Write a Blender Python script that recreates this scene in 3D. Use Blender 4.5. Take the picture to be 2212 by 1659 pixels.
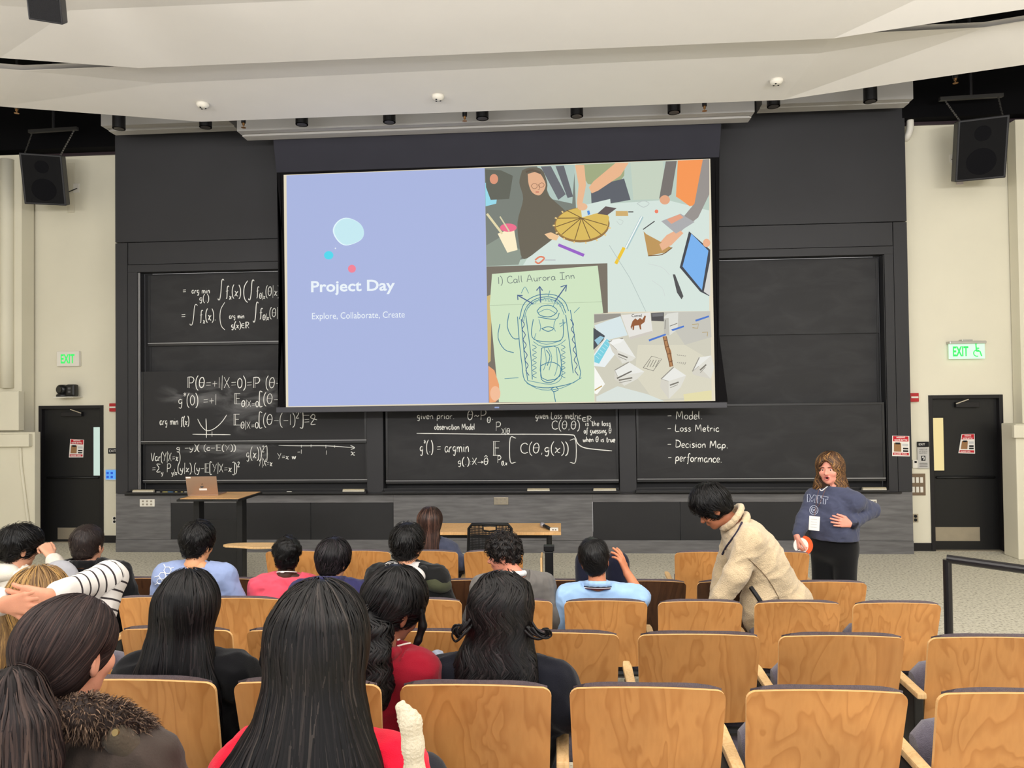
import bpy, bmesh, math, random
import numpy as np
from mathutils import Vector, Matrix
random.seed(7); np.random.seed(7)
for o in list(bpy.data.objects): bpy.data.objects.remove(o)
scene = bpy.context.scene
COL = scene.collection

# ------------------------------------------------------------------ camera, light, exposure
FPX, CX, CY = 1534.0, 1106.0, 829.5
CAMZ = 2.18
PSI, PIT, ROL = 0.065887, 0.017442, 0.0118
_F = np.array([-math.sin(PSI)*math.cos(PIT), math.cos(PSI)*math.cos(PIT), math.sin(PIT)])
_R0 = np.array([math.cos(PSI), math.sin(PSI), 0.0]); _U0 = np.cross(_R0, _F)
_R = _R0*math.cos(ROL)-_U0*math.sin(ROL); _U = _U0*math.cos(ROL)+_R0*math.sin(ROL)
cd = bpy.data.cameras.new('camera'); cam = bpy.data.objects.new('camera', cd); COL.objects.link(cam)
cd.sensor_width = 36.0; cd.lens = FPX/2212*36.0; cd.clip_start = 0.05; cd.clip_end = 100
m = Matrix.Identity(4)
for i in range(3):
    m[i][0] = _R[i]; m[i][1] = _U[i]; m[i][2] = -_F[i]
m[0][3], m[1][3], m[2][3] = 0, 0, CAMZ
cam.matrix_world = m
scene.camera = cam
vs = scene.view_settings
vs.view_transform = 'Standard'; vs.look = 'None'; vs.gamma = 1.0; vs.use_curve_mapping = False
vs.exposure = 0.0

world = bpy.data.worlds.new('world'); scene.world = world; world.use_nodes = True
bg = world.node_tree.nodes['Background']
bg.inputs[0].default_value = (1.0, 0.985, 0.965, 1); bg.inputs[1].default_value = 1.35

def area_light(name, loc, rot, sx, sy, power, color=(1, 0.965, 0.92)):
    l = bpy.data.lights.new(name, 'AREA'); l.shape = 'RECTANGLE'; l.size = sx; l.size_y = sy
    l.energy = power; l.color = color
    o = bpy.data.objects.new(name, l); COL.objects.link(o); o.location = loc; o.rotation_euler = rot
    return o
# lamps of the hall: downlight troffers over the audience behind the camera
area_light('ceiling_lamp', (-2.6, -0.2, 5.2), (math.radians(14), 0, 0), 3.0, 0.8, 60)
area_light('ceiling_lamp', (2.6, -0.2, 5.2), (math.radians(14), 0, 0), 3.0, 0.8, 80)
area_light('ceiling_lamp', (0.0, 3.2, 5.25), (math.radians(8), 0, 0), 6.0, 0.5, 60)
area_light('ceiling_lamp', (5.4, 3.8, 5.2), (0, 0, 0), 1.2, 1.6, 70)
area_light('ceiling_lamp', (-7.0, 3.8, 5.2), (0, 0, 0), 1.2, 1.6, 40)
for _x, _p in ((-5.0, 190), (-0.5, 210), (4.2, 260)):  # unseen upward fill, added to brighten the ceiling panels and walls
    area_light('ceiling_fill', (_x, 0.6, 3.7), (math.radians(130), 0, 0), 3.0, 0.5, _p)

def at(px, py, Y):
    """photo pixel -> point on the vertical plane y = Y"""
    d = _F+_R*(px-CX)/FPX-_U*(py-CY)/FPX
    return np.array([0, 0, CAMZ])+d*(Y/d[1])
def atz(px, py, Z):
    d = _F+_R*(px-CX)/FPX-_U*(py-CY)/FPX
    return np.array([0, 0, CAMZ])+d*((Z-CAMZ)/d[2])
def ppm(Y): return FPX/Y

# ------------------------------------------------------------------ materials
def lin(c):
    return tuple((v/255/12.92 if v/255 <= 0.04045 else ((v/255+0.055)/1.055)**2.4) for v in c)+(1.0,)
MATS = {}
def mat(name, rgb, rough=0.6, spec=0.35, metal=0.0, var=0.0, vscale=6.0, bump=0.0, bscale=60.0, emit=None, es=1.0, stretch=(1, 1, 1), sheen=0.0, coat=0.0):
    if name in MATS: return MATS[name]
    M = bpy.data.materials.new(name); M.use_nodes = True; MATS[name] = M
    nt = M.node_tree; b = nt.nodes['Principled BSDF']
    b.inputs['Base Color'].default_value = lin(rgb)
    b.inputs['Roughness'].default_value = rough
    b.inputs['Specular IOR Level'].default_value = spec
    b.inputs['Metallic'].default_value = metal
    if sheen: b.inputs['Sheen Weight'].default_value = sheen
    if coat: b.inputs['Coat Weight'].default_value = coat
    tc = nt.nodes.new('ShaderNodeTexCoord'); mp = nt.nodes.new('ShaderNodeMapping')
    mp.inputs['Scale'].default_value = stretch
    nt.links.new(tc.outputs['Object'], mp.inputs[0])
    if var:
        n = nt.nodes.new('ShaderNodeTexNoise'); n.inputs['Scale'].default_value = vscale; n.inputs['Detail'].default_value = 5
        nt.links.new(mp.outputs[0], n.inputs['Vector'])
        r = nt.nodes.new('ShaderNodeMapRange'); r.inputs[1].default_value = 0.3; r.inputs[2].default_value = 0.7
        r.inputs[3].default_value = 1-var; r.inputs[4].default_value = 1+var
        nt.links.new(n.outputs['Fac'], r.inputs[0])
        mx = nt.nodes.new('ShaderNodeMix'); mx.data_type = 'RGBA'; mx.blend_type = 'MULTIPLY'; mx.inputs[0].default_value = 1
        mx.inputs[6].default_value = lin(rgb); nt.links.new(r.outputs[0], mx.inputs[7])
        nt.links.new(mx.outputs[2], b.inputs['Base Color'])
    if bump:
        n2 = nt.nodes.new('ShaderNodeTexNoise'); n2.inputs['Scale'].default_value = bscale; n2.inputs['Detail'].default_value = 4
        nt.links.new(mp.outputs[0], n2.inputs['Vector'])
        bp = nt.nodes.new('ShaderNodeBump'); bp.inputs['Strength'].default_value = bump; bp.inputs['Distance'].default_value = 0.01
        nt.links.new(n2.outputs['Fac'], bp.inputs['Height']); nt.links.new(bp.outputs[0], b.inputs['Normal'])
    if emit:
        b.inputs['Emission Color'].default_value = lin(emit); b.inputs['Emission Strength'].default_value = es
    return M

def wood_mat(name, c1, c2, c3, scale=1.0, rough=0.38):
    """veneer with flame grain running up the panel, shifted for every object"""
    M = bpy.data.materials.new(name); M.use_nodes = True; MATS[name] = M
    nt = M.node_tree; N = nt.nodes; L = nt.links; b = N['Principled BSDF']
    tc = N.new('ShaderNodeTexCoord'); oi = N.new('ShaderNodeObjectInfo')
    mul = N.new('ShaderNodeMath'); mul.operation = 'MULTIPLY'; mul.inputs[1].default_value = 37.0
    L.new(oi.outputs['Random'], mul.inputs[0])
    cmb = N.new('ShaderNodeCombineXYZ'); L.new(mul.outputs[0], cmb.inputs[0]); L.new(mul.outputs[0], cmb.inputs[1])
    add = N.new('ShaderNodeVectorMath'); add.operation = 'ADD'; L.new(tc.outputs['Object'], add.inputs[0]); L.new(cmb.outputs[0], add.inputs[1])
    mp = N.new('ShaderNodeMapping'); mp.inputs['Scale'].default_value = (3.2*scale, 3.2*scale, 0.75*scale); L.new(add.outputs[0], mp.inputs[0])
    n = N.new('ShaderNodeTexNoise'); n.inputs['Scale'].default_value = 1.6; n.inputs['Detail'].default_value = 3; n.inputs['Distortion'].default_value = 0.5
    L.new(mp.outputs[0], n.inputs['Vector'])
    # contour rings of the noise -> cathedral grain
    s = N.new('ShaderNodeMath'); s.operation = 'MULTIPLY'; s.inputs[1].default_value = 10.0; L.new(n.outputs['Fac'], s.inputs[0])
    fr = N.new('ShaderNodeMath'); fr.operation = 'FRACT'; L.new(s.outputs[0], fr.inputs[0])
    cr = N.new('ShaderNodeValToRGB'); L.new(fr.outputs[0], cr.inputs[0])
    e = cr.color_ramp.elements
    e[0].position = 0.0; e[0].color = lin(c1); e[1].position = 1.0; e[1].color = lin(c1)
    k = cr.color_ramp.elements.new(0.45); k.color = lin(c1)
    k = cr.color_ramp.elements.new(0.88); k.color = lin(c2)
    mp2 = N.new('ShaderNodeMapping'); mp2.inputs['Scale'].default_value = (70*scale, 70*scale, 4*scale); L.new(add.outputs[0], mp2.inputs[0])
    n2 = N.new('ShaderNodeTexNoise'); n2.inputs['Scale'].default_value = 1.0; n2.inputs['Detail'].default_value = 4; L.new(mp2.outputs[0], n2.inputs['Vector'])
    n3 = N.new('ShaderNodeTexNoise'); n3.inputs['Scale'].default_value = 4.0; L.new(add.outputs[0], n3.inputs['Vector'])
    mx = N.new('ShaderNodeMix'); mx.data_type = 'RGBA'; mx.inputs[7].default_value = lin(c3)
    r = N.new('ShaderNodeMapRange'); r.inputs[1].default_value = 0.42; r.inputs[2].default_value = 0.75; r.inputs[3].default_value = 0; r.inputs[4].default_value = 0.45
    L.new(n2.outputs['Fac'], r.inputs[0]); L.new(r.outputs[0], mx.inputs[0]); L.new(cr.outputs[0], mx.inputs[6])
    mx2 = N.new('ShaderNodeMix'); mx2.data_type = 'RGBA'; mx2.blend_type = 'MULTIPLY'; mx2.inputs[0].default_value = 1.0
    r2 = N.new('ShaderNodeMapRange'); r2.inputs[1].default_value = 0.3; r2.inputs[2].default_value = 0.7; r2.inputs[3].default_value = 0.86; r2.inputs[4].default_value = 1.1
    L.new(n3.outputs['Fac'], r2.inputs[0]); L.new(mx.outputs[2], mx2.inputs[6]); L.new(r2.outputs[0], mx2.inputs[7])
    L.new(mx2.outputs[2], b.inputs['Base Color'])
    b.inputs['Roughness'].default_value = rough; b.inputs['Specular IOR Level'].default_value = 0.35
    return M

def attr_mat(name, rough=0.8, emit=False, es=1.0, spec=0.2):
    """colour taken from a per-face colour attribute (flat print)"""
    M = bpy.data.materials.new(name); M.use_nodes = True; MATS[name] = M
    nt = M.node_tree; b = nt.nodes['Principled BSDF']
    a = nt.nodes.new('ShaderNodeAttribute'); a.attribute_name = 'Col'
    if emit:
        b.inputs['Base Color'].default_value = (0.02, 0.02, 0.02, 1)
        nt.links.new(a.outputs['Color'], b.inputs['Emission Color']); b.inputs['Emission Strength'].default_value = es
        b.inputs['Specular IOR Level'].default_value = 0.0
    else:
        nt.links.new(a.outputs['Color'], b.inputs['Base Color']); b.inputs['Specular IOR Level'].default_value = spec
    b.inputs['Roughness'].default_value = rough
    return M

# ------------------------------------------------------------------ mesh tools
class MB:
    """collects faces, builds one mesh object"""
    def __init__(s): s.v = []; s.f = []; s.c = []; s.col = None
    def quadgrid(s, P):       # P[i][j] points
        n, m = len(P), len(P[0]); b = len(s.v)
        for row in P: s.v += [tuple(p) for p in row]
        for i in range(n-1):
            for j in range(m-1): s.face([b+i*m+j, b+i*m+j+1, b+(i+1)*m+j+1, b+(i+1)*m+j], True)
    def face(s, idx, raw=False):
        s.f.append(tuple(idx)); s.c.append(s.col)
    def poly(s, pts):
        b = len(s.v); s.v += [tuple(p) for p in pts]; s.face(range(b, b+len(pts)))
    def box(s, x0, x1, y0, y1, z0, z1, M=None):
        b = len(s.v)
        c = [(x, y, z) for z in (z0, z1) for y in (y0, y1) for x in (x0, x1)]
        if M is not None: c = [tuple(M @ Vector(p)) for p in c]
        s.v += c
        for q in ((0, 2, 3, 1), (4, 5, 7, 6), (0, 1, 5, 4), (2, 6, 7, 3), (0, 4, 6, 2), (1, 3, 7, 5)): s.face([b+i for i in q])
    def bar(s, a, b_, w, h=None, up=(0, 0, 1)):
        a = Vector(a); b_ = Vector(b_); d = (b_-a).normalized(); u = Vector(up)
        r = d.cross(u)
        if r.length < 1e-4: r = d.cross(Vector((1, 0, 0)))
        r.normalize(); u = r.cross(d); h = w if h is None else h
        n = len(s.v)
        for p in (a, b_):
            for (i, j) in ((-1, -1), (1, -1), (1, 1), (-1, 1)): s.v.append(tuple(p+r*i*w/2+u*j*h/2))
        for q in ((0, 1, 2, 3), (7, 6, 5, 4), (0, 4, 5, 1), (1, 5, 6, 2), (2, 6, 7, 3), (3, 7, 4, 0)): s.face([n+i for i in q])
    def tube(s, pts, r, n=8, caps=True, rad=None):
        pts = [Vector(p) for p in pts]; b = len(s.v); m = len(pts); pr = None
        for i, p in enumerate(pts):
            d = (pts[min(i+1, m-1)]-pts[max(i-1, 0)]).normalized()
            if pr is None: pr = d.orthogonal().normalized()
            pr = (pr-d*pr.dot(d)).normalized(); q = d.cross(pr)
            rr = r if rad is None else rad[i]
            for k in range(n):
                a = 2*math.pi*k/n; s.v.append(tuple(p+(pr*math.cos(a)+q*math.sin(a))*rr))
        for i in range(m-1):
            for k in range(n): s.face([b+i*n+k, b+i*n+(k+1) % n, b+(i+1)*n+(k+1) % n, b+(i+1)*n+k])
        if caps:
            s.face([b+k for k in range(n)][::-1]); s.face([b+(m-1)*n+k for k in range(n)])
    def lathe(s, c, prof, n=20, axis=(0, 0, 1)):
        ax = Vector(axis).normalized(); p = ax.orthogonal().normalized(); q = ax.cross(p); c = Vector(c); b = len(s.v)
        for (r, h) in prof:
            for k in range(n):
                a = 2*math.pi*k/n; s.v.append(tuple(c+ax*h+(p*math.cos(a)+q*math.sin(a))*r))
        for i in range(len(prof)-1):
            for k in range(n): s.face([b+i*n+k, b+i*n+(k+1) % n, b+(i+1)*n+(k+1) % n, b+(i+1)*n+k])
        s.face([b+k for k in range(n)][::-1]); s.face([b+(len(prof)-1)*n+k for k in range(n)])
    def prism(s, pts, d):
        """closed outline pts (3D) extruded by vector d"""
        n = len(pts); b = len(s.v); d = np.array(d)
        s.v += [tuple(p) for p in pts]+[tuple(np.array(p)+d) for p in pts]
        s.face(list(range(b, b+n))); s.face([b+n+i for i in range(n)][::-1])
        for i in range(n): s.face([b+i, b+n+i, b+n+(i+1) % n, b+(i+1) % n])
    def build(s, name, material, parent=None, smooth=False, bevel=0.0, fix=True):
        me = bpy.data.meshes.new(name)
        me.from_pydata([tuple(float(x) for x in v) for v in s.v], [], s.f)
        if any(c is not None for c in s.c):
            at_ = me.color_attributes.new('Col', 'FLOAT_COLOR', 'CORNER')
            arr = []
            for f, c in zip(s.f, s.c): arr += list(c if c is not None else (1, 1, 1, 1))*len(f)
            at_.data.foreach_set('color', arr)
        if fix or bevel:
            bm = bmesh.new(); bm.from_mesh(me)
            if bevel:
                bmesh.ops.bevel(bm, geom=[e for e in bm.edges if len(e.link_faces) == 2 and e.calc_face_angle(0) > 0.6], offset=bevel, segments=2, affect='EDGES', profile=0.6)
            if fix: bmesh.ops.recalc_face_normals(bm, faces=bm.faces)
            bm.to_mesh(me); bm.free()
        me.materials.append(material)
        if smooth: me.polygons.foreach_set('use_smooth', [True]*len(me.polygons))
        return link(name, me, parent)
def link(name, me, parent=None):
    o = bpy.data.objects.new(name, me); COL.objects.link(o)
    if parent is not None: o.parent = parent
    return o
def tag(o, label, cat=None, group=None, kind=None):
    if label: o['label'] = label
    if cat: o['category'] = cat
    if group: o['group'] = group
    if kind: o['kind'] = kind
    return o
def thing(name, loc, label, cat, group=None, rz=0.0):
    o = bpy.data.objects.new(name, None); COL.objects.link(o); o.empty_display_size = 0.1
    o.location = [float(v) for v in loc]; o.rotation_euler = (0, 0, rz)
    return tag(o, label, cat, group)
def copy_tree(o, parent=None):
    c = o.copy(); COL.objects.link(c); c.parent = parent
    for ch in o.children: copy_tree(ch, c)
    return c
def structure(o): o['kind'] = 'structure'; return o
def boxo(name, x0, x1, y0, y1, z0, z1, m, parent=None, bevel=0.0):
    b = MB(); b.box(x0, x1, y0, y1, z0, z1); return b.build(name, m, parent, bevel=bevel)

def text_mesh(s, size, font_bold=0.0, align='LEFT', extrude=0.0):
    cu = bpy.data.curves.new('txt', 'FONT'); cu.body = s; cu.size = size; cu.align_x = align; cu.offset = font_bold; cu.extrude = extrude
    cu.resolution_u = 3
    o = bpy.data.objects.new('txt', cu); COL.objects.link(o)
    dg = bpy.context.evaluated_depsgraph_get(); dg.update()
    me = bpy.data.meshes.new_from_object(o.evaluated_get(dg)); bpy.data.objects.remove(o); bpy.data.curves.remove(cu)
    return me
def wall_text(name, s, loc, height, material, parent=None, bold=0.0, width=None, roll=0.0, normal=(0, -1, 0), sx=1.0):
    """flat lettering facing `normal`; loc = lower-left corner, height = capital height, width = total width"""
    me = text_mesh(s, 1.0, bold)
    n = len(me.vertices); co = np.zeros(n*3); me.vertices.foreach_get('co', co); co = co.reshape(-1, 3)
    if n == 0: return None
    k = height/0.7; w = co[:, 0].max()-co[:, 0].min(); kx = k*sx if width is None else width/max(w, 1e-6)
    co[:, 0] = (co[:, 0]-co[:, 0].min())*kx; co[:, 1] *= k
    nz = Vector(normal).normalized(); rx = Vector((0, 0, 1)).cross(nz).normalized(); up = nz.cross(rx)
    c, s_ = math.cos(roll), math.sin(roll); x = co[:, 0]*c-co[:, 1]*s_; y = co[:, 0]*s_+co[:, 1]*c
    out = np.outer(x, np.array(rx))+np.outer(y, np.array(up))+np.array([float(v) for v in loc])
    me.vertices.foreach_set('co', out.ravel()); me.materials.clear(); me.materials.append(material)
    return link(name, me, parent)

def cat_rom(pts, n=4):
    pts = [np.array(p, float) for p in pts]
    if len(pts) < 3: return pts
    P = [2*pts[0]-pts[1]]+pts+[2*pts[-1]-pts[-2]]; out = []
    for i in range(1, len(P)-2):
        for t in np.linspace(0, 1, n, endpoint=False):
            a, b, c, d = P[i-1], P[i], P[i+1], P[i+2]
            out.append(0.5*((2*b)+(-a+c)*t+(2*a-5*b+4*c-d)*t*t+(-a+3*b-3*c+d)*t**3))
    out.append(pts[-1]); return out
# ------------------------------------------------------------------ room
YW, YL, YR = 9.904, 10.55, 10.10          # black board wall, left door wall, right door wall
CREAM = mat('cream_paint', (222, 217, 198), 0.75, 0.2, var=0.03, vscale=1.2)
CEIL = mat('ceiling_paint', (230, 227, 223), 0.9, 0.1, var=0.015, vscale=2)
BLACKP = mat('black_panel', (47, 47, 50), 0.55, 0.35, var=0.10, vscale=0.8, bump=0.05, bscale=300)
VOID = mat('black_void', (9, 9, 11), 0.9, 0.1)
GREYV = mat('grey_veneer', (104, 103, 104), 0.6, 0.3, var=0.22, vscale=3.0, stretch=(1, 1, 9), bump=0.05, bscale=40)
DARKCAB = mat('dark_cabinet', (38, 38, 40), 0.5, 0.35, var=0.12, vscale=2)
TRIMB = mat('black_trim', (22, 20, 23), 0.5, 0.4)
SOFF = mat('grey_metal_soffit', (178, 176, 174), 0.5, 0.3, var=0.02, vscale=3)

def floor_mat():
    M = bpy.data.materials.new('speckled_floor'); M.use_nodes = True; nt = M.node_tree; N = nt.nodes; L = nt.links; b = N['Principled BSDF']
    tc = N.new('ShaderNodeTexCoord'); mp = N.new('ShaderNodeMapping'); mp.inputs['Scale'].default_value = (1, 1, 1); L.new(tc.outputs['Object'], mp.inputs[0])
    n = N.new('ShaderNodeTexNoise'); n.inputs['Scale'].default_value = 38; n.inputs['Detail'].default_value = 3; L.new(mp.outputs[0], n.inputs['Vector'])
    cr = N.new('ShaderNodeValToRGB'); L.new(n.outputs['Fac'], cr.inputs[0]); e = cr.color_ramp.elements
    e[0].position = 0.30; e[0].color = lin((140, 134, 118)); e[1].position = 0.62; e[1].color = lin((222, 217, 200))
    k = e.new(0.43); k.color = lin((204, 198, 180))
    v = N.new('ShaderNodeTexVoronoi'); v.inputs['Scale'].default_value = 55; L.new(mp.outputs[0], v.inputs['Vector'])
    r = N.new('ShaderNodeMapRange'); r.inputs[1].default_value = 0.10; r.inputs[2].default_value = 0.2; r.inputs[3].default_value = 0.8; r.inputs[4].default_value = 0
    L.new(v.outputs['Distance'], r.inputs[0])
    n4 = N.new('ShaderNodeTexNoise'); n4.inputs['Scale'].default_value = 12; L.new(mp.outputs[0], n4.inputs['Vector'])
    r4 = N.new('ShaderNodeMapRange'); r4.inputs[1].default_value = 0.52; r4.inputs[2].default_value = 0.6; L.new(n4.outputs['Fac'], r4.inputs[0])
    mu = N.new('ShaderNodeMath'); mu.operation = 'MULTIPLY'; L.new(r.outputs[0], mu.inputs[0]); L.new(r4.outputs[0], mu.inputs[1])
    mx = N.new('ShaderNodeMix'); mx.data_type = 'RGBA'; mx.inputs[7].default_value = lin((100, 93, 80)); L.new(mu.outputs[0], mx.inputs[0]); L.new(cr.outputs[0], mx.inputs[6])
    L.new(mx.outputs[2], b.inputs['Base Color']); b.inputs['Roughness'].default_value = 0.6; b.inputs['Specular IOR Level'].default_value = 0.25
    return M
FLOORM = floor_mat()
ROWY = {1: 5.95, 2: 5.02, 3: 4.20, 4: 3.10, 5: 2.20, 6: 1.30}
ROWZ = {1: 0.0, 2: 0.0, 3: 0.095, 4: 0.27, 5: 0.405, 6: 0.56}
def floor_z(y):
    for y0, z in ((4.87, 0.0), (4.05, 0.095), (2.95, 0.27), (2.05, 0.405), (1.15, 0.56)):
        if y >= y0: return z
    return 0.72
b = MB()
for (y0, y1, z) in ((4.87, 11.2, 0), (4.05, 4.87, .095), (2.95, 4.05, .27), (2.05, 2.95, .405), (1.15, 2.05, .56), (-1.2, 1.15, .72)):
    b.box(-10.4, 8.6, y0, y1, -0.3, z)
structure(b.build('floor', FLOORM))

def zz(px, py, Y=YW): return at(px, py, Y)[2]
def xx(px, py, Y=YW): return at(px, py, Y)[0]
XL, XR = -6.42, 4.725
ZBASE, ZTRAY, ZFT = 0.82, 0.84, 4.478
xi0, xi1 = xx(297, 700), xx(1913, 700)        # opening of the board bays
zi1 = zz(297, 588)
# upper black wall with its framed opening
wf = boxo('wall_front', XL, XR, YW, YW+0.18, ZFT+0.012, 6.4, BLACKP); structure(wf)
xf0, xf1 = xx(275, 560), xx(1930, 520)
zh = zz(275, 573)
boxo('header_panel', xf0+0.01, xf1-0.01, YW+0.004, YW+0.18, zh+0.01, ZFT, BLACKP, wf)
boxo('header_trim', xf0+0.01, xf1-0.01, YW-0.004, YW+0.18, zi1, zh, BLACKP, wf)
for (a, c) in ((XL, xf0), (xf1, XR)):
    boxo('side_panel', a, c, YW, YW+0.64, 0.838, ZFT, BLACKP, wf)
for (a, c) in ((xf0+0.01, xi0), (xi1, xf1-0.01)):
    boxo('bay_jamb', a, c, YW-0.004, YW+0.18, ZTRAY, zi1-0.002, BLACKP, wf)
boxo('back_panel', xi0, xi1, YW+0.19, YW+0.21, ZTRAY, zi1, DARKCAB, wf)
pil = [(xx(793, 980), xx(828, 980)), (xx(1338, 980), xx(1374, 980))]
for a, c in pil: boxo('pillar', a, c, YW-0.012, YW+0.18, ZTRAY, zi1-0.002, BLACKP, wf, bevel=0.004)
# lower wall of grey veneer with dark cabinet panels let in
zk = zz(310, 1166); zc0, zc1 = zz(600, 1177), zz(600, 1086)
boxo('plinth', XL, XR, YW-0.004, YW+0.64, 0.0, zk, GREYV, wf)
cabs = [(xx(369, 1130), xx(850, 1130)), (xx(1281, 1130), xx(1762, 1130))]
xs = [XL, cabs[0][0], cabs[0][1], cabs[1][0], cabs[1][1], XR]
for a, c in ((xs[0], xs[1]), (xs[2], xs[3]), (xs[4], xs[5])):
    boxo('veneer_panel', a+0.002, c-0.002, YW, YW+0.64, zk+0.004, 0.832, GREYV, wf)
for a, c in cabs:
    boxo('veneer_panel', a, c, YW, YW+0.3, zc1, 0.832, GREYV, wf)
    boxo('veneer_panel', a, c, YW, YW+0.3, zk+0.004, zc0, GREYV, wf)
splits = [[cabs[0][0], xx(671, 1130), cabs[0][1]], [cabs[1][0], xx(1470, 1130), cabs[1][1]]]
for sp in splits:
    for a, c in zip(sp[:-1], sp[1:]): boxo('cabinet_panel', a+0.004, c-0.004, YW+0.008, YW+0.1, zc0+0.003, zc1-0.003, DARKCAB, wf)
boxo('ledge', XL+0.15, XR-0.15, YW-0.03, YW+0.02, 0.815, 0.84, TRIMB, wf, bevel=0.004)

# cream walls beside the board wall, with doors let in
def door_wall(name, x0, x1, Y, dx0, dx1, dz, ztop):
    w = boxo(name, x0, dx0, Y, Y+0.2, 0, ztop, CREAM); structure(w)
    boxo('wall_piece', dx1, x1, Y, Y+0.2, 0, ztop, CREAM, w)
    boxo('wall_piece', dx0, dx1, Y, Y+0.2, dz, ztop, CREAM, w)
    return w
ztl = zz(150, 334, YL); ztr = zz(2100, 263, YR)
dl = (xx(85, 1000, YL), xx(224, 1000, YL), zz(150, 876, YL)); dr = (xx(2008, 1000, YR), xx(2168, 1000, YR), zz(2085, 853, YR))
wl = door_wall('wall_left', -10.2, XL+0.02, YL, dl[0], dl[1], dl[2], ztl)
wr = door_wall('wall_right', XR-0.02, 8.4, YR, dr[0], dr[1], dr[2], ztr)
for nm, x0, x1, Y in (('baseboard_left', -8.75, dl[0], YL), ('baseboard_left', dl[1], XL+0.0, YL), ('baseboard_right', XR, dr[0], YR), ('baseboard_right', dr[1], 6.25, YR)):
    structure(boxo(nm, x0, x1, Y-0.012, Y+0.01, 0, 0.11, TRIMB, bevel=0.003))
# black void over the cream walls
v1 = boxo('wall_upper_left', -10.4, XL+0.03, YL-0.25, YL+0.3, ztl+0.012, 7.4, VOID); structure(v1)
v2 = boxo('wall_upper_right', XR-0.03, 8.6, YR-0.2, YR+0.3, ztr+0.012, 7.4, VOID); structure(v2)
v3 = boxo('ceiling_void', -10.4, 8.6, 4.0, 11.0, 7.2, 7.4, VOID); structure(v3)
tr = boxo('trim_1', -10.2, XL, YL-0.03, YL, ztl-0.03, ztl+0.012, mat('plum_trim', (52, 40, 46), 0.6)); structure(tr)
tr = boxo('trim_2', XR, 8.4, YR-0.03, YR, ztr-0.03, ztr+0.012, MATS['plum_trim']); structure(tr)

# side walls with their shallow pilasters and dado boxes
xp = xx(47, 600, YL-0.3)
w = boxo('wall_side_left', -10.4, xp, YL-0.3, YL-0.05, 0, zz(20, 335, YL-.3), CREAM); structure(w)
b = MB(); xa = xx(0, 600, YL-0.35)-1.2
b.box(xa, xx(40, 900, YL-0.42), YL-0.42, YL-0.301, zz(20, 930, YL-.42), zz(20, 845, YL-.42)); b.build('wall_panel', CREAM, w, bevel=0.01)
xd = xx(75, 1050, YL-0.42)
b = MB(); b.box(-10.4, xd, YL-0.42, YL-0.301, 0, zz(40, 934, YL-.42)); b.build('dado', CREAM, w, bevel=0.006)
b = MB(); b.box(-10.4, xx(62, 960, YL-.5), YL-0.50, YL-0.421, zz(40, 965, YL-.5), zz(40, 938, YL-.5)); b.build('dado_ledge', CREAM, w, bevel=0.008)
pts = [at(px, py, YL-0.44) for px, py in ((44, 968), (45, 1000), (50, 1040), (56, 1090), (62, 1135), (66, 1180))]
b = MB(); b.tube(pts, 0.02, 8); b.build('dado_moulding', CREAM, w, smooth=True)
b = MB(); b.tube([at(16, py, YL-0.33) for py in (345, 500, 700, 838)], 0.09, 14); b.build('pilaster_moulding', CREAM, w, smooth=True)
boxo('side_wall_run', -10.6, -10.4, -1.0, YL+0.2, -0.3, 7.3, CREAM, w)
xq = xx(2201, 600, YR-0.2)
w = boxo('wall_side_right', xq, 8.6, YR-0.2, YR-0.02, 0, zz(2208, 258, YR-.2), CREAM); structure(w)
xe = xx(2181, 1050, YR-0.35)
b = MB(); b.box(xe, 8.6, YR-0.5, YR-0.201, 0, zz(2190, 915, YR-.35)); b.build('dado', CREAM, w, bevel=0.01)
b = MB(); b.box(xx(2190, 940, YR-.55), 8.6, YR-0.56, YR-0.501, zz(2200, 946, YR-.55), zz(2200, 918, YR-.55)); b.build('dado_ledge', CREAM, w, bevel=0.008)
boxo('side_wall_run', 8.6, 8.8, -1.0, YR+0.2, -0.3, 7.3, CREAM, w)

# ceiling clouds: folded white panels, each with a lip, a fold and a rising back
def cloud(name, lip, fold, top, Z, dzf, dzt):
    Lp = [atz(px, py, Z) for px, py in lip]
    Fp = [atz(px, py, Z+d) for (px, py), d in zip(fold, dzf)]
    Tp = [atz(px, py, Z+d+dt) for (px, py), d, dt in zip(top, dzf, dzt)]
    up = np.array([0, 0, 0.05])
    b = MB()
    for A, B in ((Lp, Fp), (Fp, Tp)):
        for i in range(len(A)-1): b.poly([A[i], A[i+1], B[i+1], B[i]])
    for i in range(len(Lp)-1):
        b.poly([Lp[i], Lp[i]+up, Lp[i+1]+up, Lp[i+1]]); b.poly([Lp[i]+up, Fp[i]+up, Fp[i+1]+up, Lp[i+1]+up]); b.poly([Fp[i]+up, Tp[i]+up, Tp[i+1]+up, Fp[i+1]+up])
    o = b.build(name, CEIL, None, fix=False); structure(o); return o
Z1 = zz(435, 263, 8.2); Z2 = zz(300, 147, 6.5)
cloud('ceiling_panel_front', [(-420, 198), (0, 230), (435, 263), (1690, 216), (2212, 140), (2620, 80)],
      [(-420, 118), (50, 153), (345, 180), (1770, 115), (2125, 61), (2620, -20)], [(-420, 116), (50, 151.5), (320, 141), (1800, 74), (2125, 59), (2620, -22)], Z1,
      [-0.05, -0.05, 0.0, 0.0, 0.12, 0.16], [0.0, 0.0, -0.09, -0.09, 0.0, 0.0])
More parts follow.
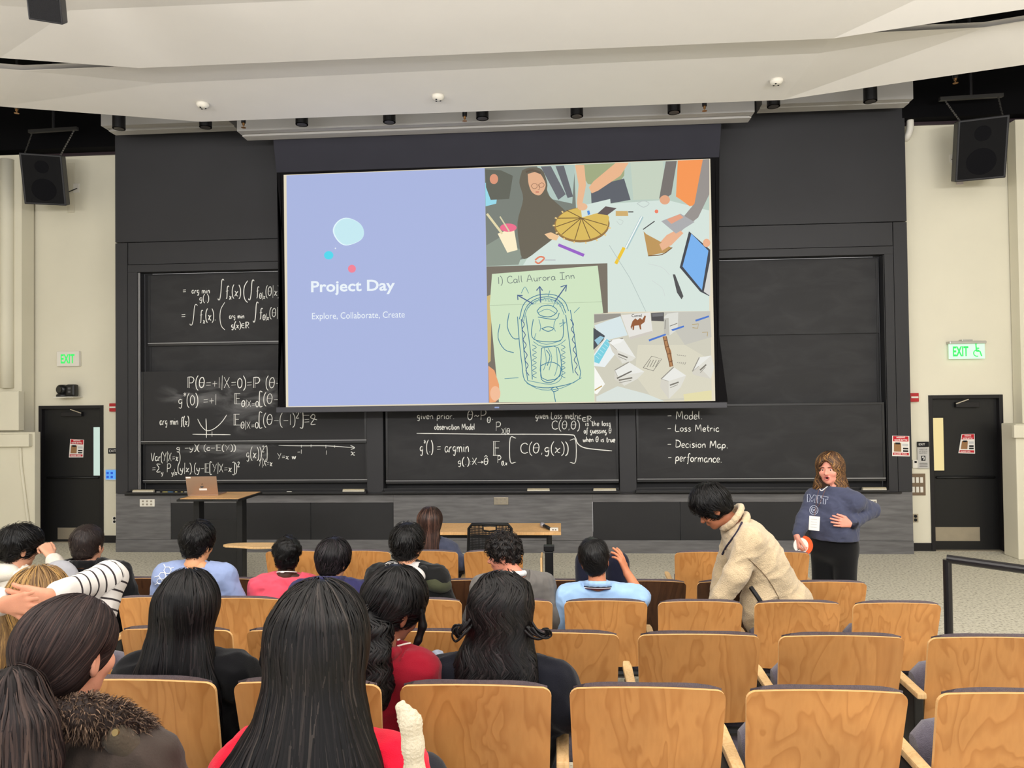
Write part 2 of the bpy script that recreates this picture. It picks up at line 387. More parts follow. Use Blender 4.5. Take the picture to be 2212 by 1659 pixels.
cloud('ceiling_panel_rear', [(-420, 96), (0, 125), (300, 147), (1800, 83), (2212, 20), (2620, -40)],
      [(-420, -8), (0, 12), (152, 22), (1872, -50), (2212, -110), (2620, -160)], [(-420, -90), (0, -70), (152, -60), (1872, -130), (2212, -180), (2620, -240)], Z2,
      [-0.05, -0.05, 0.0, 0.0, 0.12, 0.16], [-0.1, -0.1, -0.1, -0.1, -0.1, -0.1])
structure(boxo('ceiling', -10.4, 8.6, -1.2, 4.55, 5.75, 5.85, CEIL))

# grey light trough along the board wall, in three lengths
def trough(name, nearL, farL, farR, nearR, Yf, hup, label):
    z = at(*farL, Yf)[2]
    fl, fr = at(*farL, Yf), at(*farR, Yf); fr[2] = z
    nl, nr = atz(*nearL, z), atz(*nearR, z)
    yn = (nl[1]+nr[1])/2; xl, xr = min(nl[0], fl[0]), max(nr[0], fr[0]); xl, xr = (nl[0]+fl[0])/2, (nr[0]+fr[0])/2
    t = thing(name, (xl, Yf, z), label, 'light trough'); o = -np.array([xl, Yf, z])
    W, D = xr-xl, Yf-yn
    b = MB(); b.box(0, W, -D, 0, 0.03, 7.199-z); b.build('body', SOFF, t)
    b = MB(); b.box(0, W, -D, -D+0.10, 0, 0.03); b.build('near_lip', SOFF, t)
    b = MB(); b.box(0, W, -0.16, 0.0, -0.012, 0.03); b.build('far_lip', SOFF, t, bevel=0.003)
    b = MB(); b.box(0, W, -D*0.62, -D*0.58, 0.012, 0.03); b.build('rib', SOFF, t)
    for x in (0.0, W-0.02): boxo('end_cap', x, x+0.02, -D+0.1, -0.16, 0.0, 0.03, SOFF, t)
    return z, yn, xl, xr
trough('light_trough', (221, 271), (246, 291), (512, 284), (500, 262), 9.62, 0.9, 'left grey metal light trough over the equation board')
trough('light_trough', (1640, 232), (1636, 243), (1955, 229), (1977, 207), 9.62, 0.9, 'right grey metal light trough by the white pipe')
TZ, TYN, TXL, TXR = trough('light_trough', (512, 285), (536, 302), (1617, 262), (1630, 240), 9.36, 0.9, 'long middle grey metal light trough above the projection screen')
# ------------------------------------------------------------------ chalk handwriting
# glyphs: advance width, strokes as x,y pairs (baseline 0, x-height .55, capitals 1)
def G(w, *ss): return (w, [[tuple(float(v) for v in p.split(',')) for p in s.split()] for s in ss])
GL = {
 'a': G(.5, '.4,.42 .3,.54 .12,.5 .05,.25 .14,.03 .3,.08 .4,.35 .42,.5 .4,.15 .48,.02'),
 'b': G(.5, '.1,1 .08,.4 .08,.05', '.08,.35 .25,.55 .42,.4 .4,.12 .22,.0 .08,.1'),
 'c': G(.45, '.38,.45 .25,.55 .1,.42 .06,.2 .15,.03 .3,.02 .4,.12'),
 'd': G(.5, '.38,.4 .22,.52 .07,.35 .1,.08 .25,.02 .38,.2', '.4,1 .39,.4 .42,.02'),
 'e': G(.45, '.08,.28 .36,.33 .33,.5 .2,.55 .08,.4 .07,.18 .18,.02 .38,.1'),
 'f': G(.42, '.42,.92 .32,1 .22,.85 .2,.4 .17,-.12 .08,-.25', '.06,.5 .36,.54'),
 'g': G(.5, '.38,.45 .25,.55 .1,.42 .12,.2 .27,.15 .38,.4 .38,.5 .36,.0 .28,-.28 .1,-.22'),
 'h': G(.5, '.08,1 .08,.4 .07,.02', '.08,.3 .22,.52 .34,.45 .36,.02'),
 'i': G(.25, '.1,.52 .1,.2 .13,.02', '.1,.74 .12,.76'),
 'j': G(.25, '.14,.52 .12,-.1 .0,-.25', '.14,.74 .16,.76'),
 'k': G(.45, '.08,1 .08,.02', '.36,.5 .1,.25 .36,.0'),
 'l': G(.25, '.1,1 .09,.3 .14,.02'),
 'm': G(.75, '.06,.52 .07,.02', '.07,.3 .18,.52 .3,.45 .32,.02', '.32,.3 .44,.52 .58,.45 .62,.02'),
 'n': G(.5, '.06,.52 .08,.02', '.08,.3 .22,.52 .36,.45 .4,.02'),
 'o': G(.48, '.25,.54 .08,.4 .08,.15 .22,.02 .38,.14 .38,.4 .25,.54'),
 'p': G(.5, '.08,.52 .08,.1 .06,-.3', '.08,.35 .24,.54 .4,.42 .38,.15 .22,.05 .08,.15'),
 'r': G(.4, '.06,.52 .08,.02', '.08,.3 .2,.5 .34,.5'),
 's': G(.42, '.34,.48 .2,.55 .1,.44 .2,.3 .33,.18 .22,.02 .06,.06'),
 't': G(.38, '.18,.9 .16,.2 .24,.02 .34,.08', '.04,.56 .34,.6'),
 'u': G(.5, '.06,.52 .08,.15 .2,.02 .34,.15 .38,.52', '.38,.5 .38,.15 .46,.02'),
 'v': G(.45, '.05,.52 .2,.03 .38,.52'),
 'w': G(.62, '.05,.52 .15,.03 .28,.45 .4,.03 .55,.52'),
 'x': G(.48, '.04,.5 .16,.45 .26,.1 .42,.03', '.42,.5 .22,.28 .04,.02'),
 'y': G(.5, '.05,.52 .12,.2 .28,.18', '.4,.52 .34,.1 .22,-.25 .06,-.25'),
 'z': G(.42, '.06,.5 .34,.5 .08,.03 .38,.03'),
 'A': G(.7, '.02,0 .3,1 .58,0', '.12,.35 .48,.35'), 'I': G(.6, '.05,1 .55,1', '.3,1 .3,0', '.05,0 .55,0'),
 'C': G(.65, '.58,.85 .4,1 .15,.85 .07,.5 .15,.12 .38,0 .6,.12'),
 'D': G(.7, '.12,.95 .1,.02', '.05,1 .4,.92 .62,.6 .5,.15 .1,.02'),
 'E': G(.65, '.1,1 .1,0', '.22,1 .22,0', '.06,1 .56,1', '.22,.52 .5,.52', '.06,0 .6,0'),
 'L': G(.55, '.1,1 .08,.05 .5,.02'), 'M': G(.85, '.06,0 .14,.95 .38,.3 .64,.98 .72,0'),
 'P': G(.6, '.1,1 .08,0', '.05,.98 .4,1 .52,.75 .38,.5 .1,.45'),
 'Q': G(.7, '.08,1 .08,0', '.2,1 .2,0', '.05,1 .45,1 .6,.75 .45,.48 .2,.45'),
 'R': G(.7, '.08,1 .08,0', '.2,1 .2,0', '.05,1 .45,1 .58,.75 .42,.52 .2,.5', '.3,.5 .62,0'),
 'V': G(.65, '.04,1 .28,.02 .56,1'), 'X': G(.6, '.05,1 .5,0', '.5,1 .05,0'),
 'Y': G(.6, '.04,1 .26,.55', '.52,1 .18,0'), 'S': G(.6, '.5,.9 .1,.98 .3,.5 .08,.05 .52,.08'),
 '0': G(.5, '.25,.95 .08,.7 .08,.25 .22,.02 .4,.2 .42,.7 .25,.95'),
 '1': G(.28, '.14,1 .13,0'), '2': G(.5, '.08,.8 .22,1 .4,.85 .3,.5 .06,.05 .46,.06'),
 'T': G(.58, '.27,1 .1,.75 .06,.3 .2,.02 .4,.15 .48,.6 .4,.92 .27,1', '.08,.5 .46,.52'),
 'S_': G(.5, '.1,0 .2,0'),
 '$': G(.62, '.58,1.25 .46,1.35 .36,1.1 .3,.3 .2,-.25 .08,-.3 .04,-.2'),
 '(': G(.3, '.26,1.15 .1,.8 .06,.35 .12,-.05 .26,-.25'), ')': G(.3, '.04,1.15 .2,.8 .24,.35 .18,-.05 .04,-.25'),
 '[': G(.35, '.3,1.15 .06,1.15 .06,-.2 .3,-.25'), ']': G(.35, '.04,1.15 .28,1.15 .28,-.2 .04,-.25'),
 '=': G(.55, '.08,.5 .46,.53', '.07,.25 .46,.28'), '+': G(.5, '.06,.4 .44,.42', '.25,.65 .24,.15'), '-': G(.5, '.06,.4 .44,.42'),
 '|': G(.22, '.12,1.15 .08,-.2'), '.': G(.25, '.1,.02 .14,.06 .12,.0'), ',': G(.25, '.12,.05 .08,-.15'), ':': G(.25, '.1,.45 .13,.46', '.1,.1 .13,.11'),
 '~': G(.55, '.06,.35 .18,.5 .32,.36 .46,.5'), '*': G(.45, '.22,.9 .22,.3', '.04,.75 .4,.45', '.4,.75 .04,.45'),
 '>': G(.7, '.05,.35 .6,.37', '.45,.52 .6,.37 .45,.22'), '#': G(.6, '.5,.75 .15,.7 .06,.4 .18,.1 .52,.06', '.08,.42 .45,.42'),
 'Z': G(.6, '.52,.95 .08,.95 .35,.5 .06,.04 .54,.04'), 'W': G(.6, '.06,1 .5,.0', '.52,1 .34,.52 .04,.0', '.02,.5 .2,.48'),
 '^': G(.0, '-.5,1.08 -.32,1.32 -.14,1.1'), '\'': G(.2, '.1,1.1 .06,.85'), ' ': (.38, [])}
def glyph_run(s, x, y, h, rot=0.0, width=None, out=None, yo=0.0):
    """strokes in photo pixels; _ and { switch to sub / superscript for the next char, h = capital height"""
    sub = 0; k = 0; cur = 0.0; items = []
    while k < len(s):
        ch = s[k]
        if ch == '_': sub = -1; k += 1; continue
        if ch == '{': sub = 1; k += 1; continue
        if ch == '}': sub = 0; k += 1; continue
        w, st = GL[ch]; f = 1.0 if sub == 0 else 0.62; dy = 0 if sub == 0 else (-0.32 if sub < 0 else 0.62)
        for q in st: items.append([(cur+a*f, b_*f+dy) for a, b_ in q])
        cur += w*f; k += 1
    kx = h if width is None else width/max(cur, 1e-6); c, s_ = math.cos(rot), math.sin(rot)
    for q in items:
        j = random.uniform(-0.02, 0.02)
        out.append([(x+(a*kx)*c-(b_*h)*s_*-1*0-(b_*h)*s_, y-(b_+j)*h*c-(a*kx)*s_) for a, b_ in q])
CHALK = mat('white_chalk', (232, 232, 228), 0.95, 0.05, emit=None)
def chalk_mesh(name, strokes, Y, parent, base, w=0.0115, smooth=True, m=None, name_len=None):
    """flat chalk strokes drawn on the board plane y = Y"""
    b = MB(); lay = 0
    for q in strokes:
        pts = cat_rom(q, 4) if smooth else [np.array(p, float) for p in q]
        W = [at(p[0], p[1], Y)-base for p in pts]
        P = []; ww = w*random.uniform(0.8, 1.15)
        lay = (lay+1) % 7; off = np.array([0, -0.0012-0.0001*lay, 0])
        for i, p in enumerate(W):
            d = W[min(i+1, len(W)-1)]-W[max(i-1, 0)]; l = math.hypot(d[0], d[2]) or 1; n = np.array([-d[2]/l, 0, d[0]/l])
            e = 0.55 if i in (0, len(W)-1) else 1.0
            P.append((p+n*ww/2*e+off, p-n*ww/2*e+off))
        b.quadgrid(P)
    o = b.build(name, m or CHALK, parent, fix=False); o['kind'] = 'stuff'; return o

# chalkboard slate with wiped chalk dust
def slate_mat(name, rgb, blobs):
    M = bpy.data.materials.new(name); M.use_nodes = True; nt = M.node_tree; N = nt.nodes; L = nt.links; b = N['Principled BSDF']
    tc = N.new('ShaderNodeTexCoord')
    n = N.new('ShaderNodeTexNoise'); n.inputs['Scale'].default_value = 2.2; n.inputs['Detail'].default_value = 6; n.inputs['Distortion'].default_value = 1.0
    mp = N.new('ShaderNodeMapping'); mp.inputs['Rotation'].default_value = (0, 0.5, 0); mp.inputs['Scale'].default_value = (1, 1, 2.5); L.new(tc.outputs['Object'], mp.inputs[0]); L.new(mp.outputs[0], n.inputs['Vector'])
    acc = None
    for (cx, cz, rx, rz, amt) in blobs:
        sub = N.new('ShaderNodeVectorMath'); sub.operation = 'SUBTRACT'; sub.inputs[1].default_value = (cx, 0, cz); L.new(tc.outputs['Object'], sub.inputs[0])
        sc = N.new('ShaderNodeVectorMath'); sc.operation = 'MULTIPLY'; sc.inputs[1].default_value = (1/rx, 0, 1/rz); L.new(sub.outputs[0], sc.inputs[0])
        ln = N.new('ShaderNodeVectorMath'); ln.operation = 'LENGTH'; L.new(sc.outputs[0], ln.inputs[0])
        r = N.new('ShaderNodeMapRange'); r.inputs[1].default_value = 0.35; r.inputs[2].default_value = 1.0; r.inputs[3].default_value = amt; r.inputs[4].default_value = 0; L.new(ln.outputs['Value'], r.inputs[0])
        if acc is None: acc = r.outputs[0]
        else:
            mxm = N.new('ShaderNodeMath'); mxm.operation = 'MAXIMUM'; L.new(acc, mxm.inputs[0]); L.new(r.outputs[0], mxm.inputs[1]); acc = mxm.outputs[0]
    r2 = N.new('ShaderNodeMapRange'); r2.inputs[1].default_value = 0.42; r2.inputs[2].default_value = 0.72; L.new(n.outputs['Fac'], r2.inputs[0])
    mx = N.new('ShaderNodeMix'); mx.data_type = 'RGBA'; mx.inputs[6].default_value = lin(rgb); mx.inputs[7].default_value = lin((150, 150, 152))
    if acc is not None:
        mu = N.new('ShaderNodeMath'); mu.operation = 'MULTIPLY'; L.new(acc, mu.inputs[0]); L.new(r2.outputs[0], mu.inputs[1]); L.new(mu.outputs[0], mx.inputs[0])
    else:
        mu = N.new('ShaderNodeMath'); mu.operation = 'MULTIPLY'; mu.inputs[1].default_value = 0.035; L.new(r2.outputs[0], mu.inputs[0]); L.new(mu.outputs[0], mx.inputs[0])
    L.new(mx.outputs[2], b.inputs['Base Color']); b.inputs['Roughness'].default_value = 0.6; b.inputs['Specular IOR Level'].default_value = 0.3
    return M
SLATE = slate_mat('slate', (40, 40, 42), [])
RAIL = mat('board_rail', (30, 30, 32), 0.35, 0.5); RAILB = mat('rail_bright', (168, 168, 170), 0.4, 0.4, metal=0.3)
def board(Y, x0, x1, z0, z1, label, smat=SLATE, rails=(True, False)):
    base = np.array([(x0+x1)/2, Y, z0]); t = thing('chalkboard', base, label, 'chalkboard')
    h = z1-z0; w = (x1-x0)/2
    b = MB(); b.box(-w, w, 0, 0.02, 0, h); b.build('slate', smat, t)
    if rails[0]:
        r = boxo('bottom_rail', -w, w, -0.012, 0.0, 0.0, 0.045, RAIL, t, bevel=0.003)
        boxo('rail_lip', -w, w, -0.016, -0.012, 0.036, 0.045, RAILB, r)
    if rails[1]: boxo('top_rail', -w, w, -0.008, 0.0, h-0.03, h, RAIL, t, bevel=0.003)
    for s in (-1, 1): boxo('stile', s*w-(0.03 if s > 0 else 0), s*w+(0.03 if s < 0 else 0), -0.006, 0.0, 0.0, h, RAIL, t)
    return t, base
L0, L1 = xi0+0.035, pil[0][0]-0.012; M0, M1 = pil[0][1]+0.03, pil[1][0]-0.012; R0_, R1_ = pil[1][1]+0.012, xi1-0.03
YA, YB, YC, YD = YW+0.13, YW+0.03, YW+0.075, YW+0.16
tA, bA = board(YA, L0+0.05, L1, zz(320, 748, YA), zi1-0.03, 'upper left chalkboard with two lines of integrals beside the screen')
tD, bD = board(YD, L0+0.05, L1, zz(320, 850, YD), zi1-0.06, 'blank dark chalkboard behind and below the integrals board', rails=(False, False))
sm = slate_mat('wiped_slate', (40, 40, 42), [(-0.75, 0.72, 0.75, 0.22, 0.55), (0.05, 0.62, 0.75, 0.5, 0.42), (-0.1, 0.35, 0.45, 0.25, 0.4)])
tB, bB = board(YB, L0, L1, zz(320, 960, YB), zz(320, 803, YB), 'smeared middle left chalkboard with a parabola sketch and expectations', sm)
sm2 = slate_mat('wiped_slate_low', (38, 38, 40), [(-0.35, 0.5, 0.85, 0.17, 0.6), (-0.05, 0.42, 0.5, 0.16, 0.5)])
tC, bC = board(YC, L0, L1, zz(320, 1044, YC), zz(320, 930, YC), 'lowest left chalkboard with variance formula above the laptop', sm2)
tM, bM = board(YB, M0, M1, zz(1080, 1044, YB), zz(1080, 780, YB), 'middle chalkboard with given prior and arg min formula')
tM2, _ = board(YA, M0, M1, zz(1080, 860, YA), zi1-0.03, 'upper middle chalkboard behind the projection screen', rails=(False, False))
tR, bR = board(YB, R0_, R1_, zz(1640, 1040, YB), zz(1640, 872, YB), 'lower right chalkboard listing Model, Loss Metric, Decision Map, performance', rails=(True, True))
tR2, _ = board(YA, R0_, R1_, zz(1720, 722, YA), zi1-0.03, 'blank upper right chalkboard beside the screen', rails=(False, False))
tR3, _ = board(YD, R0_, R1_, zz(1720, 900, YD), zi1-0.05, 'blank right chalkboard just above the bulleted list', rails=(False, False))
for x in (xi0+0.012, xi0+0.03, xi1-0.012): boxo('track', x-0.003, x+0.003, YW+0.0, YW+0.02, ZTRAY, zi1-0.01, RAILB if x < 0 else RAIL, wf)

S = []
def wr_(s, x, y, h, w=None, rot=0.0): glyph_run(s, x, y, h, rot, w, S)
wr_('=', 394, 634, 15, 9); wr_('arg min', 414, 634, 13, 40); wr_('g(.)', 430, 651, 14, 22); wr_('$', 470, 640, 27, 15); wr_('f_x}(x)', 487, 640, 22, 34)
wr_('(', 524, 645, 34, 13); wr_('$', 536, 640, 26, 14); wr_('f_T_|_x}(T|x)(', 553, 639, 20, 57)
wr_('=', 391, 688, 16, 11); wr_('$', 409, 694, 27, 19); wr_('f_x}(x).', 431, 692, 22, 36); wr_('(', 472, 702, 43, 16); wr_('arg min', 495, 688, 11, 33); wr_('g(x)#R', 499, 709, 13, 40); wr_('$', 546, 687, 26, 13); wr_('f_T_|_x}(T|x', 560, 685, 19, 50)
chalk_mesh('chalk_writing', S, YA, tA, bA); S = []
wr_('Q(T=+1|X=0)=Q (T-', 404, 838, 23, 204); wr_('g{*}(0) =+1', 384, 875, 23, 86); wr_('E_T_|_X_=_0}[(T-', 505, 872, 22, 98)
wr_('arg min f(x)', 345, 918, 17, 64); wr_('E_T_|_X_=_0}[(T-(-1){2}]=2', 503, 918, 23, 180)
S += [[(416, 938), (450, 938.5), (498, 939)], [(445, 904), (446, 925), (446, 946)], [(427, 905), (435, 920), (446, 930), (459, 928), (472, 919), (482, 908), (490, 896)], [(458, 932), (458, 943)], [(655, 897), (668, 897)], [(676, 895), (671, 902), (685, 907)]]
chalk_mesh('chalk_writing', S, YB, tB, bB); S = []
wr_('g(x)){2}]', 531, 990, 22, 47); wr_('Var(Y|X=x)', 326, 996, 18, 64); wr_('=Z_y} P_y_|_x}(y|x).(y-E[Y|X=x]){2}', 328, 1020, 18, 190); wr_('Y|X=x', 558, 1007, 16, 31)
S += [[(602, 962), (650, 963), (704, 963), (765, 967)], [(757, 962), (766, 967), (758, 971)], [(651, 961), (651, 967)], [(672, 960), (672, 966)], [(704, 961), (704, 968)], [(723, 962), (723, 967)]]
wr_('-1', 642, 980, 9, 11); wr_('1', 702, 982, 9, 6); wr_('x', 757, 984, 15, 11); wr_('Y=x w', 599, 992, 13, 41); wr_("g -y)( (c-E(Y))", 380, 973, 12, 130)
chalk_mesh('chalk_writing', S, YC, tC, bC, w=0.0105); S = []
wr_('given prior.', 900, 905, 14, 82); wr_('T~P_T}.', 1009, 907, 21, 58); wr_('given Loss metric', 1156, 905, 15, 100); wr_('#R', 1257, 911, 12, 22); wr_('observation Model', 938, 928, 13, 88); wr_('P_X_|_T', 1070, 931, 19, 32)
wr_('C(T,T^)', 1191, 927, 18, 62); wr_('is the loss', 1264, 920, 11, 56); wr_('of guessing T^', 1261, 936, 12, 60); wr_('when T is true', 1259, 955, 12, 70)
wr_('g{*}(.) = argmin', 906, 977, 23, 108); wr_('g(.):W>T^', 988, 1004, 15, 68); wr_('E', 1063, 984, 31, 19); wr_('P_T_,_x', 1074, 1000, 15, 22); wr_('[', 1099, 989, 37, 18); wr_('C(T,g(x))', 1123, 979, 22, 106); wr_(']', 1229, 990, 34, 18)
S += [[(900, 936), (980, 937), (1060, 938), (1150, 938), (1230, 939), (1242, 944), (1248, 958), (1262, 967), (1290, 971), (1322, 974)]]
chalk_mesh('chalk_writing', S, YB, tM, bM); S = []
wr_('- Model.', 1441, 906, 18, 77, -0.0); wr_('- Loss Metric', 1441, 932, 15, 113); wr_('- Decision Map.', 1441, 966, 16, 132, -.02); wr_('- performance.', 1442, 996, 18, 118, -.03)
chalk_mesh('chalk_writing', S, YB, tR, bR); S = []

# chalk trays with erasers and chalk
def tray(px0, px1, py, label):
    a, c = xx(px0, py), xx(px1, py); t = thing('chalk_tray', ((a+c)/2, YW-0.05, 0.842), label, 'chalk tray'); w = (c-a)/2
    boxo('trough', -w, w, -0.05, 0.09, 0.0, 0.012, RAIL, t, bevel=0.002)
    boxo('front_lip', -w, w, -0.056, -0.045, 0.0, 0.03, RAIL, t, bevel=0.003)
    boxo('back_rail', -w, w, 0.035, 0.05, 0.012, 0.06, RAIL, t, bevel=0.003)
    for s in (-1, 1): boxo('end_stop', s*w-0.01, s*w+0.01, -0.055, 0.05, 0.0, 0.035, RAIL, t)
tray(281, 793, 1058, 'black chalk tray below the left chalkboards'); tray(829, 1337, 1055, 'black chalk tray below the middle chalkboard'); tray(1374, 1912, 1053, 'black chalk tray below the right chalkboard')
FELT = mat('eraser_felt', (206, 200, 184), 0.95, 0.05, var=0.08, vscale=60, bump=0.4, bscale=200); ERW = mat('eraser_back', (186, 176, 150), 0.8, 0.1, var=0.06, vscale=30)
def eraser(px, py, label, dark=False):
    p = at(px, py, YW-0.07); t = thing('chalk_eraser', (p[0], YW-0.07, 0.8545), label, 'eraser', 'chalk erasers on the trays')
    b = MB(); b.box(-.155, .155, -.022, .022, 0, .036); b.build('felt', FELT, t, bevel=.006)
    b = MB(); b.box(-.152, .152, -.021, .021, .0365, .05); b.build('back', ERW, t, bevel=.004)
eraser(310, 1055, 'long pale chalk eraser at the far left of the left tray'); eraser(764, 1050, 'chalk eraser at the right end of the left tray'); eraser(1163, 1048, 'chalk eraser on the middle tray above the mesh chair'); eraser(1306, 1047, 'chalk eraser at the right end of the middle tray'); eraser(1888, 1047, 'chalk eraser behind the speaking woman')
CC = {'yellow': (228, 214, 130), 'blue': (110, 165, 220), 'white': (236, 234, 226)}
for px, c, L_, lab in ((342, 'white', .05, 'short white chalk stub beside the left eraser'), (356, 'yellow', .07, 'long yellow chalk stick on the left tray'), (368, 'blue', .08, 'blue chalk stick on the left tray'), (380, 'yellow', .03, 'yellow chalk stub right of the blue stick'), (393, 'yellow', .025, 'lone yellow chalk stub near the laptop'), (401, 'white', .035, 'white chalk stub nearest the laptop'), (625, 'white', .07, 'white chalk stick alone in the middle of the left tray')):
    p = at(px, 1056, YW-0.075); b = MB(); b.tube([(-L_/2, 0, 0), (L_/2, 0, 0)], 0.011, 10)
    o = b.build('chalk_stick', mat('chalk_'+c, CC[c], 0.95, 0.05, var=.05, vscale=40), None); o.location = (p[0], YW-0.075+random.uniform(-.005, .01), 0.8545+0.011); o.rotation_euler = (0, 0, random.uniform(-.2, .2)); tag(o, lab, 'chalk', 'chalk sticks on the trays')

# ------------------------------------------------------------------ projection screen and slide
YS = 9.40
SCRB = mat('screen_black', (52, 52, 60), 0.75, 0.15, var=.05, vscale=2); SCRD = mat('screen_border', (16, 15, 17), 0.8, 0.1); BARM = mat('screen_bar', (58, 58, 64), 0.4, 0.4)
sc0, sc1 = xx(598, 886, YS), xx(1570, 876, YS); szb = (zz(598, 894, YS)+zz(1572, 879, YS))/2
scb = np.array([(sc0+sc1)/2, YS, szb])
scr = thing('projection_screen', scb, 'large lowered projection screen showing a project slide', 'projection screen')
def sp(px, py, d=0.0): p = at(px, py, YS)-scb; return (p[0], p[1]-d, p[2])
b = MB(); b.prism([sp(*q) for q in ((592, 298), (1557, 262), (1554, 342), (1553, 872), (604, 884), (598, 372))], (0, 0.006, 0)); b.build('fabric', SCRD, scr)
b = MB(); b.prism([sp(x, y, .003) for x, y in ((590, 296), (1558, 262), (1553, 340), (598, 373))], (0, -0.004, 0)); b.build('black_drop', SCRB, scr)
b = MB(); b.prism([sp(x, y, .002) for x, y in ((1545, 345), (1553, 340), (1546, 520), (1550, 700), (1572, 868), (1552, 868))], (0, -0.003, 0)); b.build('tension_edge', SCRD, scr)
b = MB(); b.prism([sp(x, y, .002) for x, y in ((598, 373), (606, 376), (614, 870), (600, 880), (612, 700), (611, 520))], (0, -0.003, 0)); b.build('tension_edge', SCRD, scr)
boxo('roller_case', sc0-scb[0]+.3, sc1-scb[0]-.3, -.01, .12, zz(1080, 285, YS)-scb[2], 7.199-scb[2], SCRB, scr)
bar = boxo('weight_bar', sc0-scb[0], sc1-scb[0], -0.03, 0.03, 0, 0.075, BARM, scr, bevel=0.008)
b = MB(); b.box(-.03, .03, -.034, -.0301, .03, .05); b.build('badge', mat('badge_blue', (120, 140, 190), .5), bar)
SLIDE = attr_mat('projected_light', emit=True, es=1.0)
SL = MB(); LAY = [0]
def col(rgb): return lin(rgb)
def sl(rgb, *pts, smooth=False):
    """one flat patch of the slide, given in photo pixels"""
    LAY[0] += 1
    P = list(pts)
    if smooth:
        q = cat_rom([np.array(p, float) for p in P]+[np.array(P[0], float)], 4)[:-1]; P = [tuple(p) for p in q]
    SL.col = col(rgb); SL.poly([sp(x, y, 0.004+LAY[0]*0.00006) for x, y in P])
def sline(rgb, pts, w, smooth=True):
    LAY[0] += 1; q = cat_rom(pts, 3) if smooth else [np.array(p, float) for p in pts]; SL.col = col(rgb); P = []
    for i, p in enumerate(q):
        d = q[min(i+1, len(q)-1)]-q[max(i-1, 0)]; l = math.hypot(*d) or 1; n = np.array([-d[1]/l, d[0]/l])*w/2
        P.append((sp(*(p+n), 0.004+LAY[0]*0.00006), sp(*(p-n), 0.004+LAY[0]*0.00006)))
    SL.quadgrid(P)
def sell(rgb, cx, cy, rx, ry, n=24, rot=0.0, a0=0, a1=360):
    sl(rgb, *[(cx+rx*math.cos(math.radians(a))*math.cos(rot)-ry*math.sin(math.radians(a))*math.sin(rot), cy+rx*math.cos(math.radians(a))*math.sin(rot)+ry*math.sin(math.radians(a))*math.cos(rot)) for a in np.linspace(a0, a1, n+1)[:n+(0 if a1-a0 == 360 else 1)]])
C4 = [(613, 378), (1534, 343), (1545, 866), (618, 880)]
sl((226, 216, 192), *C4)
sl((168, 180, 222), (619, 379), (1047, 363), (1056, 870), (623, 878))
# top photo: people building a paper wheel at a white table
T0 = lambda u, v: (1047+u*(1533-1047)/1440+0*v, 0)
sl((186, 204, 192), (1047, 363), (1532, 344), (1532, 672), (1312, 674), (1312, 570), (1051, 576))
sl((120, 126, 118), (1047, 363), (1240, 356), (1245, 470), (1130, 560), (1051, 575))
sl((176, 196, 188), (1160, 359), (1242, 356), (1236, 440), (1190, 430))
sl((104, 106, 112), (1168, 360), (1190, 359), (1222, 420), (1206, 432)); sl((100, 102, 108), (1200, 359), (1218, 358), (1238, 425), (1226, 428))
sl((150, 215, 232), (1048, 395), (1078, 392), (1072, 440), (1049, 446)); sl((96, 98, 88), (1048, 366), (1082, 368), (1108, 380), (1100, 430), (1060, 432), (1050, 405)); sell((218, 150, 120), 1067, 387, 9, 11)
sl((140, 150, 138), (1051, 530), (1085, 510), (1130, 545), (1120, 572), (1052, 575))
sl((212, 226, 218), (1130, 573), (1150, 540), (1215, 480), (1320, 440), (1440, 432), (1532, 455), (1532, 672), (1312, 674), (1312, 570))
sl((104, 98, 84), (1128, 368), (1145, 362), (1170, 366), (1182, 395), (1184, 420), (1215, 450), (1240, 478), (1215, 500), (1170, 535), (1132, 560), (1122, 530), (1118, 480), (1130, 430), (1122, 395), smooth=True)
sl((226, 176, 140), (1140, 376), (1162, 372), (1176, 390), (1178, 405), (1166, 422), (1150, 416), (1142, 398), smooth=True)
sline((150, 112, 88), [(1147, 402), (1152, 397), (1159, 398), (1160, 405), (1153, 408), (1147, 402)], 1.2); sline((150, 112, 88), [(1164, 399), (1170, 395), (1175, 398), (1174, 403), (1167, 405), (1164, 399)], 1.2); sline((150, 110, 88), [(1162, 398), (1166, 408), (1162, 410)], 1.0); sline((190, 96, 84), [(1157, 415), (1164, 415)], 1.8); sline((96, 84, 70), [(1136, 372), (1150, 368), (1168, 374)], 5)
sl((250, 236, 200), (1075, 505), (1110, 492), (1118, 540), (1096, 546)); sell((236, 110, 140), 1098, 492, 18, 9); sline((226, 214, 170), [(1052, 462), (1085, 505)], 5, False); sline((214, 206, 170), [(1080, 468), (1100, 500)], 3, False)
sl((158, 168, 128), (1244, 356), (1350, 352), (1348, 380), (1330, 404), (1270, 398), smooth=False); sl((92, 96, 104), (1276, 404), (1348, 386), (1362, 432), (1278, 447))
sl((232, 182, 142), (1242, 357), (1262, 357), (1266, 400), (1258, 440), (1266, 450), (1250, 452), (1246, 440), (1250, 400)); sl((232, 180, 140), (1330, 352), (1358, 352), (1340, 380), (1292, 412), (1278, 418), (1272, 405), (1282, 392))
sl((196, 208, 190), (1362, 352), (1432, 349), (1440, 430), (1368, 432))
sl((118, 112, 108), (1438, 349), (1462, 348), (1450, 420), (1428, 436), (1424, 428)); sell((226, 166, 130), 1436, 432, 11, 10)
sl((244, 150, 84), (1464, 347), (1518, 345), (1520, 400), (1510, 440), (1490, 446), (1468, 430), (1460, 425)); sl((150, 144, 140), (1518, 345), (1532, 344), (1532, 420), (1508, 470), (1470, 500), (1458, 490), (1500, 440))
sl((232, 176, 140), (1466, 494), (1476, 504), (1450, 530), (1428, 540), (1420, 530), (1440, 508))
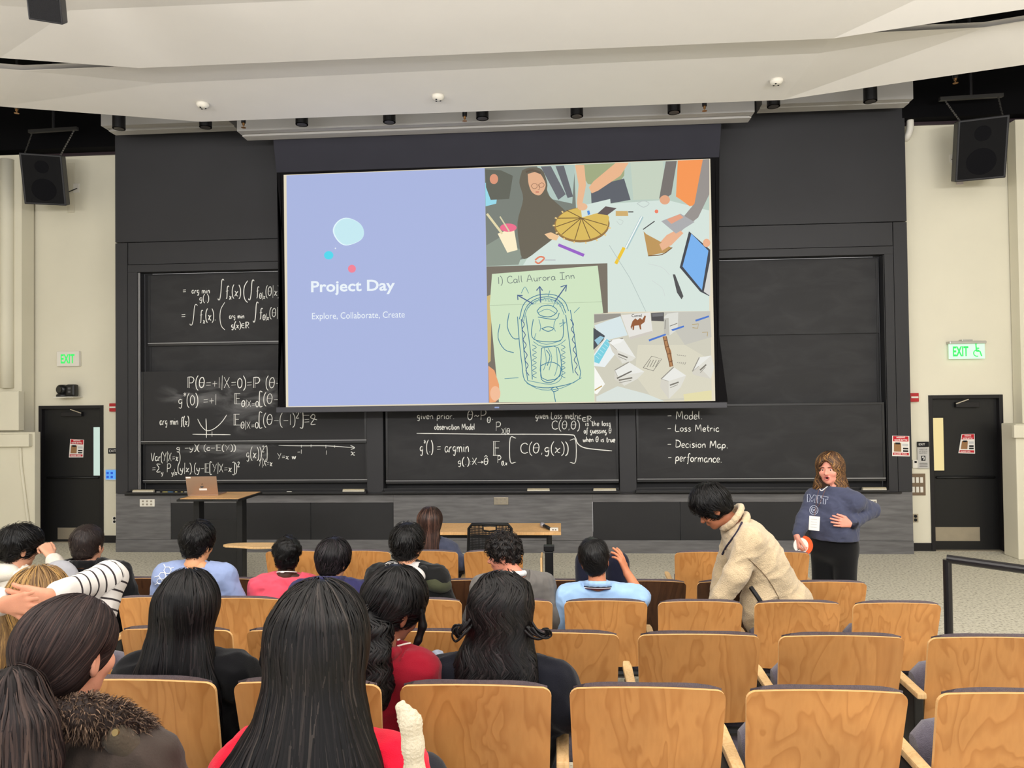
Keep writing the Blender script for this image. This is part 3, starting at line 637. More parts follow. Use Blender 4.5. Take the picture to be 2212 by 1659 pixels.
# wheel of card with bamboo spokes
sell((150, 116, 66), 1257, 486, 60, 38, 30, -0.06); sell((216, 184, 92), 1257, 484, 57, 35, 30, -0.06); sl((212, 226, 218), (1257, 470), (1320, 452), (1318, 430), (1276, 440), (1254, 445))
sl((216, 184, 92), (1256, 472), (1310, 459), (1316, 470), (1312, 490), (1300, 502))
for a in np.radians([5, 40, 70, 105, 140, 170, 200, 235]): sline((118, 92, 52), [(1256, 471), (1256+56*math.cos(a), 484+36*math.sin(a))], 1.8, False)
for a in np.radians(range(10, 230, 24)): sline((236, 206, 140), [(1257+58*math.cos(a), 486+37*math.sin(a)), (1257+63*math.cos(a), 486+41*math.sin(a))], 3, False)
sl((238, 196, 150), (1176, 506), (1190, 502), (1208, 510), (1202, 520), (1186, 516)); sell((232, 184, 146), 1258, 447, 11, 8)
sl((80, 140, 214), (1268, 456), (1273, 455), (1275, 463), (1270, 465)); sl((96, 84, 84), (1290, 462), (1308, 446), (1332, 450), (1312, 465)); sl((206, 172, 110), (1330, 456), (1356, 456), (1357, 467), (1330, 467)); sline((70, 66, 66), [(1357, 458), (1368, 458)], 2.5, False)
sline((190, 200, 196), [(1376, 440), (1390, 434), (1402, 440), (1390, 448), (1376, 440)], 1.6); sell((236, 128, 100), 1418, 457, 4, 4); sline((196, 206, 200), [(1332, 478), (1340, 486), (1346, 478), (1336, 474)], 1.2)
sl((150, 96, 196), (1207, 526), (1263, 549), (1260, 555), (1205, 532)); sline((168, 196, 200), [(1387, 468), (1352, 537)], 6.5, False); sline((244, 248, 244), [(1386, 468), (1351, 537)], 2.5, False); sline((236, 196, 50), [(1348, 535), (1330, 570)], 7, False); sline((70, 70, 72), [(1389, 496), (1414, 478)], 2.2, False)
sl((188, 148, 88), (1390, 500), (1396, 506), (1452, 536), (1440, 545), (1400, 553)); sline((120, 90, 60), [(1400, 553), (1430, 550), (1452, 535)], 2); sl((232, 178, 142), (1424, 528), (1460, 500), (1474, 506), (1452, 528), (1430, 542))
sl((170, 170, 172), (1428, 478), (1470, 462), (1500, 480), (1460, 505)); sl((226, 160, 130), (1440, 474), (1468, 463), (1476, 470), (1450, 484)); sl((64, 66, 74), (1488, 500), (1534, 540), (1532, 640), (1512, 630), (1468, 578)); sl((120, 176, 236), (1493, 505), (1530, 542), (1516, 627), (1474, 576)); sl((212, 212, 208), (1520, 630), (1534, 560), (1534, 640)); sell((234, 176, 140), 1526, 525, 8, 9)
sl((78, 78, 80), (1453, 593), (1458, 593), (1476, 640), (1472, 647), (1462, 632)); sline((224, 128, 96), [(1156, 562), (1166, 555), (1176, 558), (1164, 569), (1156, 565)], 3.5); sline((190, 196, 196), [(1176, 562), (1200, 562)], 2.5, False); sline((176, 190, 186), [(1316, 530), (1360, 600), (1395, 673)], 1.2, False); sline((206, 214, 210), [(1400, 570), (1430, 578), (1446, 594)], 1.2); sline((206, 214, 210), [(1408, 606), (1430, 622), (1436, 640)], 1.2)
# sketch sheet held in a hand
sl((118, 110, 98), (1051, 576), (1312, 569), (1313, 676), (1283, 678), (1284, 868), (1056, 870)); sl((206, 178, 116), (1052, 640), (1062, 636), (1060, 780), (1054, 785))
sl((206, 226, 192), (1063, 592), (1291, 574), (1303, 676), (1283, 680), (1284, 868), (1078, 869), (1058, 660))
sl((232, 160, 112), (1055, 790), (1068, 800), (1078, 830), (1080, 858), (1070, 869), (1057, 870)); sell((240, 186, 150), 1070, 850, 11, 16)
INK = (58, 120, 150); INK2 = (70, 96, 140)
sline((172, 190, 160), [(1058, 660), (1150, 657), (1300, 652)], 1)
for q in ([(1122, 690), (1130, 660), (1145, 645), (1170, 636), (1200, 638), (1220, 652), (1228, 672)], [(1128, 692), (1138, 662), (1160, 645), (1190, 642), (1212, 654), (1222, 676)], [(1118, 684), (1122, 740), (1128, 790), (1134, 822), (1160, 836), (1200, 836), (1252, 818), (1246, 770), (1240, 720), (1232, 670)], [(1126, 690), (1132, 760), (1140, 822)], [(1136, 682), (1146, 760), (1150, 820)], [(1222, 680), (1230, 740), (1238, 806)], [(1160, 672), (1170, 662), (1190, 660), (1204, 672), (1190, 684), (1168, 682), (1160, 672)], [(1162, 685), (1200, 690), (1208, 676)], [(1152, 690), (1148, 722), (1160, 736), (1200, 738), (1216, 728), (1216, 690)], [(1170, 710), (1184, 716), (1196, 710), (1184, 706), (1170, 710)], [(1170, 752), (1170, 816), (1210, 812), (1206, 752), (1170, 752)], [(1180, 756), (1188, 770), (1182, 790)], [(1168, 790), (1190, 782), (1210, 792), (1208, 812), (1190, 826), (1170, 820), (1168, 790)], [(1190, 840), (1200, 836), (1206, 842), (1196, 846), (1190, 840)], [(1196, 846), (1200, 868)], [(1100, 676), (1096, 706), (1108, 730), (1122, 732)], [(1080, 700), (1076, 730), (1090, 755), (1110, 762)]):
    sline(INK, q, 1.7)
for x0, x1 in ((1126, 1134), (1232, 1240)): sline(INK2, [(x0+(6 if k % 2 else 0)+k*1.0, 690+k*11) for k in range(12)], 1.7)
for x0 in (1150, 1212): sline(INK, [(x0+(9 if k % 2 else 0), 745+k*5.5) for k in range(14)], 1.3)
for q in ([(1131, 694), (1139, 668), (1158, 650), (1188, 646), (1208, 658), (1219, 680)], [(1162, 676), (1182, 668), (1202, 678)], [(1164, 690), (1168, 706), (1166, 716)], [(1200, 690), (1196, 706), (1200, 716)], [(1158, 720), (1156, 734), (1180, 744), (1212, 736)], [(1152, 738), (1170, 748), (1204, 746), (1222, 734)], [(1138, 828), (1170, 842), (1214, 838), (1256, 816)], [(1140, 822), (1150, 824), (1190, 830), (1212, 818), (1214, 790)], [(1176, 752), (1180, 780), (1174, 800)], [(1184, 752), (1192, 772), (1186, 800)], [(1202, 752), (1204, 790), (1198, 812)], [(1090, 818), (1120, 816)], [(1240, 676), (1252, 664)], [(1208, 700), (1222, 696), (1210, 706)], [(1194, 664), (1200, 650)], [(1184, 640), (1188, 628)], [(1126, 634), (1134, 620), (1142, 634)]): sline((84, 142, 160), q, 1.3)
for k in range(26): sline((96, 150, 164), [(1136+k*3.2, 668-18*math.sin(k/26*3.14)+random.uniform(-2, 2)), (1138+k*3.2, 662-18*math.sin(k/26*3.14)+random.uniform(-2, 2))], 1.1, False)
for a, c in (((1152, 657), (1118, 638)), ((1168, 654), (1166, 620)), ((1199, 651), (1224, 616))): sline(INK2, [a, c], 2.4, False)
for q in ([(1119, 648), (1118, 638), (1129, 639)], [(1159, 628), (1166, 619), (1172, 628)], [(1211, 620), (1224, 616), (1222, 630)]): sline(INK2, q, 2.4, False)
S = []; wr_('1) Call Aurora Inn', 1075, 614, 15, 168, 0.07)
for q in S: sline((112, 124, 120), q, 1.5)
S = []
# lower right photo: laptop and folded cardboard boxes
def zq(*p): return [(1040+a*.33766, 330+b_*.33755) for a, b_ in p]
def zs(rgb, *p): sl(rgb, *zq(*p))
def zl(rgb, p, w): sline(rgb, zq(*p), w, False)
sl((206, 203, 186), (1283, 678), (1534, 672), (1537, 864), (1285, 868))
zs((196, 194, 184), (1160, 1020), (1460, 1015), (1470, 1180), (1300, 1230)); zs((216, 212, 192), (1000, 1230), (1300, 1230), (1470, 1330), (1470, 1560), (1100, 1580), (980, 1420))
zs((150, 146, 138), (720, 1035), (890, 1030), (892, 1048), (722, 1090)); zs((214, 228, 230), (722, 1105), (888, 1046), (935, 1168), (800, 1200), (745, 1160))
zs((70, 74, 82), (716, 1120), (790, 1172), (778, 1200), (716, 1262)); zs((150, 196, 214), (722, 1200), (760, 1172), (784, 1182), (745, 1232)); zs((232, 238, 238), (720, 1365), (788, 1372), (852, 1292), (838, 1205), (790, 1190), (720, 1290)); zs((122, 206, 222), (722, 1300), (800, 1192), (832, 1210), (752, 1350), (722, 1340))
for k in range(6): zl((196, 236, 240), ((730+k*14, 1300-k*19), (752+k*14, 1318-k*19)), 1.0)
zs((228, 226, 220), (892, 1040), (1078, 1022), (1096, 1155), (950, 1196)); zs((206, 200, 190), (950, 1196), (1096, 1155), (1092, 1140), (946, 1180)); zs((76, 74, 76), (1084, 1026), (1166, 1022), (1166, 1080), (1086, 1076)); zs((110, 110, 112), (1090, 1030), (1160, 1026), (1160, 1046), (1092, 1050))
zs((220, 220, 212), (1166, 1052), (1190, 1030), (1258, 1022), (1254, 1130), (1202, 1170), (1166, 1162)); zs((190, 188, 178), (1166, 1062), (1196, 1058), (1202, 1170), (1166, 1162)); zl((120, 116, 108), ((1172, 1130), (1176, 1070)), 1.2); zl((130, 126, 118), ((1204, 1110), (1252, 1092)), 1.6)
for p_ in (((1068, 1196), (1176, 1158), (1180, 1168), (1072, 1208)), ((1212, 1132), (1292, 1106), (1296, 1116), (1222, 1142)), ((1366, 1070), (1452, 1042), (1456, 1052), (1370, 1082))): zs((74, 118, 202), *p_)
zs((176, 128, 84), (1160, 1176), (1182, 1174), (1190, 1222), (1212, 1270), (1224, 1366), (1202, 1372), (1192, 1300), (1172, 1250)); 
for p_ in (((1160, 1178), (1206, 1370)), ((1182, 1176), (1224, 1366)), ((1166, 1205), (1186, 1200)), ((1174, 1245), (1200, 1238)), ((1186, 1290), (1214, 1282)), ((1198, 1340), (1222, 1332))): zl((112, 74, 48), p_, 1.5)
def foldbox(P, lab):
    a, b_, c, d, e, f_ = P     # roof ridge left, right, right low, bottom, left low, front centre
    zs((232, 232, 226), a, b_, c, f_); zs((212, 208, 196), a, f_, d, e); zs((222, 220, 210), f_, c, ((c[0]+d[0])/2+20, (c[1]+d[1])/2), d)
    zl((150, 146, 136), (a, b_), 2.2); zl((168, 164, 154), (a, f_), 1.0); zl((120, 116, 106), ((f_[0]+8, f_[1]+26), ((c[0]+f_[0])/2+8, (c[1]+f_[1])/2+24)), 3.0); zl((146, 142, 132), ((f_[0]+10, f_[1]+42), ((c[0]+f_[0])/2+2, (c[1]+f_[1])/2+40)), 1.3)
foldbox(((812, 1210), (905, 1188), (986, 1312), (900, 1350), (836, 1272), (866, 1262)), 1); foldbox(((852, 1392), (942, 1340), (1042, 1402), (912, 1492), (850, 1448), (870, 1430)), 2); foldbox(((1148, 1448), (1228, 1372), (1308, 1426), (1198, 1576), (1142, 1500), (1196, 1462)), 3); foldbox(((1348, 1400), (1392, 1310), (1468, 1298), (1466, 1448), (1352, 1420), (1388, 1366)), 4)
zs((240, 240, 236), (820, 1220), (840, 1196), (880, 1190), (912, 1196), (890, 1216), (838, 1232)); zl((110, 106, 98), ((866, 1444), (960, 1398)), 3.0)
zl((116, 112, 104), ((1034, 1376), (1088, 1302), (1152, 1320), (1098, 1396), (1034, 1376)), 1.2)
for k in range(4): zl((116, 112, 104), ((1058+k*18, 1372), (1082+k*18, 1326)), 1.2)
for k in range(10): zl((150, 146, 136), ((1250+(k % 5)*12, 1290+(k//5)*40+k*3), (1258+(k % 5)*12, 1300+(k//5)*40)), 1.2)
zs((226, 218, 170), (1290, 1545), (1470, 1520), (1472, 1582), (1296, 1590)); zs((216, 224, 218), (735, 1560), (870, 1494), (1060, 1545), (1170, 1590), (735, 1590)); zs((246, 246, 240), (722, 1370), (790, 1480), (740, 1545), (722, 1540)); zl((190, 160, 90), ((724, 1520), (770, 1492)), 2.5)
zl((176, 150, 90), ((1346, 1100), (1386, 1096), (1382, 1124), (1348, 1120)), 1.4); zl((176, 150, 90), ((1410, 1150), (1446, 1148), (1442, 1176)), 1.4)
sl((146, 88, 52), (1362, 706), (1366, 694), (1372, 688), (1377, 692), (1382, 687), (1387, 691), (1392, 682), (1395, 683), (1392, 696), (1384, 702), (1385, 712), (1382, 712), (1380, 703), (1370, 704), (1369, 713), (1366, 713), (1366, 705), (1363, 712)); 
o = SL.build('projected_slide', SLIDE, scr, fix=False); o['label'] = 'projected slide with a lilac title half and three photos'
WHT = mat('projected_white', (0, 0, 0), 1, 0, emit=(236, 244, 250), es=1.0)
BL2 = MB(); BL2.col = None
def disc(rgb, cx, cy, rx, ry, irr=0.0, nm='slide_bubble'):
    b = MB(); b.col = col(rgb); b.poly([sp(cx+rx*(1+irr*math.sin(2*a+.6))*math.cos(a), cy+ry*(1+irr*math.cos(3*a))*math.sin(a), .0175) for a in np.linspace(0, 2*math.pi, 36, endpoint=False)]); return b.build(nm, SLIDE, scr, fix=False)
disc((226, 246, 252), 753.5, 501, 32.5, 29.5, .06); o = disc((196, 232, 240), 755, 501, 31, 28, .06)
for ob in (o,): ob.location.y = -0.0008
disc((80, 214, 236), 711, 552, 10, 9); disc((240, 130, 150), 761, 581, 8.5, 8.5); disc((230, 236, 244), 725.5, 537, 1.5, 1.5)
rl = math.atan2(-(at(854, 614, YS)[2]-at(673, 632, YS)[2])*0+at(1534, 343, YS)[2]-at(613, 378, YS)[2], 5.6)
def slide_text(s, px, py, pxr, hpx, bold):
    p = sp(px, py, .018); q = sp(pxr, py, .018); wall_text('slide_text', s, p, hpx/ppm(YS)*1.03, WHT, scr, bold, width=q[0]-p[0], roll=0.0)
slide_text('Project Day', 673, 631, 854, 23, 0.022); slide_text('Explore, Collaborate, Create', 675, 690, 875, 14, 0.0)
wall_text('slide_text', 'Camel', sp(1364, 685, .018), 6/ppm(YS), mat('projected_ink', (0, 0, 0), 1, 0, emit=(70, 66, 62)), scr, .01)
# ------------------------------------------------------------------ doors
DOORM = mat('black_door', (24, 24, 25), 0.45, 0.4, var=.06, vscale=2); STEEL = mat('brushed_steel', (176, 166, 148), 0.35, 0.5, metal=0.6, var=.06, vscale=8)
PAPER = mat('white_paper', (232, 228, 222), 0.8, 0.1, var=.02); RED = mat('poster_red', (190, 36, 48), 0.7, 0.2); INKB = mat('print_black', (30, 30, 32), 0.7, 0.2); BOTTLE = mat('print_brown', (150, 112, 74), .7); PWHITE = mat('print_white', (242, 240, 236), .7)
def door(name, Y, dx0, dx1, dz, glass_rgb, glass_px, plate_px, closer_px, flip):
    d = boxo(name, dx0+0.05, dx1-0.05, Y+0.05, Y+0.095, 0.012, dz-0.05, DOORM); structure(d)
    fr = [('door_frame', dx0, dx0+.05, 0, dz), ('door_frame', dx1-.05, dx1, 0, dz)]
    for n, a, c, z0, z1 in fr: boxo(n, a, c, Y-0.02, Y+0.16, z0, z1, TRIMB, d, bevel=.004)
    boxo('door_frame', dx0+.05, dx1-.05, Y-0.02, Y+0.16, dz-.05, dz, TRIMB, d, bevel=.004)
    (a, c, z0, z1) = glass_px
    GM = bpy.data.materials.new('door_glass_'+name); GM.use_nodes = True
    bb = GM.node_tree.nodes['Principled BSDF']; bb.inputs['Base Color'].default_value = lin((20, 20, 20)); bb.inputs['Emission Color'].default_value = lin(glass_rgb); bb.inputs['Emission Strength'].default_value = 0.95; bb.inputs['Roughness'].default_value = .15
    g = boxo('door_window', a, c, Y+0.044, Y+0.05, z0, z1, GM, d)
    for q in ((a-.02, a, z0-.02, z1+.02), (c, c+.02, z0-.02, z1+.02), (a, c, z0-.02, z0), (a, c, z1, z1+.02)): boxo('glazing_bead', q[0], q[1], Y+0.034, Y+0.05, q[2], q[3], TRIMB, d)
    boxo('kick_plate', plate_px[0], plate_px[1], Y+0.046, Y+0.05, plate_px[2], plate_px[3], STEEL, d)
    k = boxo('door_closer', closer_px[0], closer_px[1], Y-0.01, Y+0.05, dz-.17, dz-.10, TRIMB, d, bevel=.006)
    xa = closer_px[1] if flip else closer_px[0]
    b = MB(); b.bar((xa, Y+0.0, dz-.12), ((closer_px[0]+closer_px[1])/2, Y-0.02, dz-.06), .02, .012); b.build('closer_arm', STEEL, k)
    b = MB(); b.tube([(dx0+.1, Y+.03, 1.0), (dx1-.1, Y+.03, 1.0)], .016, 10); b.build('push_bar', DOORM, d, smooth=True)
    boxo('threshold', dx0+.05, dx1-.05, Y-.02, Y+.12, 0, .012, STEEL, d)
    return d
d1 = door('door_1', YL, dl[0], dl[1], dl[2], (204, 226, 214), (xx(198, 950, YL), xx(217, 950, YL), zz(207, 1028, YL), zz(207, 923, YL)), (xx(120, 1150, YL), xx(215, 1150, YL), zz(150, 1169, YL)+.02, zz(150, 1141, YL)), (xx(132, 890, YL), xx(176, 890, YL)), True)
d2 = door('door_2', YR, dr[0], dr[1], dr[2], (246, 224, 160), (xx(2018, 950, YR), xx(2042, 950, YR), zz(2030, 1017, YR), zz(2030, 903, YR)), (xx(2018, 1150, YR), xx(2121, 1150, YR), zz(2070, 1170, YR), zz(2070, 1140, YR)), (xx(2065, 880, YR), xx(2116, 880, YR)), False)

# posters: red bands, bottle picture and black link boxes
def poster(pxq, Y, label):
    P = [at(x, y, Y) for x, y in pxq]; base = (P[3]+P[2])/2; t = thing('poster', base, label, 'poster', 'red and white water bottle notices'); tl, tr_, br, bl = [p-base for p in P]
    def q(u, v, d): p = (tl*(1-u)+tr_*u)*(1-v)+(bl*(1-u)+br*u)*v; return (p[0], p[1]-d, p[2])
    def patch(n, u0, u1, v0, v1, m_, d): b = MB(); b.prism([q(u0, v0, d), q(u1, v0, d), q(u1, v1, d), q(u0, v1, d)], (0, -0.0006, 0)); b.build(n, m_, t)
    patch('sheet', 0, 1, 0, 1, PAPER, .002); patch('title_band', .05, .95, .02, .27, RED, .0032); patch('footer_band', .05, .95, .83, .95, RED, .0032); patch('bottle_picture', .1, .52, .35, .78, BOTTLE, .0032); patch('bottle_cap', .18, .45, .33, .42, INKB, .0042); patch('text_block', .62, .92, .58, .66, INKB, .0032); patch('text_block', .62, .92, .70, .78, INKB, .0032); patch('text_block', .58, .92, .38, .50, mat('print_grey', (196, 196, 196), .7), .0032)
    h = abs(tl[2]-bl[2]); w = abs(tr_[0]-tl[0])
    for s, u, v, hh, ww in (('MISSING', .25, .12, .07, .5), ('WATER BOTTLE', .12, .25, .075, .76), ('PLEASE CALL', .12, .93, .06, .76)):
        wall_text('lettering', s, q(u, v, .0044), h*hh, PWHITE, t, .02, width=w*ww)
poster(((152, 948), (182, 950), (180, 988), (149, 988)), YL+.05, 'missing bottle notice taped to the left door'); poster(((2077, 938), (2105, 937), (2106, 980), (2070, 979)), YR+.05, 'slanted missing bottle notice on the right door'); poster(((1927, 941), (1964, 942), (1965, 986), (1927, 985)), YW-.006, 'missing bottle notice on the black wall edge by the right door')

# ------------------------------------------------------------------ signs and wall devices
PLAST = mat('white_plastic', (226, 222, 212), 0.5, 0.35); GREENL = mat('exit_green', (20, 60, 30), .5, emit=(60, 240, 110), es=1.0); GLASSG = mat('sign_glass', (180, 222, 196), .25, .5, emit=(196, 236, 206), es=.55); ALU = mat('aluminium', (190, 190, 186), .35, .5, metal=.7)
def plate(name, px0, px1, py0, py1, Y, dep, m_, label, cat, bev=.004, group=None):
    a, c = at(px0, py1, Y), at(px1, py0, Y); t = thing(name, ((a[0]+c[0])/2, Y, a[2]), label, cat, group); w, h = (c[0]-a[0])/2, c[2]-a[2]
    boxo('body', -w, w, -dep, -0.0005, 0, h, m_, t, bevel=bev); return t, w, h
t, w, h = plate('exit_sign', 128, 176, 759, 792, YL, .06, PLAST, 'white box exit sign with green letters above the left door', 'exit sign', .008)
wall_text('lettering', 'EXIT', (-w*.62, -.0625, h*.22), h*.58, GREENL, t, .03, width=w*1.24)
t, w, h = plate('exit_sign', 2049, 2126, 741, 776, YR-.05, .012, GLASSG, 'edge-lit glass exit sign with wheelchair symbol above the right door', 'exit sign', .002)
boxo('housing', -w*1.02, w*1.02, -.05, .04, h*.96, h*1.14, ALU, t, bevel=.008); boxo('bracket', -w*.3, w*.3, -.03, .05, h*1.14, h*1.24, ALU, t, bevel=.004)
wall_text('lettering', 'EXIT', (-w*.78, -.0145, h*.2), h*.6, GREENL, t, .03, width=w*.86)
b = MB(); cx, cz = w*.55, h*.36; r = h*.2
for k in range(18):
    a0, a1 = math.radians(-70-k*14), math.radians(-70-(k+1)*14)
    b.bar((cx+r*math.cos(a0), -.0145, cz+r*math.sin(a0)), (cx+r*math.cos(a1), -.0145, cz+r*math.sin(a1)), .012, .003, up=(0, 1, 0))
kk = h/.42
for q in (((-.02, .22), (-.01, .05)), ((-.01, .05), (.08, .05)), ((.08, .05), (.12, -.08)), ((-.015, .13), (.06, .13))): b.bar((cx+q[0][0]*kk, -.0145, cz+q[0][1]*kk), (cx+q[1][0]*kk, -.0145, cz+q[1][1]*kk), .03*kk, .003, up=(0, 1, 0))
b.build('wheelchair_symbol', GREENL, t); b = MB(); b.lathe((cx-.02*kk, -.0145, cz+.25*kk), [(.028*kk, -.001), (.028*kk, .001)], 14, (0, 1, 0)); b.build('symbol_head', GREENL, t)
FIRE = mat('fire_red', (176, 34, 40), .45, .4)
for px0, px1, py0, py1, Y, lab in ((240, 256, 871, 889, YL, 'red fire alarm pull box left of the board wall'), (1962, 1981, 849, 868, YR, 'red fire alarm pull box right of the board wall')):
    t, w, h = plate('fire_alarm_box', px0, px1, py0, py1, Y, .05, FIRE, lab, 'fire alarm', .006); boxo('pull_handle', -w*.8, w*.8, -.062, -.05, h*.42, h*.62, PLAST, t, bevel=.003)
t, w, h = plate('tactile_sign', 234, 262, 968, 980, YL, .006, INKB, 'small black exit plate left of the board wall', 'sign', .001); wall_text('lettering', 'EXIT', (-w*.8, -.0075, h*.3), h*.45, PWHITE, t)
t, w, h = plate('tactile_sign', 1982, 2006, 966, 1012, YR-.02, .006, mat('sign_silver', (188, 186, 182), .5), 'silver assistive listening sign with black exit band by the right door', 'sign', .001)
boxo('exit_band', -w, w, -.008, -.0005, h*1.02, h*1.26, INKB, t); wall_text('lettering', 'EXIT', (-w*.75, -.0095, h*1.09), h*.1, PWHITE, t); b = MB(); b.box(-w*.36, w*.36, -.0075, -.006, h*.36, h*.6); o = b.build('ear_symbol', INKB, t)
b = MB(); b.tube([(w*.05, -.0085, h*.40), (w*.12, -.0085, h*.47), (w*.1, -.0085, h*.54), (-w*.1, -.0085, h*.56), (-w*.16, -.0085, h*.5)], .006, 6); b.build('ear_shape', PWHITE, o)
for k, ln in enumerate(('ASSISTIVE', 'LISTENING', 'EQUIPMENT')): wall_text('lettering', ln, (-w*.7, -.0075, h*(.88-.09*k)), h*.055, INKB, t, width=w*1.4)
for k in range(3): boxo('text_line', -w*.7, w*.7, -.0072, -.006, h*(.24-.08*k), h*(.24-.08*k)+h*.02, INKB, t)
SWB = mat('bronze_plate', (124, 106, 88), .4, .4, metal=.4)
t, w, h = plate('switch_plate', 1958, 1998, 1023, 1070, YR, .01, SWB, 'bronze switch plate with six white rockers by the right door', 'light switch', .002)
for i in range(4):
    for j in range(2): boxo('rocker_switch', -w*.9+i*w*.44, -w*.9+i*w*.44+w*.3, -.018, -.0105, h*.14+j*h*.44, h*.4+j*h*.44, PLAST, t, bevel=.002)
t, w, h = plate('thermostat', 1970, 1982, 993, 1011, YR, .025, PLAST, 'small white thermostat by the right door', 'thermostat', .004); boxo('display', -w*.4, w*.4, -.027, -.0255, h*.62, h*.86, INKB, t)
t, w, h = plate('touch_panel', 230, 262, 1013, 1037, YL, .03, mat('panel_white', (206, 214, 222), .4), 'glowing blue touch panel left of the board wall', 'touch panel', .003)
boxo('screen', -w*.92, w*.9, -.033, -.0305, h*.08, h*.92, mat('panel_blue', (10, 30, 60), .3, emit=(96, 170, 246), es=.95), t)
for i, j in ((0, 0), (0, 1), (1, 0), (1, 1)): boxo('button', -w*.8+i*w*.55, -w*.8+i*w*.55+w*.3, -.035, -.0335, h*.2+j*h*.35, h*.4+j*h*.35, mat('panel_btn', (10, 30, 60), .3, emit=(40, 90, 210), es=.9), t)
for px0, px1, py0, py1, Y, lab, pm in ((243, 253, 1115, 1131, YL, 'small duplex outlet beside the left door', PLAST), (1971, 1983, 1110, 1128, YR, 'steel duplex outlet beside the right door', STEEL)):
    t, w, h = plate('wall_outlet', px0, px1, py0, py1, Y, .008, pm, lab, 'outlet', .002)
    for j in (.28, .72): b = MB(); b.lathe((0, -.011, h*j), [(w*.55, -.0025), (w*.55, .002)], 16, (0, -1, 0)); b.build('socket', INKB, t)
for q, lab, pm in (((303, 1094, 335, 1078), 'white floor box plate with six sockets on the left veneer', PLAST), ((1067, 1090, 1098, 1074), 'steel plate with six sockets on the middle veneer', STEEL), ((1874, 1096, 1893, 1079), 'white plate on the veneer behind the woman elbow', PLAST)):
    t, w, h = plate('socket_plate', q[0], q[2], q[3], q[1], YW-.001, .014, pm, lab, 'outlet', .003)
    for i in range(3):
        for j in range(2): b = MB(); b.lathe((-w*.55+i*w*.55, -.0165, h*.3+j*h*.42), [(h*.13, -.002), (h*.13, .0025)], 12, (0, -1, 0)); b.build('socket', mat('socket_grey', (150, 142, 128), .5), t)
t, w, h = plate('cable_cover', 147, 161, 352, 460, YL, .015, mat('cover_paint', (208, 202, 182), .7), 'tall painted cover plate beside the left loudspeaker', 'cover plate', .002)
t, w, h = plate('speaker_outlet', 160, 172, 397, 417, YL, .02, PLAST, 'white junction plate feeding the left loudspeaker', 'outlet', .003)
t2, w, h = plate('speaker_outlet', 2051, 2061, 334, 352, YR, .02, PLAST, 'white junction plate feeding the right loudspeaker', 'outlet', .003)
plate('cover_plate', 2066, 2080, 389, 399, YR, .012, mat('cover_lilac', (206, 196, 196), .6), 'small blank plate under the right loudspeaker', 'cover plate', .002)

# PTZ camera above the left door
CAMB = mat('camera_black', (18, 18, 20), .35, .5); GLS = mat('lens_glass', (6, 6, 10), .08, .8)
p = at(146, 857, YL-.12); t = thing('ptz_camera', (p[0], YL-.12, p[2]), 'black pan tilt camera on a shelf above the left door', 'camera')
b = MB(); b.box(-.15, .16, -.12, .12, -.012, 0); b.build('shelf', PLAST, t, bevel=.003)
b = MB(); b.lathe((-.07, 0, 0), [(.095, 0), (.095, .03), (.075, .045), (.07, .06)], 24); b.build('base', CAMB, t, smooth=True)
hd = MB(); hd.lathe((-.07, -.06, .11), [(.03, -.02), (.075, 0), (.078, .10), (.05, .13)], 24, (0, 1, 0)); hd = hd.build('head', CAMB, t, smooth=True); b = MB(); b.lathe((-.07, -.085, .11), [(.045, .0), (.045, .012), (.02, .012)], 20, (0, -1, 0)); b.build('lens', GLS, hd)
b = MB(); b.box(.0, .15, -.06, .05, .0, .19); b.build('side_housing', CAMB, t, bevel=.03)
for z in (.06, .11): boxo('port', .05, .09, -.064, -.0605, z, z+.03, mat('port_grey', (90, 90, 92), .4), t)

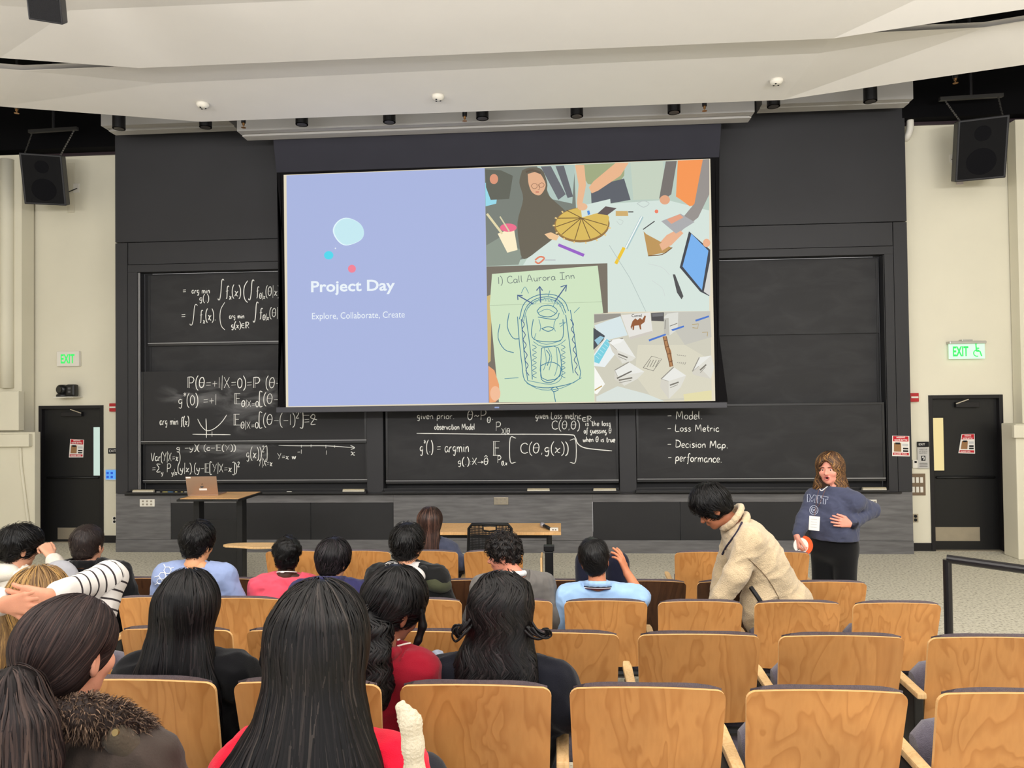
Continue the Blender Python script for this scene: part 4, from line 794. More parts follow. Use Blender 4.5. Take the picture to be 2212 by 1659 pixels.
# ------------------------------------------------------------------ loudspeakers
SPK = mat('speaker_black', (24, 23, 26), .5, .35, var=.05, vscale=4); GRL = mat('speaker_grille', (19, 19, 22), .7, .3, bump=.8, bscale=500); CHROME = mat('chain_steel', (120, 118, 114), .4, .6, metal=.8)
def loudspeaker(pxc, Y, W, H, D, tilt, yaw, roll, zt, label, wire_to=None):
    c = at(*pxc, Y); t = thing('loudspeaker', c, label, 'loudspeaker', 'hanging loudspeakers')
    R = Matrix.Rotation(yaw, 4, 'Z') @ Matrix.Rotation(tilt, 4, 'X') @ Matrix.Rotation(roll, 4, 'Y')
    b = MB(); b.box(-W/2, W/2, 0, D, -H/2, H/2, R); b.build('cabinet', SPK, t, bevel=.012)
    b = MB(); b.box(-W/2+.025, W/2-.025, -.006, -.001, -H/2+.025, H/2-.025, R); g = b.build('grille', GRL, t, bevel=.002)
    for z, r in ((-H*.2, W*.3), (H*.25, W*.17)):
        b = MB(); q = R @ Vector((0, -.0065, z)); ax = R.to_3x3() @ Vector((0, -1, 0)); b.lathe(q, [(r, 0), (r*.92, .002), (r*.3, .001)], 24, ax); b.build('driver', mat('driver', (18, 18, 21), .85, .08), g)
    top = zt-c[2]
    pl = R @ Vector((-W*.42, D*.5, H/2)); pr = R @ Vector((W*.42, D*.5, H/2))
    if zt > 0:
        for s, q in ((-1, pl), (1, pr)):
            b = MB(); e = Vector((s*W*.62, D*.5, top)); n = 12
            for k in range(n):
                a0 = q.lerp(e, k/n); a1 = q.lerp(e, (k+.75)/n); b.bar(a0, a1, .02 if k % 2 else .008, .008 if k % 2 else .02, up=(0, 1, 0))
            b.build('chain', CHROME, t)
        b = MB(); b.bar((-W*.72, D*.5, top), (W*.72, D*.5, top+.02), .05, .045); b.build('hanging_bar', mat('bar_black', (62, 61, 60), .4, metal=.5), t)
        b = MB(); b.tube([(0, D*.5, top), (0, D*.5, 7.2-c[2])], .02, 8); b.build('drop_rod', SPK, t)
    if wire_to is not None:
        b = MB(); a = R @ Vector((W*.5*(1 if wire_to[0]-c[0] > 0 else -1), D*.6, -H*.38)); e = Vector([float(v) for v in (wire_to-c)]); mid = (a+e)/2+Vector((0, -.03, -.10))
        b.tube([a, a.lerp(mid, .6)+Vector((0, 0, -.03)), mid, e.lerp(mid, .3), e], .007, 6); b.build('cable', SPK, t, smooth=True)
    return t
loudspeaker((93, 388), 9.75, .52, .71, .42, math.radians(16), math.radians(29), math.radians(-3), zz(90, 280, 9.9), 'left hanging loudspeaker beside the cable cover plate', at(166, 407, YL-.03))
loudspeaker((2121, 322), 9.35, .55, .76, .42, math.radians(16), math.radians(-22), math.radians(2), zz(2120, 207, 9.5), 'right hanging loudspeaker above the wheelchair exit sign', at(2056, 344, YR-.03))
# third loudspeaker high at the top left, seen from below
c = at(99, 48, 4.6); t = thing('loudspeaker', c, 'black box loudspeaker cut off at the top left corner', 'loudspeaker', 'hanging loudspeakers')
b = MB(); R = Matrix.Rotation(math.radians(26), 4, 'Z') @ Matrix.Rotation(math.radians(30), 4, 'X'); b.box(-.10, .10, 0, .20, 0, .30, R); b.build('cabinet', SPK, t, bevel=.006); b = MB(); b.box(-.09, .09, -.006, -.001, .012, .288, R); b.build('grille', GRL, t); b = MB(); b.tube([(0.0, .05, .25), (0.0, .05, Z2-.05-c[2])], .03, 10); b.build('drop_rod', SPK, t)

# ------------------------------------------------------------------ downlights, sprinklers, sensors
DLM = mat('downlight_black', (20, 19, 20), .4, .4); LENSM = mat('downlight_lens', (70, 66, 62), .3, .5); BRASS = mat('brass', (176, 132, 84), .35, .5, metal=.8)
names = ['far left', 'second from left', 'third from left', 'fourth from left', 'fifth, above the slide photo edge', 'sixth, above the slide photo', 'seventh from left', 'eighth from left', 'far right']
for (px, py), nm in zip(((257, 278), (444, 275), (652, 269), (841, 264), (1042, 256), (1246, 251), (1456, 243), (1671, 230), (1880, 219)), names):
    Yd = 8.72 if 500 < px < 1640 else 8.9
    p = at(px, py, Yd); t = thing('downlight', p, 'black cylinder downlight, %s in the row over the board' % nm, 'downlight', 'black downlights along the board wall')
    b = MB(); b.lathe((0, 0, 0), [(.078, 0.0), (.078, .9)], 24); b.build('cylinder', DLM, t, smooth=False)
    b = MB(); b.lathe((0, 0, -.002), [(.078, 0), (.062, 0), (.06, .018), (.03, .018)], 24); b.build('trim_ring', LENSM, t)
    b = MB(); b.tube([(0, 0, .9), (0, 0, 7.2-p[2])], .012, 8); b.build('stem', DLM, t)
for (px, py, Y), nm in zip(((526, 276, 8.6), (1004, 262, 8.6), (1522, 240, 8.6), (222, 16, 5.7), (36, 245, 8.6), (2064, 180, 8.6)), ('left of the screen top', 'over the slide title edge', 'right of the screen top', 'at the top left edge', 'in the dark left corner', 'in the dark right corner')):
    p = at(px, py, Y); t = thing('sprinkler_head', p, 'small brass sprinkler head %s' % nm, 'sprinkler', 'ceiling sprinklers')
    b = MB(); b.lathe((0, 0, 0), [(.03, 0), (.03, .004), (.006, .006), (.006, .03), (.016, .032), (.016, .06)], 10); b.build('deflector', BRASS, t)
    b = MB(); b.lathe((0, 0, .06), [(.028, 0), (.03, .07), (.014, .09), (.014, 7.2-.06-p[2])], 10); b.build('pipe', DLM, t)
for (px, py), nm in zip(((438, 224), (946, 207), (1677, 173)), ('left', 'middle', 'right')):
    p = atz(px, py, Z1); t = thing('occupancy_sensor', p, 'round white ceiling sensor, the %s one of three' % nm, 'sensor', 'white ceiling sensors')
    b = MB(); b.lathe((0, 0, 0), [(.02, -.05), (.05, -.045), (.068, -.02), (.07, .002)], 24); b.build('dome', PLAST, t, smooth=True)
    for a in (.6, 2.4, 4.2): b = MB(); b.lathe((.03*math.cos(a), .03*math.sin(a), -.049), [(.010, -.004), (.010, .004)], 10); b.build('lens', INKB, t)
# white pipe elbow at the right of the board wall
b = MB(); b.tube(cat_rom([np.array(at(1966, 258, YR-.1)), at(1966, 275, YR-.1), at(1963, 288, YR-.09), at(1958, 297, YR-.06), at(1957, 300, YR+.02)], 4), .045, 14); o = b.build('pipe_elbow', PLAST, None, smooth=True); tag(o, 'white pipe elbow at the top right of the board wall', 'pipe')

# ------------------------------------------------------------------ lectern desk with laptop
MAPLE = wood_mat('maple_top', (226, 180, 124), (214, 164, 106), (206, 158, 104), 1.4); BLKM = mat('black_metal', (17, 17, 18), .45, .4)
zt = 1.06; fl = atz(381, 1078, zt); fr_ = atz(513, 1078, zt); W = fr_[0]-fl[0]; cx = (fl[0]+fr_[0])/2; y0 = fl[1]; dep = .62
LDK = thing('lectern_desk', (cx, y0+dep/2, 0), 'black sit-stand lectern desk with maple top holding the laptop', 'desk')
b = MB(); b.prism([(-W/2, -dep/2, zt-.03), (W/2, -dep/2, zt-.03), (W/2+.02, -dep/2+.1, zt-.03), (W/2+.02, dep/2, zt-.03), (-W/2-.02, dep/2, zt-.03), (-W/2-.02, -dep/2+.1, zt-.03)], (0, 0, .024)); tp = b.build('edge_frame', BLKM, LDK, bevel=.006)
boxo('desk_top', -W/2+.025, W/2-.005, -dep/2+.03, dep/2-.005, zt-.0058, zt, MAPLE, LDK, bevel=.002)
for s in (-1, 1):
    boxo('leg_column', s*W*.36-.035, s*W*.36+.035, -.06, .06, .03, zt-.031, BLKM, LDK, bevel=.005); boxo('foot', s*W*.36-.04, s*W*.36+.04, -.30, .30, 0, .03, BLKM, LDK, bevel=.006)
boxo('modesty_panel', -W*.36+.036, W*.36-.036, -.02, .0, .08, .78, BLKM, LDK, bevel=.003)
boxo('grip', -.06, .06, -dep/2-.012, -dep/2+.0, zt-.02, zt-.004, BLKM, LDK, bevel=.003)
lc = atz(455, 1066, zt+.002); LAP = thing('laptop', (lc[0], y0+dep*.42, zt+.0005), 'open rose-grey laptop standing on the lectern desk', 'laptop', rz=0.06)
LM = mat('laptop_metal', (176, 146, 124), .35, .5, metal=.55); lw = .36
boxo('base', -lw/2, lw/2, 0, .24, 0, .014, LM, LAP, bevel=.003)
Rt = Matrix.Translation((0, 0.002, .014)) @ Matrix.Rotation(math.radians(14), 4, 'X')
b = MB(); b.box(-lw/2, lw/2, -.006, 0, 0, .225, Rt); lid = b.build('lid', LM, LAP, bevel=.002)
b = MB(); b.lathe(Rt @ Vector((0, -.0068, .105)), [(.019, -.0006), (.019, .0006)], 18, (0, -1, .25)); lg = b.build('lid_emblem', mat('emblem_dark', (52, 42, 34), .3), lid); b = MB(); b.bar(Rt @ Vector((.0, -.0068, .126)), Rt @ Vector((.008, -.0068, .138)), .008, .001, up=(0, 1, 0)); b.build('emblem_leaf', MATS['emblem_dark'], lid)
b = MB(); b.box(-.035, .055, -.0075, -.0062, .055, .078, Rt); b.build('sticker', PWHITE, lid); b = MB(); b.box(-lw/2+.004, -lw/2+.06, -.0075, -.0062, .205, .222, Rt); b.build('sticker', PWHITE, lid)
# ------------------------------------------------------------------ front table, chair, microphone
zt2 = .735; fr_ = atz(1212, 1150, zt2); bk = atz(1212, 1130, zt2); TY0 = fr_[1]; TD = min(.7, bk[1]-fr_[1]); TW = 1.62
TB = thing('front_table', (fr_[0]-TW/2, TY0+TD/2, 0), 'long light wood table with black legs before the board', 'table')
boxo('table_top', -TW/2, TW/2, -TD/2, TD/2, zt2-.03, zt2, MAPLE, TB, bevel=.003)
for sx in (-1, 1):
    for sy in (-1, 1): b = MB(); b.tube([(sx*(TW/2-.13), sy*(TD/2-.08), 0), (sx*(TW/2-.13), sy*(TD/2-.08), zt2-.031)], .028, 12); b.build('leg', BLKM, TB, smooth=False)
boxo('apron', -TW/2+.13, TW/2-.13, -TD/2+.06, -TD/2+.08, zt2-.075, zt2-.031, BLKM, TB)
p = atz(1178, 1138, zt2+.02); MIC = thing('microphone', (p[0], p[1], zt2), 'black handheld microphone lying at the right end of the front table', 'microphone')
b = MB(); b.tube([(-.02, .03, .028), (.02, -.04, .024), (.05, -.10, .02)], .018, 12, rad=[.017, .019, .015]); b.build('handle', BLKM, MIC, smooth=True); b = MB(); b.lathe((-.03, .048, .0305), [(.012, -.03), (.024, -.02), (.029, 0), (.026, .018), (.016, .026)], 16, (-.5, .86, .1)); b.build('head_grille', mat('mic_grille', (168, 164, 170), .4, metal=.5), MIC, smooth=True)
p = atz(1197, 1144, zt2+.01); t = thing('small_box', (p[0], p[1], zt2+.0005), 'small white charger box at the table corner', 'box'); b = MB(); b.box(-.045, .045, -.03, .03, 0, .028); b.build('case', PLAST, t, bevel=.004)
for k in (-.02, .008): boxo('port', k, k+.016, -.0325, -.0305, .008, .018, INKB, t)
# mesh task chair
p = at(1059, 1131, 7.25); CHR = thing('task_chair', (p[0], 7.35, 0), 'black mesh-back office chair at the front table', 'chair'); zt3 = p[2]; MESHM = mat('mesh_black', (22, 21, 22), .6, .3)
def cw(u, v): return (u*(.235-.02*v), -.10-.05*(1-u*u)-.03*v, zt3-.46+.46*v)
b = MB(); rim = [cw(-1, 0), cw(-1, .5), cw(-1, .9), cw(-.85, 1), cw(0, 1.02), cw(.85, 1), cw(1, .9), cw(1, .5), cw(1, 0), cw(.5, -.04), cw(-.5, -.04), cw(-1, 0)]; b.tube(rim, .016, 8, caps=False); b.build('back_frame', BLKM, CHR, smooth=True)
b = MB()
for i in range(-14, 15):
    q = []
    for k in range(9):
        v = k/8*.98; u = i/15.0
        if abs(u) < .3 and v > .87: continue
        q.append(cw(u, v))
    if len(q) > 1: b.tube(q, .0060, 4, caps=False)
for k in range(26):
    v = .02+k*.036
    for (a, c_) in (((-.97, .97),) if v < .86 else ((-.97, -.3), (.3, .97))): b.tube([cw(a+(c_-a)*j/6, v) for j in range(7)], .0075 if v < .6 else .0055, 4, caps=False)
o = b.build('mesh_back', MESHM, CHR); o['kind'] = 'stuff'
b = MB(); b.tube([cw(-.3, .88), cw(0, .86), cw(.3, .88), cw(.3, .97), cw(0, .98), cw(-.3, .97), cw(-.3, .88)], .008, 6, caps=False); b.build('hand_hole', BLKM, CHR)
b = MB(); b.box(-.24, .24, -.06, .40, .42, .48); b.build('seat', MESHM, CHR, bevel=.025); b = MB(); b.tube([(0, .16, .08), (0, .16, .42)], .03, 12); b.build('gas_post', BLKM, CHR)
for k in range(5):
    a = 2*math.pi*k/5+.3; b = MB(); b.bar((0, .16, .09), (.29*math.cos(a), .16+.29*math.sin(a), .065), .045, .03); lg = b.build('base_spoke', BLKM, CHR); b = MB(); b.lathe((.29*math.cos(a), .16+.29*math.sin(a), .027), [(.027, -.015), (.027, .015)], 12, (math.sin(a), -math.cos(a), 0)); b.build('castor', BLKM, lg)
for s in (-1, 1): b = MB(); b.bar((s*.2, .05, .44), (s*.2, -.13, zt3-.44), .03, .02); b.build('back_bracket', BLKM, CHR)
# black handrail at the right aisle
HR = mat('rail_black', (26, 24, 28), .3, .5); p0 = at(2046, 1207, 5.25); p1 = at(2212, 1230, 4.98); dirv = (p1-p0)/np.linalg.norm(p1-p0); p2 = p0+dirv*1.75
HB = thing('handrail', (p0[0], p0[1], 0), 'black tubular handrail at the right aisle', 'handrail'); b = MB(); o3 = lambda p, z=None: (p[0]-p0[0], p[1]-p0[1], p[2] if z is None else z)
b.tube([o3(p0), o3(p2)], .03, 14); b.build('rail', HR, HB, smooth=False)
for p in (p0, p0+dirv*1.7): b = MB(); b.tube([(p[0]-p0[0], p[1]-p0[1], 0), (p[0]-p0[0], p[1]-p0[1], p[2]-.005)], .028, 14); b.build('post', HR, HB); b = MB(); b.lathe((p[0]-p0[0], p[1]-p0[1], 0), [(.06, 0), (.06, .012)], 16); b.build('floor_flange', HR, HB)

# ------------------------------------------------------------------ auditorium seats
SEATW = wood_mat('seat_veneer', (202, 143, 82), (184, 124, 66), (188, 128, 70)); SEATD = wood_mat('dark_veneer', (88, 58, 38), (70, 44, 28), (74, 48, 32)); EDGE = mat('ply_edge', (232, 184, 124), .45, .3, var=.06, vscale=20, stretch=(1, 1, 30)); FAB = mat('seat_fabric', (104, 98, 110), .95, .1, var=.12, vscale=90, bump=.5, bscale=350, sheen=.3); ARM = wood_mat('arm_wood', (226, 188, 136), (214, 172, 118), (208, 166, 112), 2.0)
BH = 0.43
def back_outline(w, n=6, grow=0.0):
    """outline of the back in its own plane: x, h (h=0 bottom, BH top)"""
    hw = w/2+grow; r = .034+grow; pts = []; top = BH+grow
    def arch(x): return top-.018*(x/hw)**2
    for a in np.linspace(180, 90, n): pts.append((-hw+r+r*math.cos(math.radians(a)), arch(hw-r)-r+r*math.sin(math.radians(a))))
    for x in np.linspace(-hw+r, hw-r, 9)[1:-1]: pts.append((x, arch(x)))
    for a in np.linspace(90, 0, n): pts.append((hw-r+r*math.cos(math.radians(a)), arch(hw-r)-r+r*math.sin(math.radians(a))))
    rb = .03
    for a in np.linspace(0, -90, 4): pts.append((hw-.012-rb+rb*math.cos(math.radians(a)), -grow+rb+rb*math.sin(math.radians(a))))
    for a in np.linspace(-90, -180, 4): pts.append((-hw+.012+rb+rb*math.cos(math.radians(a)), -grow+rb+rb*math.sin(math.radians(a))))
    return pts
TILT = math.radians(13)
def bpt(x, h, d):    # d>0 towards the sitter; top at z=.87, y=0
    c = .030*(1-(x/.27)**2)        # shell bulges to the rear in the middle
    y0 = -(d)*math.cos(TILT); s = BH-h
    return (x, s*math.sin(TILT)+(d+.030-c)*math.cos(TILT), .882-s*math.cos(TILT)+(d)*math.sin(TILT)*.0)
def make_seat(w, face):
    t = bpy.data.objects.new('auditorium_seat', None); COL.objects.link(t); t.empty_display_size = .1
    ol = back_outline(w); n = len(ol)
    # plywood back: face panels split in strips so the shell can curve
    def shell(ol, d0, d1, name, m_face, m_edge, parent, strips=10, soft=False):
        me = bpy.data.meshes.new(name); bm = bmesh.new(); vs0 = [bm.verts.new((x, 0, h)) for x, h in ol]; f = bm.faces.new(vs0)
        xs_ = np.linspace(-w/2, w/2, strips+1)[1:-1]
        for x in xs_: bmesh.ops.bisect_plane(bm, geom=bm.verts[:]+bm.edges[:]+bm.faces[:], plane_co=(x, 0, 0), plane_no=(1, 0, 0))
        ret = bmesh.ops.extrude_face_region(bm, geom=bm.faces[:]); ex = [v for v in ret['geom'] if isinstance(v, bmesh.types.BMVert)]; exs = set(ex)
        rearfaces = [f_ for f_ in bm.faces if all(v not in exs for v in f_.verts)]
        for v in bm.verts:
            d = d1 if v in exs else d0; v.co = Vector(bpt(v.co.x, v.co.z, d))
        bmesh.ops.recalc_face_normals(bm, faces=bm.faces)
        for f_ in bm.faces:
            k = sum(v in exs for v in f_.verts); f_.material_index = 0 if k in (0, len(f_.verts)) else 1
        bm.to_mesh(me); bm.free(); me.materials.append(m_face); me.materials.append(m_edge); return link(name, me, parent)
    shell(ol, 0, .013, 'backrest', face, EDGE, t)
    # padded front of the back, domed over the top edge
    P = []; hw = w/2-.012; nx, nz = 13, 12
    for i in range(nx):
        u = -1+2*i/(nx-1); row = []
        for j in range(nz):
            v = j/(nz-1); e = (1-abs(u)**6)*(1-abs(2*v-1)**6); x = u*hw; h = -.0+v*(BH+.026*(1-u**4)-.012)
            q = bpt(x, h, .0135+.055*max(e, 0)**.5); row.append(q)
        P.append(row)
    b = MB(); b.quadgrid(P); P2 = [[bpt(-hw+2*hw*i/(nx-1), (j/(nz-1))*(BH+.026*(1-(-1+2*i/(nx-1))**4)-.012), .0135) for j in range(nz)] for i in range(nx)]; b.quadgrid(P2); bp = b.build('back_cushion', FAB, t, smooth=True)
    # tip-up seat, folded up
    P = []; sw = w/2-.03
    for i in range(11):
        u = -1+2*i/10; row = []
        for k in range(20):
            a = 2*math.pi*k/20; cy, cz = .052*np.sign(math.cos(a))*abs(math.cos(a))**.6, .215*np.sign(math.sin(a))*abs(math.sin(a))**.5
            f = (1-abs(u)**8*.25); row.append((u*sw, .205+cy*f+.10*(cz/.215)*.55, .475+cz*f))
        row.append(row[0]); P.append(row)
    b = MB(); b.quadgrid(P); b.poly(P[0][:-1]); b.poly(P[-1][:-1][::-1]); st = b.build('seat_cushion', FAB, t, smooth=True)
    b = MB(); b.tube([(-w/2, .12, .42), (w/2, .12, .42)], .02, 8); b.build('hinge_bar', BLKM, t)
    return t
def add_arm(t, w, s, ext=0.024):
    """armrest on its stanchion at side s"""
    x = s*(w/2+ext)
    b = MB(); b.prism([(x-.020, .05, .60), (x+.020, .05, .60), (x+.022, .30, .61), (x+.016, .36, .61), (x-.016, .36, .61), (x-.022, .30, .61)], (0, 0, .026)); a = b.build('armrest', ARM, t, bevel=.007)
    b = MB(); b.prism([(x-.02, .08, 0), (x-.02, .22, 0), (x-.02, .24, .599), (x-.02, .08, .599)], (.04, 0, 0)); b.build('stanchion', BLKM, t, bevel=.006)
    b = MB(); b.box(x-.022, x+.022, .03, .30, 0, .012); b.build('foot_plate', BLKM, t)
SEATS = {}
protos = {}
rowdefs = {1: (.50, [-2.29, -1.70, -1.12, -.57, 1.19, 1.78], 'front row'), 2: (.52, [-3.0, -2.4, -1.8, -1.2, -.59, .01, .61, 1.205, 1.835], 'second row from the front'),
           3: (.487, [-3.6, -3.05, -2.49, -1.94, -1.39, -.84, -.297, .258, .807, 1.363, 1.92], 'third row from the front'), 4: (.522, [-2.34, -1.75, -1.16, -.585, -.012, .59, 1.19, 1.81], 'second row from the camera'),
           5: (.478, [-1.90, -1.355, -.815, -.275, .26, .80, 1.365], 'row nearest the camera'), 6: (.48, [-1.08, -.52], 'row below the picture')}
ordw = ['rightmost', 'second from right', 'third from right', 'fourth from right', 'fifth from right', 'sixth from right', 'seventh from right', 'eighth from right', 'ninth from right', 'tenth from right', 'eleventh from right']
for r, (w, xs_, rn) in rowdefs.items():
    pl_, pd_ = None, None
    for i, x in enumerate(xs_):
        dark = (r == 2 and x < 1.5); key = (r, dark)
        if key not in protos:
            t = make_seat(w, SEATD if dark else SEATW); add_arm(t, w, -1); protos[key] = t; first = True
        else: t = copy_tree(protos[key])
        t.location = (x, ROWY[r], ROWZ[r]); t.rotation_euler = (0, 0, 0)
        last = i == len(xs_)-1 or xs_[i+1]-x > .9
        tag(t, '%s auditorium seat, %s in the %s' % ('dark-backed wooden' if dark else 'light wood', ordw[len(xs_)-1-i], rn), 'seat', 'seats of the '+rn)
        SEATS[(r, round(x, 2))] = (t, last, w)
for (r, x), (t, last, w) in SEATS.items():
    if last: add_arm(t, w, 1)
# unfolded writing tablet of the front row's left end seat
t = SEATS[(1, -2.29)][0]
tz = zz(540, 1185, 6.35); ol = [(-.29, .33), (-.33, .38), (-.28, .44), (-.16, .47), (.15, .47), (.22, .40), (.2, .3), (.02, .26), (-.12, .30)]
b = MB(); b.prism([(x-.47, y+.02, .835) for x, y in cat_rom([np.array(p) for p in ol+[ol[0]]], 3)[:-1]], (0, 0, .018)); tb = b.build('writing_tablet', ARM, t, bevel=.004)
b = MB(); b.bar((-.275, .30, .61), (-.30, .34, .834), .03, .03); b.build('tablet_bracket', BLKM, tb)
# lone stanchion with a folded tablet in the front-row gap
p = at(1186, 1190, 6.05); t = thing('tablet_stand', (p[0], 6.05, 0), 'black stanchion with folded writing tablet beside the front table leg', 'writing tablet stand')
b = MB(); b.box(-.035, .035, -.05, .05, 0, p[2]); b.build('post', BLKM, t, bevel=.006); b = MB(); b.box(-.045, .045, -.03, .03, p[2], p[2]+.05); b.build('hinge', BLKM, t, bevel=.006); b = MB(); b.prism([(-.075, -.05, p[2]-.05), (-.075, .22, p[2]-.06), (-.075, .25, p[2]-.3), (-.075, 0, p[2]-.42), (-.075, -.05, p[2]-.36)], (.018, 0, 0)); b.build('folded_tablet', ARM, t, bevel=.004)
b = MB(); b.box(-.08, .08, -.1, .1, 0, .012); b.build('foot_plate', BLKM, t)
# ------------------------------------------------------------------ people: smooth implicit bodies
def V3(*a): return np.array(a, float)
def rotm(yaw=0, pitch=0, roll=0):
    """yaw about z (+ = turns to the left), pitch about x (+ = looks up), roll about y"""
    return np.array((Matrix.Rotation(yaw, 3, 'Z') @ Matrix.Rotation(pitch, 3, 'X') @ Matrix.Rotation(roll, 3, 'Y')))
def s_cap(P, a, b, ra, rb):
    ab = b-a; t = np.clip(((P-a) @ ab)/max(ab @ ab, 1e-9), 0, 1); return np.linalg.norm(P-a-t[:, None]*ab, axis=1)-(ra+(rb-ra)*t)
def s_ell(P, c, r, R=None):
    q = P-c
    if R is not None: q = q @ R
    k0 = np.linalg.norm(q/r, axis=1); k1 = np.linalg.norm(q/(r*r), axis=1)+1e-9; return k0*(k0-1)/k1
def smin(a, b, k):
    if k <= 0: return np.minimum(a, b)
    h = np.clip(0.5+0.5*(b-a)/k, 0, 1); return b+(a-b)*h-k*h*(1-h)
def smax(a, b, k): return -smin(-a, -b, k)
def wrinkle(P, f, seed, n=6):
    r = np.random.RandomState(seed); o = 0
    for i in range(n):
        d = r.normal(size=3); d /= np.linalg.norm(d); o = o+np.sin((P @ d)*f*r.uniform(.5, 1.6)+r.uniform(0, 6.28)+1.2*np.sin((P @ r.normal(size=3))*f*.35))
    return o/n
class Sdf:
    """list of primitives, smooth-united; sub = carved away; fn = extra functions d = fn(P, d)"""
    def __init__(s, k=0.03): s.pr = []; s.sub = []; s.fn = []; s.k = k
    def cap(s, a, b, ra, rb=None, k=None): s.pr.append(('c', np.array(a, float), np.array(b, float), ra, ra if rb is None else rb, s.k if k is None else k)); return s
    def ell(s, c, r, R=None, k=None): s.pr.append(('e', np.array(c, float), np.array(r, float), R, None, s.k if k is None else k)); return s
    def chain(s, pts, rads, k=None):
        for i in range(len(pts)-1): s.cap(pts[i], pts[i+1], rads[i], rads[i+1], k)
        return s
    def carve(s, c, r, R=None, k=.01): s.sub.append((np.array(c, float), np.array(r, float), R, k)); return s
    def __call__(s, P):
        d = None
        for t, a, b, c, e, k in s.pr:
            q = s_cap(P, a, b, c, e) if t == 'c' else s_ell(P, a, b, c)
            d = q if d is None else smin(d, q, k)
        for c, r, R, k in s.sub: d = smax(d, -s_ell(P, c, r, R), k)
        for f in s.fn: d = f(P, d)
        return d
    def bounds(s, pad):
        lo = np.full(3, 1e9); hi = -lo
        for t, a, b, c, e, k in s.pr:
            if t == 'c':
                for p, r in ((a, c), (b, e)): lo = np.minimum(lo, p-r); hi = np.maximum(hi, p+r)
            else: m_ = max(b); rr = b if c is None else np.full(3, m_); lo = np.minimum(lo, a-rr); hi = np.maximum(hi, a+rr)
        return lo-pad, hi+pad
    def mesh(s, h, pad=0.03, lo=None, hi=None):
        l, u = s.bounds(pad)
        if lo is not None: l = np.maximum(l, lo)
        if hi is not None: u = np.minimum(u, hi)
        n = np.maximum(np.ceil((u-l)/h).astype(int)+1, 4)
        # coarse pass first: only blocks near the surface are sampled finely
        B_ = 4; nb = np.ceil(n/B_).astype(int); n = nb*B_
        cen = np.stack(np.meshgrid(*[l[i]+h*(B_*np.arange(nb[i])+(B_-1)/2) for i in range(3)], indexing='ij'), -1).reshape(-1, 3)
        Fc = s(cen); near = np.abs(Fc) < B_*h*1.7+.012
        F = np.where(Fc < 0, -1.0, 1.0)[:, None].repeat(B_**3, 1)
        off = np.stack(np.meshgrid(*[h*(np.arange(B_)-(B_-1)/2)]*3, indexing='ij'), -1).reshape(-1, 3)
        pts = (cen[near][:, None, :]+off[None]).reshape(-1, 3); val = np.empty(len(pts))
        for i in range(0, len(pts), 200000): val[i:i+200000] = s(pts[i:i+200000])
        F[near] = val.reshape(-1, B_**3)
        F = F.reshape(nb[0], nb[1], nb[2], B_, B_, B_).transpose(0, 3, 1, 4, 2, 5).reshape(n)
        return surf_net(F, l, h)
def surf_net(F, org, h):
    s = F < 0; nx, ny, nz = F.shape
    cnt = sum(s[i:nx-1+i, j:ny-1+j, k:nz-1+k].astype(np.int8) for i in (0, 1) for j in (0, 1) for k in (0, 1))
    act = (cnt > 0) & (cnt < 8); idx = np.full(act.shape, -1); I, J, K = np.nonzero(act); idx[I, J, K] = np.arange(len(I))
    acc = np.zeros((len(I), 3)); num = np.zeros(len(I))
    co = [(i, j, k) for i in (0, 1) for j in (0, 1) for k in (0, 1)]
    for a in range(8):
        for b in range(a+1, 8):
            A, B = co[a], co[b]
            if sum(abs(A[q]-B[q]) for q in range(3)) != 1: continue
            fa = F[I+A[0], J+A[1], K+A[2]]; fb = F[I+B[0], J+B[1], K+B[2]]; m_ = (fa < 0) != (fb < 0)
            t = np.where(m_, fa/(fa-fb+1e-12), 0)
            for q in range(3): acc[:, q] += np.where(m_, A[q]+t*(B[q]-A[q]), 0)
            num += m_
    V = (acc/num[:, None]+np.stack([I, J, K], 1))*h+org
    Q = []
    for ax in range(3):
        sl0 = [slice(None)]*3; sl1 = [slice(None)]*3; sl0[ax] = slice(0, -1); sl1[ax] = slice(1, None)
        d = s[tuple(sl0)] != s[tuple(sl1)]; inside = s[tuple(sl0)]; p = np.argwhere(d)
        o1, o2 = [(1, 2), (2, 0), (0, 1)][ax]
        ok = (p[:, o1] > 0) & (p[:, o2] > 0) & (p[:, o1] < F.shape[o1]-1) & (p[:, o2] < F.shape[o2]-1); p = p[ok]; ins = inside[tuple(p.T)]
        def c(a, b): q = p.copy(); q[:, o1] -= a; q[:, o2] -= b; return idx[tuple(q.T)]
        q = np.stack([c(1, 1), c(0, 1), c(0, 0), c(1, 0)], 1); q[~ins] = q[~ins][:, ::-1]; Q.append(q)
    return V, np.concatenate(Q)
def np_mesh(name, V, Q, material, parent=None, smooth=True, colors=None):
    me = bpy.data.meshes.new(name); n, m_ = len(V), len(Q); me.vertices.add(n); me.vertices.foreach_set('co', np.asarray(V, np.float32).ravel())
    me.loops.add(m_*4); me.loops.foreach_set('vertex_index', np.asarray(Q, np.int32).ravel()); me.polygons.add(m_); me.polygons.foreach_set('loop_start', np.arange(0, m_*4, 4, dtype=np.int32)); me.polygons.foreach_set('loop_total', np.full(m_, 4, np.int32))
    if smooth: me.polygons.foreach_set('use_smooth', np.ones(m_, bool))
    me.update(calc_edges=True)
    if colors is not None:
        a = me.color_attributes.new('Col', 'FLOAT_COLOR', 'POINT'); a.data.foreach_set('color', np.asarray(colors, np.float32).ravel())
    me.materials.append(material); return link(name, me, parent)
def cat_mesh(parts):
    V = []; Q = []; n = 0
    for v, q in parts: V.append(v); Q.append(q+n); n += len(v)
    return np.concatenate(V), np.concatenate(Q)

